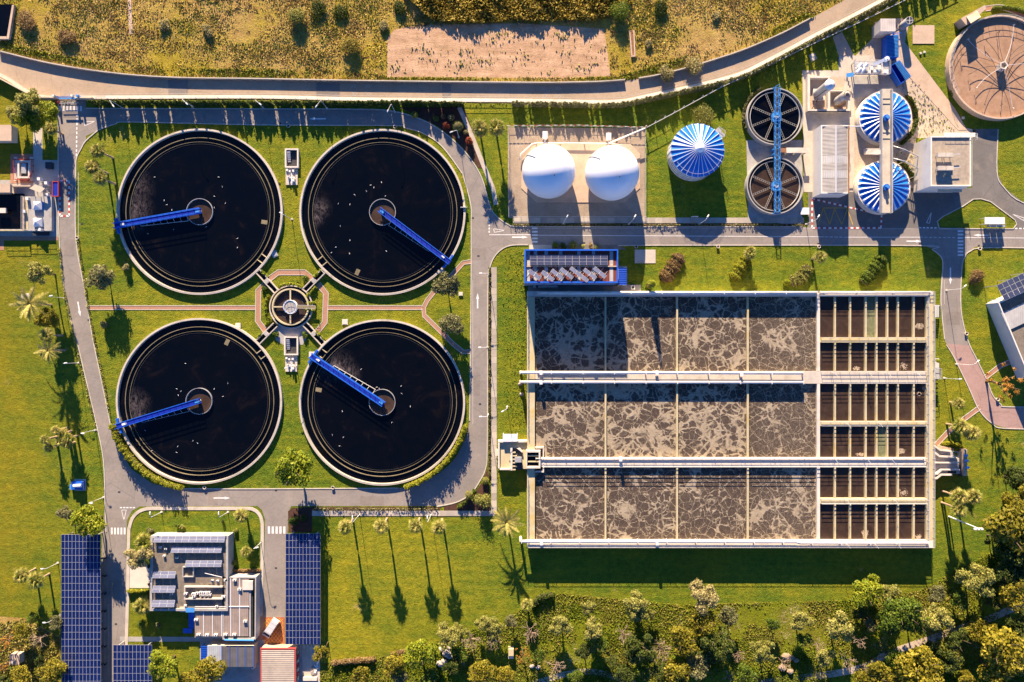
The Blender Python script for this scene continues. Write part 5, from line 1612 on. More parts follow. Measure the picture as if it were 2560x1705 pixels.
k = MB(); k.lathe(b1, [(1.15, 0.1), (1.15, 4.9), (0.95, 5.4), (0.4, 5.7)], 28); k.build('shell', 'concrete_grey', si, True)
k = MB(); k.lathe(b1, [(0.42, 5.65), (0.42, 5.9), (0, 5.95)], 16); k.build('manhole', 'dark_metal', si)
k = MB(); k.rail([(b1.x + 0.9 * math.cos(u), b1.y + 0.9 * math.sin(u), 5.45) for u in np.linspace(0, 6.28, 9)], 0.8, 1, 0.05); k.build('top_rail', 'rust', si)
k = MB()
for i in range(12): k.box(b1.x - 0.25, b1.x + 0.25, b1.y - 1.3, b1.y - 1.25, 0.3 + i * 0.4, 0.35 + i * 0.4)
for s in (-0.25, 0.25): k.box(b1.x + s - 0.03, b1.x + s + 0.03, b1.y - 1.3, b1.y - 1.24, 0.1, 5.6)
k.build('ladder', 'plastic_yellow', si)

# ---------------------------------------------------------------- dewatering corner
zs = 4.6
sh = thing('dewatering_shed', 'small white corrugated shed above the blue containers', 'shed', P(2205, 70))
walls(sh, [(2202, 48), (2238, 47), (2238, 77), (2202, 77)], 0, zs, 'shed_white')
k = MB(); k.pbox(2201, 46.5, 2239, 78, zs, zs + 0.15); k.build('roof', 'shed_white', sh)
t0 = P(2255, 66)
tk = thing('vertical_tank', 'grey cylinder tank with cross braced open top beside the white shed', 'tank', t0)
k = MB(); k.lathe(t0, [(0.95, 0.05), (0.95, 3.6), (0.85, 3.6), (0.85, 2.9), (0, 2.9)], 28); k.build('shell', 'concrete_grey', tk, True)
k = MB(); k.bar((t0.x - 0.9, t0.y, 3.6), (t0.x + 0.9, t0.y, 3.6), 0.1, 0.1); k.bar((t0.x, t0.y - 0.9, 3.62), (t0.x, t0.y + 0.9, 3.62), 0.1, 0.1); k.build('cross_brace', 'rail_steel', tk)


def skip(label, pts, h, mat, open_part=0.0):
    """Ribbed steel container given by roof corner pixels; open_part is the uncovered share."""
    q = [P(x, y, h) for x, y in pts]
    c = sum((p for p in q), Vector((0, 0, 0))) / 4
    t = thing('container', label, 'container', (c.x, c.y, 0), group='blue containers')
    for i in range(4):
        a, b = q[i], q[(i + 1) % 4]
        a2, b2 = Vector((a.x, a.y, 0)), Vector((b.x, b.y, 0))
        k = MB(); k.bar(a2 + Vector((0, 0, h / 2 + 0.15)), b2 + Vector((0, 0, h / 2 + 0.15)), 0.1, h - 0.2)
        n = max(3, int((b2 - a2).length / 0.5))
        for j in range(n): u = a2.lerp(b2, (j + 0.5) / n); k.box(u.x - .08, u.x + .08, u.y - .08, u.y + .08, 0.2, h)
        k.build('side_panel', mat, t)
    k = MB(); k.prism([p[:2] for p in q], 0.15, 0.35 if open_part else h - 0.3); k.build('floor', 'paint_blue_dark', t)
    e0, e1 = q[1] - q[0], q[2] - q[1]
    n = int(e1.length / 0.32)
    for j in range(n):
        u = (j + 0.5) / n
        s0 = q[0].lerp(q[3], u); s1 = q[1].lerp(q[2], u)
        s0 = s0.lerp(s1, open_part)
        k = MB(); k.bar(s0 + Vector((0, 0, 0.05)), s1 + Vector((0, 0, 0.05)), e1.length / n * 0.45, 0.16); k.build('roof_rib', 'paint_skyblue' if mat == 'paint_blue' else mat, t)
    return t


skip('blue ribbed container standing upright with the white shed', [(2216, 90), (2246, 87), (2246, 142), (2216, 144)], 2.6, 'paint_blue')
skip('tilted blue container half open towards the wash pad', [(2226, 165), (2249, 151), (2277, 191), (2252, 209)], 2.4, 'paint_blue', 0.45)
t = thing('blue_railing', 'blue guard railing around the upright blue container', 'railing', P(2205, 115))
k = MB(); k.rail([P(2205, 150, 0), P(2205, 88, 0), P(2248, 86, 0)], 1.2, 1.5, 0.09); k.build('rail', 'paint_blue', t)
pl = thing('screening_platform', 'steel screening platform crowded with white machines and a conveyor', 'machine', P(2180, 168))
k = MB(); k.pbox(2135, 153, 2222, 187, 1.9, 2.0); k.build('deck', 'steel', pl)
for x, y in ((2137, 155), (2220, 155), (2137, 185), (2220, 185), (2178, 155), (2178, 185)): p = P(x, y, 2); k = MB(); k.box(p.x - .1, p.x + .1, p.y - .1, p.y + .1, 0, 1.9); k.build('leg', 'steel', pl)
k = MB(); k.rail([P(2135, 153, 2), P(2222, 153, 2), P(2222, 187, 2), P(2135, 187, 2), P(2135, 153, 2)], 1.0, 1.2, 0.06); k.build('guard_rail', 'rail_steel', pl)
for x, y in ((2151, 164), (2164, 164), (2148, 176), (2158, 176)):
    p = P(x, y, 2.8); k = MB(); k.tube([(p.x - 0.5, p.y - 0.5, 2.6), (p.x + 0.35, p.y + 0.45, 2.9)], 0.42, 14); k.cyl((p.x - 0.4, p.y - 0.5), 0.25, 2.0, 2.4, 10); k.build('screen_drum', 'fibre_white', pl)
k = MB(); a, b = P(2184, 162, 2.6), P(2214, 148, 5.0); k.bar(a, b, 0.7, 0.4); k.build('conveyor', 'fibre_white', pl)
p = P(2217, 147, 5); k = MB(); k.cyl(p, 0.55, 4.3, 5.3, 18); k.cyl(p, 0.22, 5.3, 5.42, 12); k.build('conveyor_head', 'fibre_white', pl)
for x, y, w_, d_, h_ in ((2190, 178, 1.4, 0.7, 0.8), (2212, 181, 1.2, 1.0, 1.1), (2198, 168, 0.8, 0.9, 0.6), (2172, 180, 0.6, 0.6, 0.9), (2178, 168, 0.9, 1.2, 0.5)):
    p = P(x, y, 2.5); k = MB(); k.box(p.x - w_ / 2, p.x + w_ / 2, p.y - d_ / 2, p.y + d_ / 2, 2.0, 2.0 + h_); k.build('machine_housing', 'plastic_white', pl)
k = MB(); k.tube([P(2140, 158, 2.9), P(2175, 158, 2.9), P(2176, 184, 2.9)], 0.1, 6); k.tube([P(2205, 156, 2.7), P(2206, 184, 2.7)], 0.12, 6); k.build('pipe', 'pipe_white', pl)
for i in range(5): k = MB(); a = P(2118 + i * 3.6, 188 - i * 0.5, 0.4 + i * 0.35); k.box(a.x - .17, a.x + .17, a.y - .5, a.y + .5, a.z - .06, a.z); k.build('tread', 'paint_skyblue', pl)

# ---------------------------------------------------------------- sludge storage tank with radial hoses
zz = 1.9
c = P(2503, 167, zz)
sl = thing('storage_tank', 'large round tank of tan sludge with hoses radiating from its hub', 'tank', (c.x, c.y, 0))
Rb = 12.9
k = MB(); k.ring(c, Rb - 0.4, Rb, 0, zz, 120); k.build('wall', 'concrete_warm', sl)
k = MB(); k.disc(c, Rb - 0.48, zz - 0.7, 96); t_ = NT('tan_sludge'); n_ = t_.noise(0.5, 6, 0.75); t_.bump(n_, 0.4, 0.12); t_.out(t_.ramp(n_, [(0.3, (0.25, 0.145, 0.085)), (0.5, (0.335, 0.20, 0.12)), (0.7, (0.41, 0.255, 0.16))]), 0.85); k.build('sludge_surface', 'tan_sludge', sl)
k = MB(); k.lathe(c, [(1.1, zz - 0.7), (1.1, zz + 1.1), (0.8, zz + 1.1), (0.8, zz + 0.3), (0, zz + 0.3)], 5); k.build('hub', 'concrete_pale', sl)
rr = random.Random(5)
for i in range(15):
    a = math.radians(24 * i + rr.uniform(-6, 6)); L = rr.uniform(7.5, 10.8)
    d = Vector((math.cos(a), math.sin(a), 0)); n = Vector((-d.y, d.x, 0)); o0 = Vector((c.x, c.y, 0)); w_ = rr.uniform(-0.8, 0.8)
    pts = [o0 + d * (1 + (L - 1) * u) + n * w_ * math.sin(u * 3.1) + Vector((0, 0, zz + 0.95 - 0.75 * u - 0.5 * math.sin(u * 3.1) * 0.5)) for u in np.linspace(0, 1, 8)]
    k = MB(); k.tube(pts, 0.055, 6); q = pts[-1]; k.tube([q, q + Vector((0, 0, 0.35)), q + d * 0.25 + Vector((0, 0, 0.5)), q + d * 0.25 + Vector((0, 0, -0.4))], 0.07, 6); k.build('hose', 'dark_metal' if i % 3 else 'rail_steel', sl)
k = MB(); k.rail([(c.x + (Rb - .25) * math.cos(u), c.y + (Rb - .25) * math.sin(u), zz) for u in np.linspace(0.6, 3.7, 24)], 1.1, 2, 0.06); k.build('guard_rail', 'rail_steel', sl)
t = thing('tank_stair', 'timber coloured stair block rising to the rim of the large tan tank', 'stairs', P(2445, 50))
k = MB(); k.pprism([(2402, 46), (2463, 12), (2465, 22), (2445, 40), (2425, 58), (2415, 62)], 0, 3.0); k.build('landing', 'concrete_warm', t)
for i in range(8): a, b = P(2418 + i * 3.2, 42 - i * 2, 3.1), P(2428 + i * 3.2, 58 - i * 2, 4.4); k = MB(); k.bar(a, b, 0.35, 0.2); k.build('tread', 'concrete_warm', t)
path('brick_ring_path', cr([(2463, 22), (2500, 18), (2540, 30), (2580, 52)], 4), 10, 'brick_paving', 0.05)

# ---------------------------------------------------------------- building at the right edge
rb = thing('office_building', 'skewed office building with a solar roof at the edge beyond the lawn', 'building', P(2545, 790))
zo_ = 4.5
q0, q1, q2, q3 = (2493, 757), (2640, 690), (2720, 880), (2572, 948)
walls(rb, [q0, q1, q2, q3], 0, zo_, 'render_white', par=0.4)
k = MB(); k.pprism([(2496, 758), (2639, 693), (2717, 879), (2573, 944)], zo_ - 0.3, zo_); k.build('roof', 'roof_gravel', rb)
a = P(2491, 713, zo_ + 1.2); ang = math.atan2(P(2560, 681, 0).y - P(2491, 713, 0).y, P(2560, 681, 0).x - P(2491, 713, 0).x)
me = panel_mesh(1.35, 1.35, 'pv_mid')
d = Vector((math.cos(ang), math.sin(ang), 0)); n = Vector((d.y, -d.x, 0))
for i in range(11):
    for j in range(3):
        p = a + d * (0.75 + 1.4 * i) + n * (0.75 + 1.38 * j) + Vector((0, 0, 0.12 * j)); place('solar_panel', me, rb, p - OFF[rb.name], Euler((math.radians(-5), 0, ang)))
k = MB()
for i in range(5):
    for j in (0.3, 3.9):
        p = a + d * (0.5 + 3.6 * i) + n * j; k.box(p.x - .08, p.x + .08, p.y - .08, p.y + .08, 0, p.z - 0.05)
k.build('panel_stand', 'steel', rb)
k = MB(); p = P(2520, 800, zo_); k.obox(p + d * 3, ang, 8, 4.5, zo_, zo_ + 0.35); k.build('roof_light', 'roof_translucent', rb)

# ---------------------------------------------------------------- administration building
zA = 3.4
ad = thing('administration_building', 'flat roofed administration building with rows of pale solar panels', 'building', P(475, 1430))
walls(ad, [(378, 1339), (572, 1339), (571, 1526), (376, 1526)], 0, zA, 'concrete_grey', th=0.55, par=0.4)
k = MB(); k.pbox(383, 1344, 566, 1521, zA - 0.4, zA); k.build('roof', 'roof_gravel', ad)
for x0, y0, x1, y1, nc in ((386, 1340, 563, 1354, 10), (430, 1366, 555, 1380, 7), (465, 1401, 555, 1415, 5), (384, 1428, 440, 1443, 3), (383, 1464, 439, 1479, 3), (382, 1500, 438, 1515, 3)):
    array(ad, x0, y0, x1, y1, nc, 2, zA + 0.35, 'pv_pale', 28)
    k = MB()
    for i in range(nc + 1):
        x = x0 + (x1 - x0) * i / nc; p, q = P(x, y0, zA + 0.3), P(x, y1, zA + 0.3); k.bar(p, q, 0.05, 0.05); k.box(q.x - .03, q.x + .03, q.y, q.y + .06, zA, zA + 1.0)
    k.build('panel_rack', 'alloy', ad)
k = MB()
for x0, y0, x1, y1 in ((460, 1466, 556, 1469), (460, 1496, 556, 1499), (460, 1469.2, 463, 1495.8)): k.pbox(x0, y0, x1, y1, zA, zA + 0.7)
k.build('plant_parapet', 'concrete', ad)
for x, y in ((486, 1483), (495, 1481), (505, 1479), (515, 1479), (524, 1479), (506, 1485), (516, 1485), (526, 1485), (488, 1488), (467, 1482)): ac_unit(x, y, zA, 0.75, 0.45, 0.9, ad)
k = MB()
for x0, y0, x1, y1 in ((456, 1417, 484, 1419), (456, 1441, 484, 1443), (456, 1419.2, 458, 1440.8), (482, 1419.2, 484, 1440.8)): k.pbox(x0, y0, x1, y1, zA, zA + 0.6)
k.build('stair_well', 'concrete_grey', ad)
for x, y in ((402, 1367), (416, 1371), (412, 1389), (444, 1393), (532, 1451), (545, 1452), (430, 1484), (465, 1513), (543, 1515)): ac_unit(x, y, zA, 0.6, 0.4, 0.5, ad, 'roof_vent')
k = MB(); k.tube([P(512, 1433, zA + 1.2), P(555, 1443, zA + 1.2)], 0.08, 6); k.build('mast', 'alloy', ad)
zB = 3.2
wk = thing('workshop_building', 'workshop with taupe ribbed roof and white seams beside the tile court', 'building', P(565, 1520))
walls(wk, [(557, 1442), (641, 1442), (640, 1598), (557, 1598)], 0, zB, 'concrete_grey', par=0.2)
k = MB(); k.pbox(487, 1518, 556.5, 1594, 0, zB - 0.15); k.build('wing', 'render_cream', wk)
def roofpatch(x0, y0, x1, y1, m='roof_taupe', z=zB):
    k = MB(); k.pbox(x0, y0, x1, y1, z - 0.12, z + 0.1); return k.build('roof_panel', m, wk)
for x0, x1 in ((556.8, 575.5), (577.5, 598.3), (600.3, 622)): roofpatch(x0, 1444, x1, 1515.5)
for i in range(6): roofpatch(487 + i * 22.6, 1518, 487 + i * 22.6 + 20.8, 1590.5)
k = MB()
for i in range(1, 6): k.pbox(487 + i * 22.6 - 1.6, 1518, 487 + i * 22.6 - 0.2, 1590.5, zB, zB + 0.2)
for x in (576.5, 599.3): k.pbox(x - 0.8, 1444, x + 0.8, 1515.5, zB, zB + 0.2)
k.build('roof_seam', 'fibre_white', wk)
k = MB(); k.pbox(487, 1516, 622, 1517.6, zB, zB + 0.25); k.build('roof_flashing', 'fibre_white', wk)
k = MB(); k.pbox(622.5, 1455, 627, 1592, zB - 0.3, zB); k.build('roof_gutter', 'concrete_grey', wk)
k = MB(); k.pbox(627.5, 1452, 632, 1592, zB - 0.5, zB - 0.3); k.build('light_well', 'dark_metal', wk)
k = MB(); k.pbox(606, 1452, 632, 1475, zB, zB + 0.35); k.build('roof_hatch', 'concrete_pale', wk)
for x, y in ((498, 1585), (519, 1586), (541, 1586), (565, 1585), (587, 1585), (492, 1548), (614, 1552), (566, 1449), (588, 1449), (560, 1490), (600, 1472)): ac_unit(x, y, zB, 0.85, 0.45, 0.6, wk)
for i in range(9): k = MB(); a = P(476 + (i % 2), 1535 + i * 4.6, 3.6 - i * 0.3); k.box(a.x - 0.5, a.x + 0.9, a.y - .2, a.y + .2, a.z - .08, a.z); k.build('stair_tread', 'paint_blue', wk)
k = MB(); k.pbox(464, 1520, 486, 1531, 3.7, 3.85); k.build('stair_landing', 'paint_skyblue', wk)
k = MB(); k.pbox(458, 1571, 481, 1583, 1.2, 1.35); k.build('stair_canopy', 'paint_blue', wk)
k = MB(); k.pbox(449, 1518, 464, 1530, 0, 3.6); k.build('stair_block', 'render_cream', wk)
k = MB(); k.tube([P(561, 1600, 4.0), P(635, 1601, 4.0)], 0.22, 8); k.build('downpipe', 'paint_skyblue', wk)

zg2 = 3.4
bs = thing('blue_store', 'low store with dark grey roof, zinc end and blue trim', 'shed', P(568, 1641))
walls(bs, [(518, 1615), (634, 1615), (634, 1668), (518, 1668)], 0, zg2, 'render_cream')
k = MB(); k.pbox(518, 1614, 554, 1670, zg2, zg2 + 0.18); k.build('roof_panel', 'roof_zinc', bs)
for i in range(4): k = MB(); k.pbox(554.5 + i * 20, 1615, 573.5 + i * 20, 1667, zg2, zg2 + 0.12); k.build('roof_panel', 'roof_slate', bs)
k = MB()
for i in range(5): k.pbox(553.5 + i * 20, 1615, 554.5 + i * 20, 1667, zg2 + 0.02, zg2 + 0.22)
k.build('roof_trim', 'paint_blue', bs)
k = MB(); k.pbox(502, 1616, 518, 1655, zg2 - 0.7, zg2 - 0.5); k.build('awning', 'roof_blue', bs)
k = MB()
for y in (1618, 1653): p = P(503, y, 2.6); k.box(p.x - .06, p.x + .06, p.y - .06, p.y + .06, 0, zg2 - 0.7)
k.build('awning_post', 'paint_blue', bs)
for y in (1625, 1652, 1660): ac_unit(637.5, y, 0.05, 0.6, 1.1, 1.8, bs, 'wall_unit')
zr2 = 3.0
rs = thing('red_trim_shed', 'shed with cream striped roof and red trim below the tile court', 'shed', P(695, 1680))
walls(rs, [(652, 1622), (738, 1622), (738, 1800), (650, 1800)], 0, zr2, 'concrete_warm')
n = 34
ya, yb = P(0, 1624, zr2).y, P(0, 1798, zr2).y
xa, xb = P(654, 0, zr2).x, P(736, 0, zr2).x
for i in range(n):
    y0, y1 = ya + (yb - ya) * i / n, ya + (yb - ya) * (i + 1) / n
    k = MB(); k.box(xa, xb, y1 + 0.07, y0 - 0.07, zr2 - 0.1, zr2 + 0.14); k.build('roof_sheet', 'roof_cream', rs)
k = MB(); k.pbox(653, 1623, 737, 1799, zr2 - 0.2, zr2 + 0.02); k.build('roof_deck', 'dark_metal', rs)
k = MB()
for x0, y0, x1, y1 in ((650.5, 1621, 653.2, 1800), (736.6, 1621, 739.5, 1800), (653.4, 1621, 736.4, 1623.3)): k.pbox(x0, y0, x1, y1, zr2 - 0.3, zr2 + 0.2)
k.build('trim', 'paint_red', rs)
for i in range(7): k = MB(); p = P(741, 1633 + i * 11, 2); k.box(p.x - .1, p.x + .25, p.y - .4, p.y + .4, 0.4, 1.8); k.build('locker', 'paint_red' if i % 2 else 'concrete_lichen', rs)

# ---------------------------------------------------------------- pre-treatment works at the west side
t = thing('grit_channel', 'open grit channel of dark churning water beside the west road', 'channel', P(25, 530))
zp = 1.4
k = MB(); k.pbox(-60, 484, 58, 573, 0, 0.6); k.build('water_surface', 'clarifier_water', t)
for x0, y0, x1, y1 in ((-60, 573, 63, 577), (57, 491, 61, 572.8), (-60, 480, 24, 484), (24.2, 463, 76, 466)):
    k = MB(); k.pbox(x0, y0, x1, y1, 0, zp); k.build('channel_wall', 'concrete_lichen' if y0 > 570 else 'concrete_warm', t)
k = MB(); k.pbox(-10, 520, 14, 532, zp, zp + 0.5); k.build('trough', 'concrete_pale', t)
k = MB(); k.rail([P(59, 492, zp), P(59, 574, zp)], 1.0, 1.5, 0.06); k.rail([P(0, 575, zp), P(60, 575, zp)], 1.0, 1.5, 0.06); k.build('guard_rail', 'rail_steel', t)
k = MB(); k.pbox(-60, 460, 25, 481, 1.4, 2.2); k.build('cover_slab', 'concrete_warm', t)
t = thing('screen_platform', 'grey concrete platform carrying two glass pyramid hoppers', 'platform', P(95, 535))
k = MB(); k.pbox(62, 491, 129, 577, 0, 1.2); k.build('deck', 'concrete_grey', t)
k = MB(); k.pbox(63, 493, 70, 575, 1.2, 1.26); k.build('edge_strip', 'concrete_lichen', t)
for y0 in (503, 545):
    a, b = P(81, y0, 2.0), P(103, y0 + 21, 2.0); c = (a + b) / 2
    k = MB(); k.box(a.x, b.x, b.y, a.y, 1.2, 1.75); o = k.build('hopper_base', 'paint_skyblue' if y0 < 520 else 'steel_white', t)
    V = [(a.x, b.y, 1.75), (b.x, b.y, 1.75), (b.x, a.y, 1.75), (a.x, a.y, 1.75), (c.x, c.y, 2.7)]
    for i in range(4): k = MB(); k.add([V[i], V[(i + 1) % 4], V[4]], [(0, 1, 2)]); k.build('hopper_face', 'alloy', o)
k = MB(); k.rail([P(62, 492, 1.2), P(62, 576, 1.2), P(128, 576, 1.2)], 1.0, 1.5, 0.06); k.build('guard_rail', 'rail_steel', t)
for i in range(11): k = MB(); k.pbox(82 + i * 3.8, 579, 85 + i * 3.8, 589, 0.9 - i * 0.06, 1.0 - i * 0.06); k.build('grating_tread', 'dark_metal', t)
for x, y in ((70, 497), (119, 487), (117, 458), (99, 448), (62, 529), (101, 574)): p = P(x, y, 1.5); k = MB(); k.box(p.x - .35, p.x + .35, p.y - .35, p.y + .35, 0.02, 2.0); k.build('control_box', 'plastic_white', t)
t = thing('hatch_roof', 'tilted cream roof panel over the screen platform', 'roof', P(92, 472))
k = MB(); k.pprism([(73, 471), (88, 461), (112, 471), (101, 482)], 2.6, 2.75); k.build('panel', 'render_cream', t)
k = MB()
for x, y in ((77, 471), (90, 464), (108, 471), (99, 478)): p = P(x, y, 2.6); k.box(p.x - .07, p.x + .07, p.y - .07, p.y + .07, 0, 2.6)
k.build('post', 'steel', t)
t = thing('receiving_pit', 'square receiving pit with red railing on a brick terrace', 'pit', P(59, 422))
for x0, y0, x1, y1 in ((43.6, 401, 74, 405), (43.6, 441, 74, 445), (43.6, 405.2, 48, 440.8), (70, 405.2, 74, 440.8)): k = MB(); k.pbox(x0, y0, x1, y1, 0.06, 0.9); k.build('pit_wall', 'concrete_pale', t)
k = MB(); k.pbox(48, 405, 70, 441, 0.06, 0.1); k.build('pit_floor', 'dark_metal', t)
k = MB(); k.pbox(53, 408, 65, 433, 0.1, 0.5); k.build('pump_cover', 'steel', t)
k = MB(); k.rail([P(40, 400, 0.06), P(85, 400, 0.06), P(86, 430, 0.06), P(76, 452, 0.06), P(41, 450, 0.06), P(40, 400, 0.06)], 1.1, 1.6, 0.1); k.build('red_rail', 'paint_red', t)
k = MB(); k.pbox(35, 392, 43.4, 452, 0.06, 0.1); k.pbox(74.2, 392, 83, 452, 0.06, 0.1); k.build('pit_border', 'concrete_pale', t)
t = thing('skip_bin', 'red framed dark blue skip beside the hazard striped bay', 'skip', P(138, 471))
k = MB(); k.pbox(131, 454, 145, 490, 0.05, 1.2); k.build('body', 'paint_blue_dark', t)
k = MB()
for x0, y0, x1, y1 in ((130, 453, 146, 454.5), (130, 489.5, 146, 491), (130, 454.7, 131.5, 489.3), (144.5, 454.7, 146, 489.3)): k.pbox(x0, y0, x1, y1, 0.6, 1.35)
k.build('frame', 'paint_red', t)
k = MB(); k.pbox(113, 405, 128, 421, 0.05, 1.2); o = k.build('machine_cage', 'dark_metal'); tag(o, 'dark machine cage on the shaded pad above the red skip', 'machine')
hu = thing('gatehouse', 'small hut with flat pinkish roof on the lawn at the photo edge', 'hut', P(10, 332))
walls(hu, [(-30, 313), (28, 313), (28, 351), (-30, 351)], 0, 2.6, 'render_cream')
k = MB(); k.pbox(-31, 312, 28.5, 352, 2.6, 2.8); k.build('roof', 'concrete_warm', hu)
hu = thing('garden_hut', 'small square brown hut among the yellow trees by the car port', 'hut', P(36, 1649))
walls(hu, [(24, 1637), (47, 1637), (47, 1661), (24, 1661)], 0, 2.4, 'concrete_warm')
k = MB(); k.pbox(23, 1636, 48, 1662, 2.4, 2.55); k.build('roof', 'concrete_warm', hu)
k = MB(); k.pbox(28, 1653, 33, 1659, 2.55, 2.65); k.build('hatch', 'concrete_pale', hu)
hu = thing('meter_box', 'upright ochre meter box in the wood edge near the palms', 'box', P(1276, 1634))
k = MB(); k.pbox(1271, 1623, 1284, 1640, 0, 1.9); k.build('body', 'concrete_lichen', hu)
k = MB(); k.pbox(1271, 1640.5, 1284, 1647, 0, 1.5); k.build('step', 'concrete_pale', hu)
t = thing('water_culvert', 'concrete culvert basin with dark water in the scrub at the photo corner', 'culvert', P(10, 55))
k = MB(); k.pprism([(-40, 12), (33, 10), (27, 60), (22, 92), (-40, 92)], 0, 0.35); k.build('water_surface', 'clarifier_water', t)
for pts in ([(30, 12), (35, 12), (22, 97), (16, 97)], [(-40, 90), (16, 91), (16, 97), (-40, 97)]): k = MB(); k.pprism(pts, 0, 0.9); k.build('wall', 'concrete_warm', t)
t = thing('drain_channel', 'narrow concrete drain channel in the scrub right of the bare field', 'channel', P(1580, 108))
for pts in ([(1573, 76), (1576, 76), (1581, 138), (1578, 139)], [(1583, 75), (1586, 75), (1589, 137), (1586, 138)], [(1578, 138.5), (1589, 137.5), (1589, 141), (1578, 142)]): k = MB(); k.pprism(pts, 0, 0.5); k.build('wall', 'concrete_warm', t)
k = MB(); k.pprism([(1576.2, 76), (1582.8, 76), (1585.8, 137), (1581.2, 138)], 0, 0.12); k.build('channel_floor', 'rust', t)
# ---------------------------------------------------------------- vegetation: shared foliage meshes
def quads_mesh(name, ctr, nrm, size, mat, aspect=1.0, seed=0, tri=False):
    """Many separate leaf faces from numpy arrays: centres, normals, sizes."""
    rg = np.random.default_rng(seed)
    n = len(ctr)
    nrm = nrm / (np.linalg.norm(nrm, axis=1, keepdims=True) + 1e-9)
    ref = rg.normal(size=(n, 3))
    u = np.cross(nrm, ref); u /= (np.linalg.norm(u, axis=1, keepdims=True) + 1e-9)
    v = np.cross(nrm, u)
    s = size[:, None] * 0.5
    u = u * s * aspect; v = v * s
    if tri:
        co = np.stack([ctr - u - v * 0.6, ctr + u - v * 0.6, ctr + v * 1.2], 1); c = 3
    else:
        co = np.stack([ctr - u, ctr - v * 0.8, ctr + u, ctr + v * 0.8], 1); c = 4
    co = co.reshape(-1, 3).astype(np.float32)
    me = bpy.data.meshes.new(name)
    me.vertices.add(len(co)); me.vertices.foreach_set('co', co.ravel())
    me.loops.add(len(co)); me.loops.foreach_set('vertex_index', np.arange(len(co), dtype=np.int32))
    me.polygons.add(n); me.polygons.foreach_set('loop_start', np.arange(0, len(co), c, dtype=np.int32)); me.polygons.foreach_set('loop_total', np.full(n, c, dtype=np.int32))
    me.materials.append(M[mat]); me.update(calc_edges=True)
    return me


def cloud(blobs, n, seed, shell=0.55, up=0.5):
    """Points and outward normals spread through ellipsoid blobs (x, y, z, rx, ry, rz)."""
    rg = np.random.default_rng(seed)
    B = np.array(blobs, float)
    w = (B[:, 3] * B[:, 4] * B[:, 5]) ** (2 / 3); idx = rg.choice(len(B), n, p=w / w.sum())
    d = rg.normal(size=(n, 3)); d /= np.linalg.norm(d, axis=1, keepdims=True)
    r = shell + (1 - shell) * rg.random(n) ** 0.7
    r *= 1 + 0.22 * rg.normal(size=n) * 0.5
    ctr = B[idx, :3] + d * r[:, None] * B[idx, 3:6]
    nrm = d + rg.normal(size=(n, 3)) * 0.65 + np.array([0, 0, up])
    return ctr, nrm


def crown(kind, mat, seed):
    """Crown mesh of about 1 m radius centred at its own middle; scaled per tree."""
    rg = random.Random(seed)
    bl = []
    if kind == 'round':
        bl.append((0, 0, 0, 0.6, 0.6, 0.5))
        for i in range(15):
            a = rg.uniform(0, 6.283); r = rg.uniform(0.35, 0.72); z = rg.uniform(-0.35, 0.5); s = rg.uniform(0.2, 0.38)
            bl.append((r * math.cos(a), r * math.sin(a), z, s, s, s * 0.85))
        n, sz, sh = 3000, 0.095, 0.5
    elif kind == 'loose':
        for i in range(16):
            a = rg.uniform(0, 6.283); r = rg.uniform(0.1, 0.85); z = rg.uniform(-0.4, 0.5); s = rg.uniform(0.18, 0.36)
            bl.append((r * math.cos(a), r * math.sin(a), z, s, s, s))
        n, sz, sh = 3200, 0.095, 0.4
    elif kind == 'feather':
        for i in range(22):
            a = rg.uniform(0, 6.283); r = rg.uniform(0.0, 0.8); s = rg.uniform(0.2, 0.36)
            bl.append((r * math.cos(a), r * math.sin(a), rg.uniform(-0.3, 0.5), s, s, s * 1.1))
        n, sz, sh = 4600, 0.09, 0.35
    elif kind == 'sparse':
        for i in range(26):
            a = rg.uniform(0, 6.283); r = rg.uniform(0.1, 0.95); s = rg.uniform(0.06, 0.16)
            bl.append((r * math.cos(a), r * math.sin(a), rg.uniform(-0.3, 0.5), s, s, s))
        n, sz, sh = 900, 0.06, 0.2
    c, nr = cloud(bl, n, seed, sh)
    rs = np.random.default_rng(seed + 9)
    return quads_mesh('crown', c, nr, sz * rs.uniform(0.6, 1.5, n), mat, 1.3, seed)


def trunk_mesh(h, r, seed, mat='bark', limbs=4):
    rg = random.Random(seed)
    k = MB()
    pts = [Vector((0, 0, 0)), Vector((rg.uniform(-.06, .06), rg.uniform(-.06, .06), h * 0.5)), Vector((rg.uniform(-.1, .1), rg.uniform(-.1, .1), h))]
    k.tube(pts, [r * 1.25, r, r * 0.7], 7)
    for i in range(limbs):
        a = 6.283 * i / limbs + rg.uniform(-.4, .4)
        k.tube([pts[2] - Vector((0, 0, h * 0.15)), pts[2] + Vector((0.35 * math.cos(a), 0.35 * math.sin(a), 0.3)), pts[2] + Vector((0.65 * math.cos(a), 0.65 * math.sin(a), 0.75))], [r * 0.6, r * 0.4, r * 0.12], 5)
    return k.mesh('trunk', mat)


def twig_mesh(seed):
    """Leafless crown of about 1 m radius: forking twigs."""
    rg = random.Random(seed); k = MB()
    def grow(p, d, L, r, lv):
        q = p + d * L
        k.tube([p, q], [r, r * 0.6], 4, cap=False)
        if lv == 0: return
        for i in range(rg.choice((2, 3, 3))):
            e = (d + Vector((rg.gauss(0, .55), rg.gauss(0, .55), rg.gauss(0.05, .35)))).normalized()
            grow(q, e, L * rg.uniform(0.55, 0.8), r * 0.6, lv - 1)
    for i in range(9):
        a = 6.283 * i / 9 + rg.uniform(-.3, .3); el = rg.uniform(0.1, 1.1)
        grow(Vector((0, 0, -0.35)), Vector((math.cos(a) * math.cos(el), math.sin(a) * math.cos(el), math.sin(el))), rg.uniform(0.3, 0.42), 0.026, 3)
    return k.mesh('twigs', 'twig')


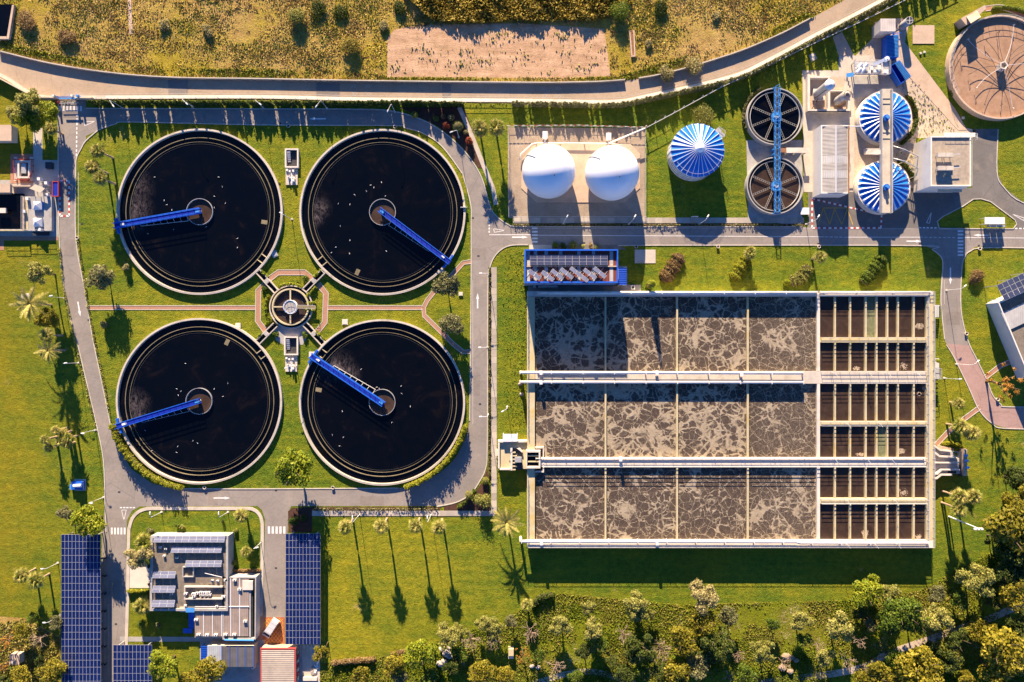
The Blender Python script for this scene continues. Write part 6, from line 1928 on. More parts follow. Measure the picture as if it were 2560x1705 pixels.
CROWN = {}
for i, kind in enumerate(('round', 'loose', 'feather', 'sparse')):
    for v in range(3): CROWN[(kind, v)] = (kind, 100 + 10 * i + v)
_cm = {}
def crown_mesh(kind, mat, v):
    key = (kind, mat, v)
    if key not in _cm:
        base = _cm.get((kind, v))
        if base is None:
            base = crown(kind, mat, CROWN[(kind, v)][1]); _cm[(kind, v)] = base; _cm[key] = base
        else:
            me = base.copy(); me.materials[0] = M[mat]; _cm[key] = me
    return _cm[key]


TRUNK = [trunk_mesh(1.0, 0.075, s) for s in range(3)]
TWIG = [twig_mesh(s) for s in range(4)]
ORD = ['first', 'second', 'third', 'fourth', 'fifth', 'sixth', 'seventh', 'eighth', 'ninth', 'tenth', 'eleventh', 'twelfth', 'thirteenth', 'fourteenth', 'fifteenth', 'sixteenth', 'seventeenth', 'eighteenth', 'nineteenth', 'twentieth', 'twenty-first', 'twenty-second']
KIND = {  # code: crown kind, leaf, words, tall
    'G': ('round', 'leaf_green', 'leafy green tree'), 'D': ('round', 'leaf_dark', 'dark green tree'), 'Y': ('round', 'leaf_yellow', 'golden yellow tree'),
    'L': ('feather', 'leaf_pale', 'feathery pale green tree'), 'O': ('round', 'leaf_olive', 'grey green olive tree'), 'M': ('round', 'leaf_lime', 'bright lime green tree'),
    'B': (None, 'twig', 'bare twiggy tree'), 'A': ('sparse', 'leaf_orange', 'sparse orange leaved tree'), 'S': ('feather', 'leaf_straw', 'straw coloured feathery bush'), 'K': ('loose', 'leaf_dark', 'loose dark olive tree'),
}


def tree(code, x, y, r_px, label, group, v=0, hk=1.0):
    kind, leaf, _ = KIND[code]
    r = r_px * S
    zc = (1.35 * r + 0.9) * hk
    base = P(x, y, zc); base.z = 0
    t = thing('tree', label, 'tree', base, rnd.uniform(0, 6.28), group)
    if kind is None:
        k = place('trunk', TRUNK[v % 3], t, scale=(r * 0.7, r * 0.7, zc - 0.25 * r)); k.rotation_euler.z = rnd.uniform(0, 6)
        k = place('twigs', TWIG[v % 4], t, (0, 0, zc), scale=r * 1.15)
    else:
        k = place('trunk', TRUNK[v % 3], t, scale=(max(r, 1.2), max(r, 1.2), max(0.4, zc - 0.3 * r)))
        k = place('crown', crown_mesh(kind, leaf, v % 3), t, (0, 0, zc), (0, 0, rnd.uniform(0, 6)), (r * 1.2, r * 1.2, r * rnd.uniform(0.9, 1.1)))
    return t


def grove(entries, zone, group, along):
    """Trees of one zone: labels count each species along the zone."""
    per = {}
    for e in entries: per.setdefault(e[0], []).append(e)
    for code, es in per.items():
        es = sorted(es, key=lambda e: e[1])
        for i, e in enumerate(es):
            w = KIND[code][2]
            lab = f'{w} {zone}' if len(es) == 1 else f'{ORD[i]} {w} {along}, {zone}'
            tree(code, e[1], e[2], e[3], lab, group, rnd.randrange(12), e[4] if len(e) > 4 else 1.0)


grove([('L', 1401, 1560, 25), ('L', 1469, 1519, 18), ('L', 1483, 1571, 24), ('L', 1590, 1511, 28), ('L', 1596, 1534, 22), ('L', 1628, 1534, 12), ('S', 1760, 1489, 34), ('Y', 1760, 1552, 34), ('O', 1823, 1538, 24), ('Y', 1708, 1600, 35), ('K', 1795, 1600, 40),
       ('B', 1327, 1585, 27), ('B', 1562, 1590, 25), ('K', 1598, 1620, 34), ('B', 1653, 1626, 27), ('B', 1392, 1667, 28), ('A', 1307, 1637, 20), ('Y', 1686, 1688, 36), ('K', 1645, 1670, 26), ('O', 1746, 1667, 30), ('B', 1848, 1640, 18), ('L', 1908, 1626, 28), ('B', 1823, 1692, 18), ('G', 1608, 1680, 22),
       ('M', 2167, 1480, 34), ('M', 2178, 1456, 20), ('L', 2222, 1481, 24), ('G', 2256, 1530, 42), ('G', 2228, 1560, 34), ('O', 2175, 1560, 17), ('K', 2152, 1535, 20), ('L', 2342, 1544, 34), ('O', 2342, 1483, 22), ('L', 2441, 1445, 38), ('D', 2520, 1440, 36), ('Y', 2534, 1488, 38), ('Y', 2531, 1318, 58), ('Y', 2548, 1258, 40), ('K', 2556, 1390, 44),
       ('L', 2095, 1566, 34), ('L', 2000, 1549, 24), ('B', 2120, 1653, 28), ('B', 2150, 1604, 22), ('B', 2046, 1612, 18), ('Y', 2307, 1675, 56), ('Y', 2183, 1698, 42), ('Y', 2504, 1622, 54), ('Y', 2493, 1680, 42), ('K', 2328, 1623, 22), ('Y', 2413, 1702, 22), ('B', 1960, 1660, 20), ('G', 1935, 1560, 16),
       ('L', 1120, 1588, 28), ('Y', 983, 1662, 28), ('M', 1046, 1637, 35), ('M', 1080, 1628, 20), ('L', 1150, 1580, 20), ('L', 1212, 1557, 20), ('L', 1236, 1570, 22), ('O', 1278, 1553, 15), ('B', 1177, 1601, 25), ('B', 1235, 1603, 22), ('Y', 903, 1692, 24), ('Y', 1204, 1685, 32), ('K', 1130, 1665, 22), ('D', 1460, 1625, 20), ('G', 1075, 1690, 22), ('K', 1530, 1650, 18), ('G', 1350, 1640, 16), ('G', 2290, 1560, 30), ('K', 2390, 1600, 32), ('Y', 2440, 1570, 26), ('D', 2555, 1560, 36), ('K', 2560, 1650, 34), ('G', 2400, 1500, 22), ('D', 2480, 1500, 24), ('G', 2240, 1650, 28), ('K', 2370, 1650, 30), ('G', 1870, 1690, 26), ('K', 1770, 1640, 26), ('M', 1700, 1650, 22), ('D', 1560, 1690, 26), ('G', 1500, 1610, 20), ('L', 2060, 1640, 22), ('G', 2010, 1600, 18), ('Y', 1260, 1690, 24), ('G', 1150, 1635, 20), ('O', 1000, 1690, 20), ('D', 2545, 1200, 30), ('K', 2500, 1350, 30), ('G', 1440, 1690, 18), ('Y', 2230, 1705, 26)],
      'in the wood below the basin', 'trees in the wood', 'from the car ports')
grove([('M', 222, 1305, 36), ('O', 162, 1283, 18), ('G', 82, 1546, 14), ('Y', 51, 1579, 20), ('O', 140, 1557, 18), ('B', 93, 1599, 24), ('Y', 129, 1675, 32), ('Y', 52, 1691, 26), ('D', 101, 1656, 14), ('A', 15, 1600, 26), ('A', 8, 1665, 22), ('K', 10, 1700, 24)], 'by the longest solar car port', 'trees by the car port', 'from the photo edge')
grove([('M', 411, 1664, 36), ('Y', 518, 1685, 38), ('Y', 466, 1698, 22), ('Y', 802, 1634, 20, 2.0)], 'beside the lowest sheds', 'trees by the sheds', 'from the drive')
tree('M', 730, 1176, 46, 'large bright green tree in the gap between the lower clarifiers', None, 1)
grove([('L', 72, 258, 32), ('M', 118, 275, 24), ('L', 38, 285, 22), ('M', 58, 296, 22), ('G', 78, 280, 24), ('M', 101, 292, 22), ('M', 90, 312, 18)], 'in the clump beside the entrance gate', 'trees by the gate', 'from the photo edge')
tree('L', 96, 680, 27, 'slender pale tree on the west lawn above the leaning date palm', None, 0, 1.5)
tree('Y', 118, 797, 27, 'yellow tree on the west lawn between two palms', None, 2)
tree('O', 246, 690, 31, 'grey green olive tree on the lawn beside the west road', None, 1)
tree('O', 1114, 713, 31, 'grey green olive tree on the brick path corner', None, 2)
tree('O', 1126, 812, 28, 'grey green olive tree below the brick path corner', None, 0)
tree('A', 2508, 958, 42, 'sparse orange leaved tree at the bend of the pink track', None, 1)
tree('S', 348, 1393, 28, 'dusty pink leafless tree beside the administration forecourt', None, 2)


# ---------------------------------------------------------------- palms
def fan_frond(seed):
    rg = random.Random(seed); k = MB()
    k.bar((0, 0, 0), (0.75, 0, 0.12), 0.05, 0.04)
    n = 15
    c = Vector((0.72, 0, 0.12))
    for i in range(n):
        a = math.radians(-115 + 230 * i / (n - 1)); a2 = a + math.radians(230 / n * 0.5); a1 = a - math.radians(230 / n * 0.5)
        L = rg.uniform(0.85, 1.1) * (0.75 + 0.25 * math.cos(a))
        dz = -0.25 * L * L + rg.uniform(-.06, .06)
        m1 = c + Vector((math.cos(a1) * 0.5 * L, math.sin(a1) * 0.5 * L, 0.0)); m2 = c + Vector((math.cos(a2) * 0.5 * L, math.sin(a2) * 0.5 * L, 0.0)); m0 = c + Vector((math.cos(a) * 0.55 * L, math.sin(a) * 0.55 * L, 0.07)); e = c + Vector((math.cos(a) * L, math.sin(a) * L, dz))
        k.add([c, m1, e, m2, m0], [(0, 1, 4), (0, 4, 3), (1, 2, 4), (4, 2, 3)])
    return k


def feather_frond(seed):
    rg = random.Random(seed); k = MB()
    pts = [Vector((u, 0, 0.9 * u * 0.5 - 0.22 * u * u)) for u in np.linspace(0, 3.2, 10)]
    k.tube(pts, [0.05 - 0.004 * i for i in range(10)], 4, cap=False)
    for i in range(26):
        u = 0.3 + 2.85 * i / 25; p = Vector((u, 0, 0.45 * u - 0.22 * u * u)); L = 0.55 * math.sin(0.5 + 2.3 * i / 25)
        for s in (-1, 1):
            t = p + Vector((0.35 * L + 0.1, s * L, -0.1 * L + rg.uniform(-.05, .05))); w = Vector((0.075, 0, 0))
            k.add([p - w, p + w, t], [(0, 1, 2)])
    return k


FAN = [fan_frond(s).mesh('frond', 'frond_green') for s in range(2)] + [fan_frond(9).mesh('frond', 'frond_pale')]
DEAD = fan_frond(4).mesh('dead_frond', 'frond_dead')
FEA = [feather_frond(s).mesh('frond', 'frond_pale') for s in range(2)]
def palm_trunk(h, r):
    k = MB(); zs_ = np.linspace(0, h, 12)
    k.tube([(0.1 * math.sin(z * .5), 0, z) for z in zs_], [r * (1.3 if i == 0 else 1.0 + 0.06 * (i % 2)) for i in range(12)], 9); return k.mesh('trunk', 'bark_pale')
PT = {}


def palm(x, y, h, r_px, label, group=None, kind='fan', nf=26, lean=0.0, by_crown=True):
    rng = random.Random(int(x * 7 + y))
    base = P(x, y, h + 0.2) if by_crown else P(x, y)
    base.z = 0
    t = thing('palm_tree', label, 'palm tree', base, 0, group)
    key = round(h, 1)
    if key not in PT: PT[key] = palm_trunk(h, 0.24 if kind == 'fan' else 0.2)
    place('trunk', PT[key], t)
    R0 = r_px * S
    top = Vector((0.1 * math.sin(h * .5), 0, h))
    if kind == 'fan':
        s = R0 / 1.35
        for i in range(nf):
            a = i * 2.39996; el = 1.25 - 1.75 * (i / nf) ** 0.8
            o = place('frond', FAN[2 if rng.random() < 0.6 else i % 2], t, top + Vector((0, 0, 0.25 * s)), Euler((rng.uniform(-.25, .25), -el, a)), s * rng.uniform(0.85, 1.1))
        for i in range(8): place('dead_frond', DEAD, t, top - Vector((0, 0, 0.1)), Euler((rng.uniform(-.3, .3), 0.9 + rng.uniform(0, .4), i * 0.8)), s * 0.7)
    else:
        s = R0 / 2.5
        for i in range(nf):
            a = i * 2.39996; el = 0.95 - 1.25 * (i / nf)
            place('frond', FEA[i % 2], t, top, Euler((rng.uniform(-.3, .3), -el, a)), s * rng.uniform(0.85, 1.1))
    return t


for i, (x, y) in enumerate(((865, 1317), (954, 1315), (1039, 1315), (1098, 1317))):
    palm(x, y, 7.6, 17, f'{ORD[i]} tall fan palm from the car port in the lawn row', 'row of palms on the large lawn')
for i, (x, y) in enumerate(((246, 378), (232, 418), (252, 446))):
    palm(x, y, 6.5, 17, ['top', 'middle', 'lowest'][i] + ' fan palm of the three on the west verge by the gate clarifier', 'verge palms')
palm(129, 323, 4.5, 15, 'fan palm beside the gate below the tree clump')
palm(118, 838, 6.0, 17, 'dark fan palm below the yellow tree on the west lawn')
palm(1199, 321, 6.0, 20, 'fan palm beside the garden walk nearer the red shrubs', 'garden walk palms')
palm(1240, 319, 6.0, 20, 'fan palm beside the garden walk nearer the gas holders', 'garden walk palms')
palm(56, 1437, 4.8, 18, 'fan palm at the photo edge of the pair west of the car port', 'pair of palms')
palm(92, 1450, 4.8, 19, 'fan palm nearer the car port of the pair on the west lawn', 'pair of palms')
palm(77, 758, 8.0, 32, 'leaning date palm with long pale fronds on the west lawn', None, 'date', 22)
palm(122, 876, 6.5, 24, 'small date palm beside the lamp on the west lawn', None, 'date', 20)
palm(1266, 1303, 5.0, 30, 'date palm at the lower corner of the basin', None, 'date', 24)
palm(603, 1289, 3.4, 17, 'bushy fan palm in the corner of the administration garden', None, 'fan', 22)
palm(614, 1379, 2.6, 13, 'short fan palm in the shade beside the administration building')
palm(362, 1354, 2.6, 22, 'dense low fan palm beside the administration roof corner', None, 'fan', 34)
palm(356, 1513, 2.4, 20, 'low fan palm on the small lawn below the forecourt', None, 'fan', 30)
palm(1874, 632, 3.0, 15, 'fan palm at the top of the slanting green hedge')
palm(2049, 642, 4.5, 15, 'fan palm beside the round lamp base under the hall shadow')
palm(2394, 1008, 3.0, 14, 'small fan palm beside the brick path to the basin')
for i, (x, y) in enumerate(((2400, 1066), (2428, 1082))): palm(x, y, 5.5, 19, ('taller' if i == 0 else 'lower') + ' fan palm where the brick path meets the outlet works', 'outlet palms')
for i, (x, y) in enumerate(((2397, 1242), (2432, 1240), (2396, 1272))): palm(x, y, 7.0, 19, ['upper', 'outermost', 'lower'][i] + ' fan palm of three below the outlet works', 'palms below the outlet')
palm(1316, 1511, 3.2, 15, 'fan palm with a dead skirt at the wood edge', None, 'fan', 20)
for i, (x, y) in enumerate(((140, 1075), (158, 1082), (172, 1094), (150, 1102), (168, 1110), (112, 1098), (122, 1118))):
    palm(x, y, [4.5, 3.2, 3.6, 4.0, 3.0, 4.6, 3.4][i], 12, f'{ORD[i]} short fan palm of the thick west lawn clump', 'palm clump', 'fan', 16)


# ---------------------------------------------------------------- hedges, shrubs and topiary
def hedge(line, w, h, mat, label, n_per_m=55, seed=1, size=0.3, cat='hedge', name='hedge', gaps=None, kind=None):
    """Leafy hedge along a pixel polyline: leaf faces through its volume over a solid core."""
    rg = np.random.default_rng(seed)
    wpts = [P(x, y) for x, y in line]
    c0 = wpts[len(wpts) // 2]
    t = thing(name, label, cat, c0, kind=kind)
    n_pts = resample([(p.x, p.y) for p in wpts], 200)
    A = np.array(n_pts); L = float(np.sum(np.linalg.norm(np.diff(A, axis=0), axis=1)))
    T = np.gradient(A, axis=0); T /= np.linalg.norm(T, axis=1, keepdims=True); Nn = np.stack([-T[:, 1], T[:, 0]], 1)
    n = int(L * n_per_m)
    u = rg.random(n)
    if gaps: 
        keep = np.array([gaps(q * L) for q in u]); u = u[rg.random(n) < keep]; n = len(u)
    i = np.clip((u * 199).astype(int), 0, 198)
    a = A[i] + (A[i + 1] - A[i]) * ((u * 199) % 1)[:, None]
    prof = np.minimum(1, np.minimum(u, 1 - u) * L / (w * S * 0.5) + 0.35)
    th = rg.uniform(0, math.pi, n)
    rr_ = 0.75 + 0.3 * rg.random(n)
    bump = 1 + 0.12 * np.sin(u * L * 2.1) + 0.1 * np.sin(u * L * 5.3 + 1)
    off = np.cos(th) * rr_ * w * S * 0.5 * prof * bump
    z = np.sin(th) ** 0.6 * rr_ * h * prof * bump
    if gaps: z = rg.random(n) * h * bump
    ctr = np.column_stack([a[:, 0] + Nn[i, 0] * off, a[:, 1] + Nn[i, 1] * off, z]) - np.array([c0.x, c0.y, 0])
    nr = np.column_stack([Nn[i, 0] * np.cos(th), Nn[i, 1] * np.cos(th), np.sin(th)]) + rg.normal(size=(n, 3)) * 0.6
    me = quads_mesh('foliage', ctr, nr, size * rg.uniform(0.6, 1.4, n), mat, 1.3, seed)
    place('foliage', me, t)
    if not gaps:
        k = MB(); n2 = resample(line, 40)
        ln = n2[2:-2]; wallstrip(k, ln, w * 0.55, 0.0, h * 0.7); k.build('stems', 'bark', t)
    return t


def shrub(x, y, r_px, mat, label, h=None, group=None, name='shrub', cat='shrub', dens=1.0, topiary=False):
    r = r_px * S; h = h or r * 1.5
    base = P(x, y, h * 0.6); base.z = 0
    t = thing(name, label, cat, base, 0, group)
    rg = random.Random(int(x * 3 + y)); bl = []
    if topiary: bl = [(0, 0, h - r, r, r, r)]
    else:
        for i in range(9):
            a = rg.uniform(0, 6.28); q = rg.uniform(0, 0.6) * r; s = rg.uniform(0.35, 0.6) * r
            bl.append((q * math.cos(a), q * math.sin(a), rg.uniform(0.35, 0.7) * h, s, s, h * 0.42))
    n = int(min(2600, 420 + 420 * r * r) * dens)
    c, nr = cloud(bl, n, int(x + y), 0.9 if topiary else 0.4, 0.4)
    c[:, 2] = np.maximum(c[:, 2], 0.05)
    rs = np.random.default_rng(3)
    me = quads_mesh('foliage', c, nr, (0.13 if topiary else 0.2) * rs.uniform(0.6, 1.5, n), mat, 1.3, 5)
    place('foliage', me, t)
    k = MB(); k.tube([(0, 0, 0), (0, 0, h * 0.6)], [0.12, 0.06], 6)
    if topiary: k.lathe((0, 0), [(r * 0.9 * math.cos(q), h - r + r * 0.9 * math.sin(q)) for q in np.linspace(-1.5, 1.5, 9)], 16)
    k.build('stems', 'leaf_hedge' if topiary and False else 'bark', t, local=True)
    return t


for x, y, r_, h_, m_, lab in ((1762, 288, 36, 2.6, 'leaf_pale', 'feathery pale green bush just above the blue conical tank'), (1672, 183, 24, 2.2, 'leaf_straw', 'small pampas tuft leaning over the outer road parapet'), (1741, 166, 30, 2.6, 'leaf_straw', 'large pampas tuft leaning over the outer road parapet'), (877, 108, 33, 2.6, 'reed_gold', 'golden rounded bush with dark shadow left of the bare field'), (740, 42, 31, 2.4, 'leaf_pale', 'large pale green bush in the scrub above the road'), (1549, 30, 34, 3.0, 'leaf_green', 'dense green bush at the end of the golden reed bed'), (165, 95, 28, 1.5, 'leaf_rust', 'broad brown shrub in the scrub above the entrance gate'), (65, 45, 38, 1.8, 'leaf_rust', 'broad brown shrub beside the culvert basin')):
    shrub(x, y, r_, m_, lab, h_, dens=1.3)
SB = ((230, 60, 16, 'leaf_rust'), (410, 62, 18, 'leaf_straw'), (520, 75, 20, 'leaf_straw'), (640, 130, 14, 'leaf_olive'), (800, 20, 34, 'leaf_dark'), (850, 30, 30, 'leaf_dark'), (1000, 20, 26, 'leaf_dark'), (960, 60, 18, 'leaf_straw'), (1650, 20, 26, 'leaf_dark'), (1700, 70, 14, 'leaf_olive'), (1790, 40, 15, 'leaf_straw'), (1950, 25, 14, 'leaf_olive'), (1620, 110, 14, 'leaf_straw'), (120, 20, 16, 'leaf_olive'))
for m_, w_ in (('leaf_straw', 'straw coloured'), ('leaf_dark', 'dark')):
    for i, (x, y, r_, _) in enumerate(sorted(q for q in SB if q[3] == m_)): shrub(x, y, r_, m_, f'{ORD[i]} small {w_} scrub bush from the culvert, above the outer road', min(1.2, r_ * S * 0.6), 'scrub bushes')


def cypress(x, y, h, r, label):
    base = P(x, y, h); base.z = 0
    t = thing('cypress', label, 'tree', base)
    bl = [(0, 0, z, r * q, r * q, h * 0.12) for z, q in ((0.08 * h, .8), (.25 * h, 1), (.42 * h, 1), (.58 * h, .95), (.73 * h, .8), (.86 * h, .6), (.95 * h, .35))]
    c, nr = cloud(bl, 2600, int(x), 0.7, 0.2); me = quads_mesh('crown', c, nr, np.full(2600, 0.22), 'leaf_lime', 1.2, 3); place('crown', me, t)
    k = MB(); k.tube([(0, 0, 0), (0, 0, h * 0.9)], [0.25, 0.08], 7); k.lathe((0, 0), [(r * .75, 0.3), (r * .85, h * .4), (r * .6, h * .75), (0.05, h * .95)], 12); k.build('trunk', 'bark', t, local=True)


cypress(1637, 706, 9.5, 0.95, 'column clipped cypress at the lower end of the rusty bed')
cypress(1973, 704, 2.6, 0.8, 'short clipped cypress at the lower end of the two lobed bed')
def arc(c, r, a0, a1, n=30):
    return [(c[0] + r * math.cos(math.radians(a)), c[1] - r * math.sin(math.radians(a))) for a in np.linspace(a0, a1, n)]
hedge(arc((497, 1003), 217, 194, 261), 13, 2.6, 'leaf_hedge', 'clipped yellow green hedge curving round the car port side clarifier', 190, 1, 0.26)
hedge(arc((955, 1006), 217, -75, -14), 13, 2.8, 'leaf_hedge', 'clipped yellow green hedge curving round the lower east clarifier', 190, 2, 0.26)
hedge([(1702, 636), (1690, 655), (1672, 680), (1655, 704)], 36, 1.4, 'leaf_rust', 'rusty brown planted bed slanting on the lawn beside the concrete pad', 420, 3, 0.26, 'shrub bed', 'shrub_bed')
hedge([(1871, 640), (1852, 668), (1830, 702)], 28, 1.4, 'leaf_hedge', 'narrow green planted bed below a fan palm', 380, 4, 0.26, 'shrub bed', 'shrub_bed')
hedge([(2013, 662), (2014, 680), (2000, 696), (1972, 708)], 34, 1.3, 'leaf_pale', 'two lobed grey green planted bed on the lawn', 420, 5, 0.26, 'shrub bed', 'shrub_bed')
hedge([(2208, 640), (2185, 672), (2152, 712)], 32, 1.5, 'leaf_green', 'long dark green planted bed on the lawn near the south turning', 420, 6, 0.26, 'shrub bed', 'shrub_bed')
shrub(2441, 690, 22, 'leaf_rust', 'rounded rusty shrub on the lawn east of the south turning', 1.6, dens=1.5)
hedge([(829, 1655), (880, 1650), (940, 1645)], 13, 1.3, 'leaf_rust', 'brown hedge along the lower lawn edge left of the gap', 120, 7)
hedge([(978, 1635), (1030, 1622), (1078, 1610)], 13, 1.3, 'leaf_rust', 'brown hedge along the lower lawn edge right of the gap', 120, 8)
hedge([(1330, 1510), (1350, 1490), (1385, 1484)], 14, 1.6, 'leaf_dark', 'dark hedge stub at the corner of the wood and lawn', 120, 9)
hedge([(320, 1476), (376, 1476)], 6, 1.0, 'leaf_hedge', 'low clipped hedge edging the administration forecourt', 110, 10)
hedge([(574, 1424), (653, 1424)], 5, 0.8, 'leaf_rust', 'low brown hedge edging the brick terrace', 110, 11)
for i, (ln, lab) in enumerate((
    (arc((725.7, 767), 57, 55, 120), 'clipped hedge hugging the upper rim of the splitter chamber'), (arc((725.7, 767), 60, 150, 215), 'clipped hedge hugging the west rim of the splitter chamber'),
    ([(766, 744), (792, 716)], 'short hedge beside the upper right splitter channel'), ([(653, 676), (672, 694)], 'short hedge beside the upper left splitter channel'), ([(785, 694), (806, 672)], 'short hedge between brick path and upper right channel'),
    ([(766, 758), (790, 758)], 'small square hedge above the chamber footbridge'), ([(764, 776), (790, 776)], 'small square hedge below the chamber footbridge'), ([(790, 828), (812, 850)], 'short hedge beside the lower right splitter channel'), ([(664, 812), (680, 800)], 'short hedge beside the lower left splitter channel'), ([(643, 845), (658, 832)], 'short hedge at the end of the lower left channel'))):
    hedge(ln, 8, 0.9, 'leaf_lime', lab, 130, 20 + i, 0.24)
for x, y, r, lab in ((688, 836, 9, 'round green shrub on the apron left of the lower pump pit'), (760, 838, 10, 'round green shrub on the apron right of the lower pump pit'), (765, 696, 10, 'round green shrub on the small lawn above the splitter'), (660, 724, 9, 'round green shrub beside the upper left splitter channel')): shrub(x, y, r, 'leaf_green', lab, 0.9)
for x, y, r, m_, lab in ((1036, 286, 8, 'leaf_lime', 'spiky lime plant at the head of the garden bed'), (1090, 296, 7, 'leaf_green', 'small green ball in the garden bed'), (1108, 291, 6, 'leaf_rust', 'brown ball shrub in the garden bed'), (1128, 293, 8, 'leaf_olive', 'olive ball shrub in the garden bed'), (1145, 316, 13, 'leaf_green', 'largest clipped ball in the garden bed beside the lamp'), (1164, 331, 6, 'leaf_olive', 'small brown ball below the largest clipped ball')): shrub(x, y, r, m_, lab, r * S * 2.0, 'garden bed shrubs', topiary=True)
shrub(1117, 312, 13, 'leaf_red', 'dark red spreading shrub in the middle of the garden bed'); shrub(1173, 350, 14, 'leaf_red', 'red shrub at the foot of the garden bed')
for x, y, r, m_, lab, tp in ((1213, 1202, 9, 'leaf_lime', 'clipped green ball beside the corner pavement', True), (1173, 1238, 10, 'leaf_lime', 'clipped green ball at the curve of the kerb', True), (1206, 1251, 25, 'leaf_pale', 'large pale shrub in the corner garden bed', False), (1161, 1257, 9, 'leaf_dark', 'dark shrub beside the clipped ball at the curve', False), (1186, 1228, 8, 'leaf_green', 'small green shrub in the corner garden bed', False), (1148, 1266, 8, 'leaf_green', 'green shrub at the tip of the corner bed', False)): shrub(x, y, r, m_, lab, r * S * 2 if tp else None, 'corner bed shrubs', topiary=tp)
for x, y, r, m_, lab in ((1388, 614, 10, 'leaf_green', 'green shrub at the west end of the blower building bed'), (1408, 615, 9, 'leaf_dark', 'dark shrub in the blower building bed'), (1433, 613, 10, 'leaf_lime', 'bright yellow green ball in front of the blower building'), (1456, 616, 8, 'leaf_pale', 'mottled shrub in the blower building bed'), (1476, 614, 8, 'leaf_rust', 'reddish shrub in the blower building bed'), (1491, 617, 8, 'leaf_olive', 'olive shrub at the east end of the blower building bed')): shrub(x, y, r, m_, lab, 1.6, 'blower building bed', topiary=(m_ == 'leaf_lime'))
for x, y, r, m_, lab in ((315, 667, 11, 'leaf_straw', 'pale straw tuft on the lawn beside the upper left clarifier'), (260, 811, 12, 'leaf_olive', 'small grey shrub in the tree shadow on the west lawn'), (376, 1328, 12, 'leaf_olive', 'grey shrub above the administration building corner'), (444, 1314, 7, 'leaf_green', 'left one of two little conifers on the administration lawn'), (456, 1315, 7, 'leaf_pale', 'right one of two little conifers on the administration lawn'), (556, 1304, 6, 'leaf_dark', 'tiny dark conifer on the administration lawn'), (587, 1328, 7, 'leaf_pale', 'small round topped sapling on the administration lawn'), (584, 1408, 10, 'leaf_pale', 'loose shrub beside the administration wall'), (351, 1560, 16, 'leaf_green', 'round green shrub on the small lawn below the forecourt'), (395, 1563, 8, 'leaf_olive', 'tiny olive shrub in the building shadow'), (373, 1415, 5, 'leaf_dark', 'upper potted ball on the forecourt'), (373, 1461, 5, 'leaf_dark', 'lower potted ball on the forecourt'), (1326, 1185, 11, 'leaf_lime', 'bright shrub below the inlet chamber'), (735, 1300, 14, 'leaf_dark', 'larger dark bush shading the corner by the crossing'), (758, 1296, 12, 'leaf_dark', 'smaller dark bush beside the shaded corner path'), (2345, 905, 9, 'leaf_lime', 'yellow green shrub beside the basin end stair'), (1325, 1372, 7, 'leaf_lime', 'small bright shrub under the corner pipe of the basin')):
    shrub(x, y, r, m_, lab, min(2.4, r * S * 1.7))
hedge([(2352, 1110), (2370, 1106), (2392, 1110), (2410, 1120)], 9, 1.0, 'leaf_hedge', 'yellow green hedge capping the outlet works', 120, 31)
hedge(arc((2213, 296), 74, -62, 48), 9, 1.3, 'leaf_dark', 'dark creeper hedge around the wash pad digester', 140, 32)
hedge(arc((2209, 467), 72, 15, 62), 10, 1.2, 'leaf_dark', 'dark creeper hedge around the mid road digester', 140, 33)
hedge(arc((1936, 292), 79, 115, 205), 6, 1.0, 'leaf_olive', 'thin hedge curving round the dark water thickener', 120, 34)
hedge([(2380, 240), (2372, 200), (2366, 165)], 9, 0.8, 'leaf_green', 'low green shrubs at the foot of the tan tank wall', 60, 35)
hedge(arc((2503, 167), 146, 60, 100), 10, 0.9, 'leaf_green', 'low hedge between the ring path and the tan tank', 90, 36)
# climbing hedge between the outer road and the works, with gaps that let streaks of sun through
def gapfn(seed, dens):
    r_ = random.Random(seed); cuts = [(p, r_.uniform(0.08, 0.2) if r_.random() < 0.6 else r_.uniform(0.3, 0.9)) for p in np.cumsum([r_.choice((0.5, 0.9, 1.6, 3.0, 6.0)) * r_.uniform(0.6, 1.4) for _ in range(90)])]
    return lambda s: 0.06 if any(a < s < a + w_ for a, w_ in cuts) else dens
HL = [(236, 262), (640, 263), (914, 264), (1010, 262), (1160, 266)]
hedge(HL, 5, 2.9, 'leaf_dark', 'tall climbing hedge with gaps between the outer road and north drive', 420, 40, 0.36, gaps=gapfn(3, 1.0))
HL2 = [(p[0], p[1]) for p in offset_line(RB, 8)[5 * 7:5 * 15]]
hedge(HL2, 6, 2.7, 'leaf_olive', 'dry climbing hedge along the outer road behind tanks and gas holders', 360, 41, 0.36, gaps=gapfn(8, 1.0))
# rose strips along the drives
for i, (ln, lab) in enumerate((([(1285, 563), (2005, 563)], 'planted strip of low roses along the mid road pavement'), ([(1224, 670), (1224, 1195)], 'planted strip of low roses along the east drive pavement'), ([(785, 1272), (1095, 1272)], 'planted strip of low roses along the south drive'), ([(150, 620), (160, 720), (180, 810), (200, 900), (222, 990), (240, 1065)], 'planted strip of low shrubs on the west edge of the drive'), ([(196, 600), (210, 690), (222, 770), (240, 860), (256, 930), (276, 1040)], 'planted strip of low shrubs between the drive and clarifiers'))):
    hedge(ln, 5, 0.7, 'leaf_olive' if i < 3 else 'leaf_pale', lab, 34, 50 + i, 0.26, 'planting', 'planting_strip_plants', gaps=lambda s: 0.35 + 0.65 * (math.sin(s * 0.9) * math.sin(s * 0.37 + 1) > -0.2))

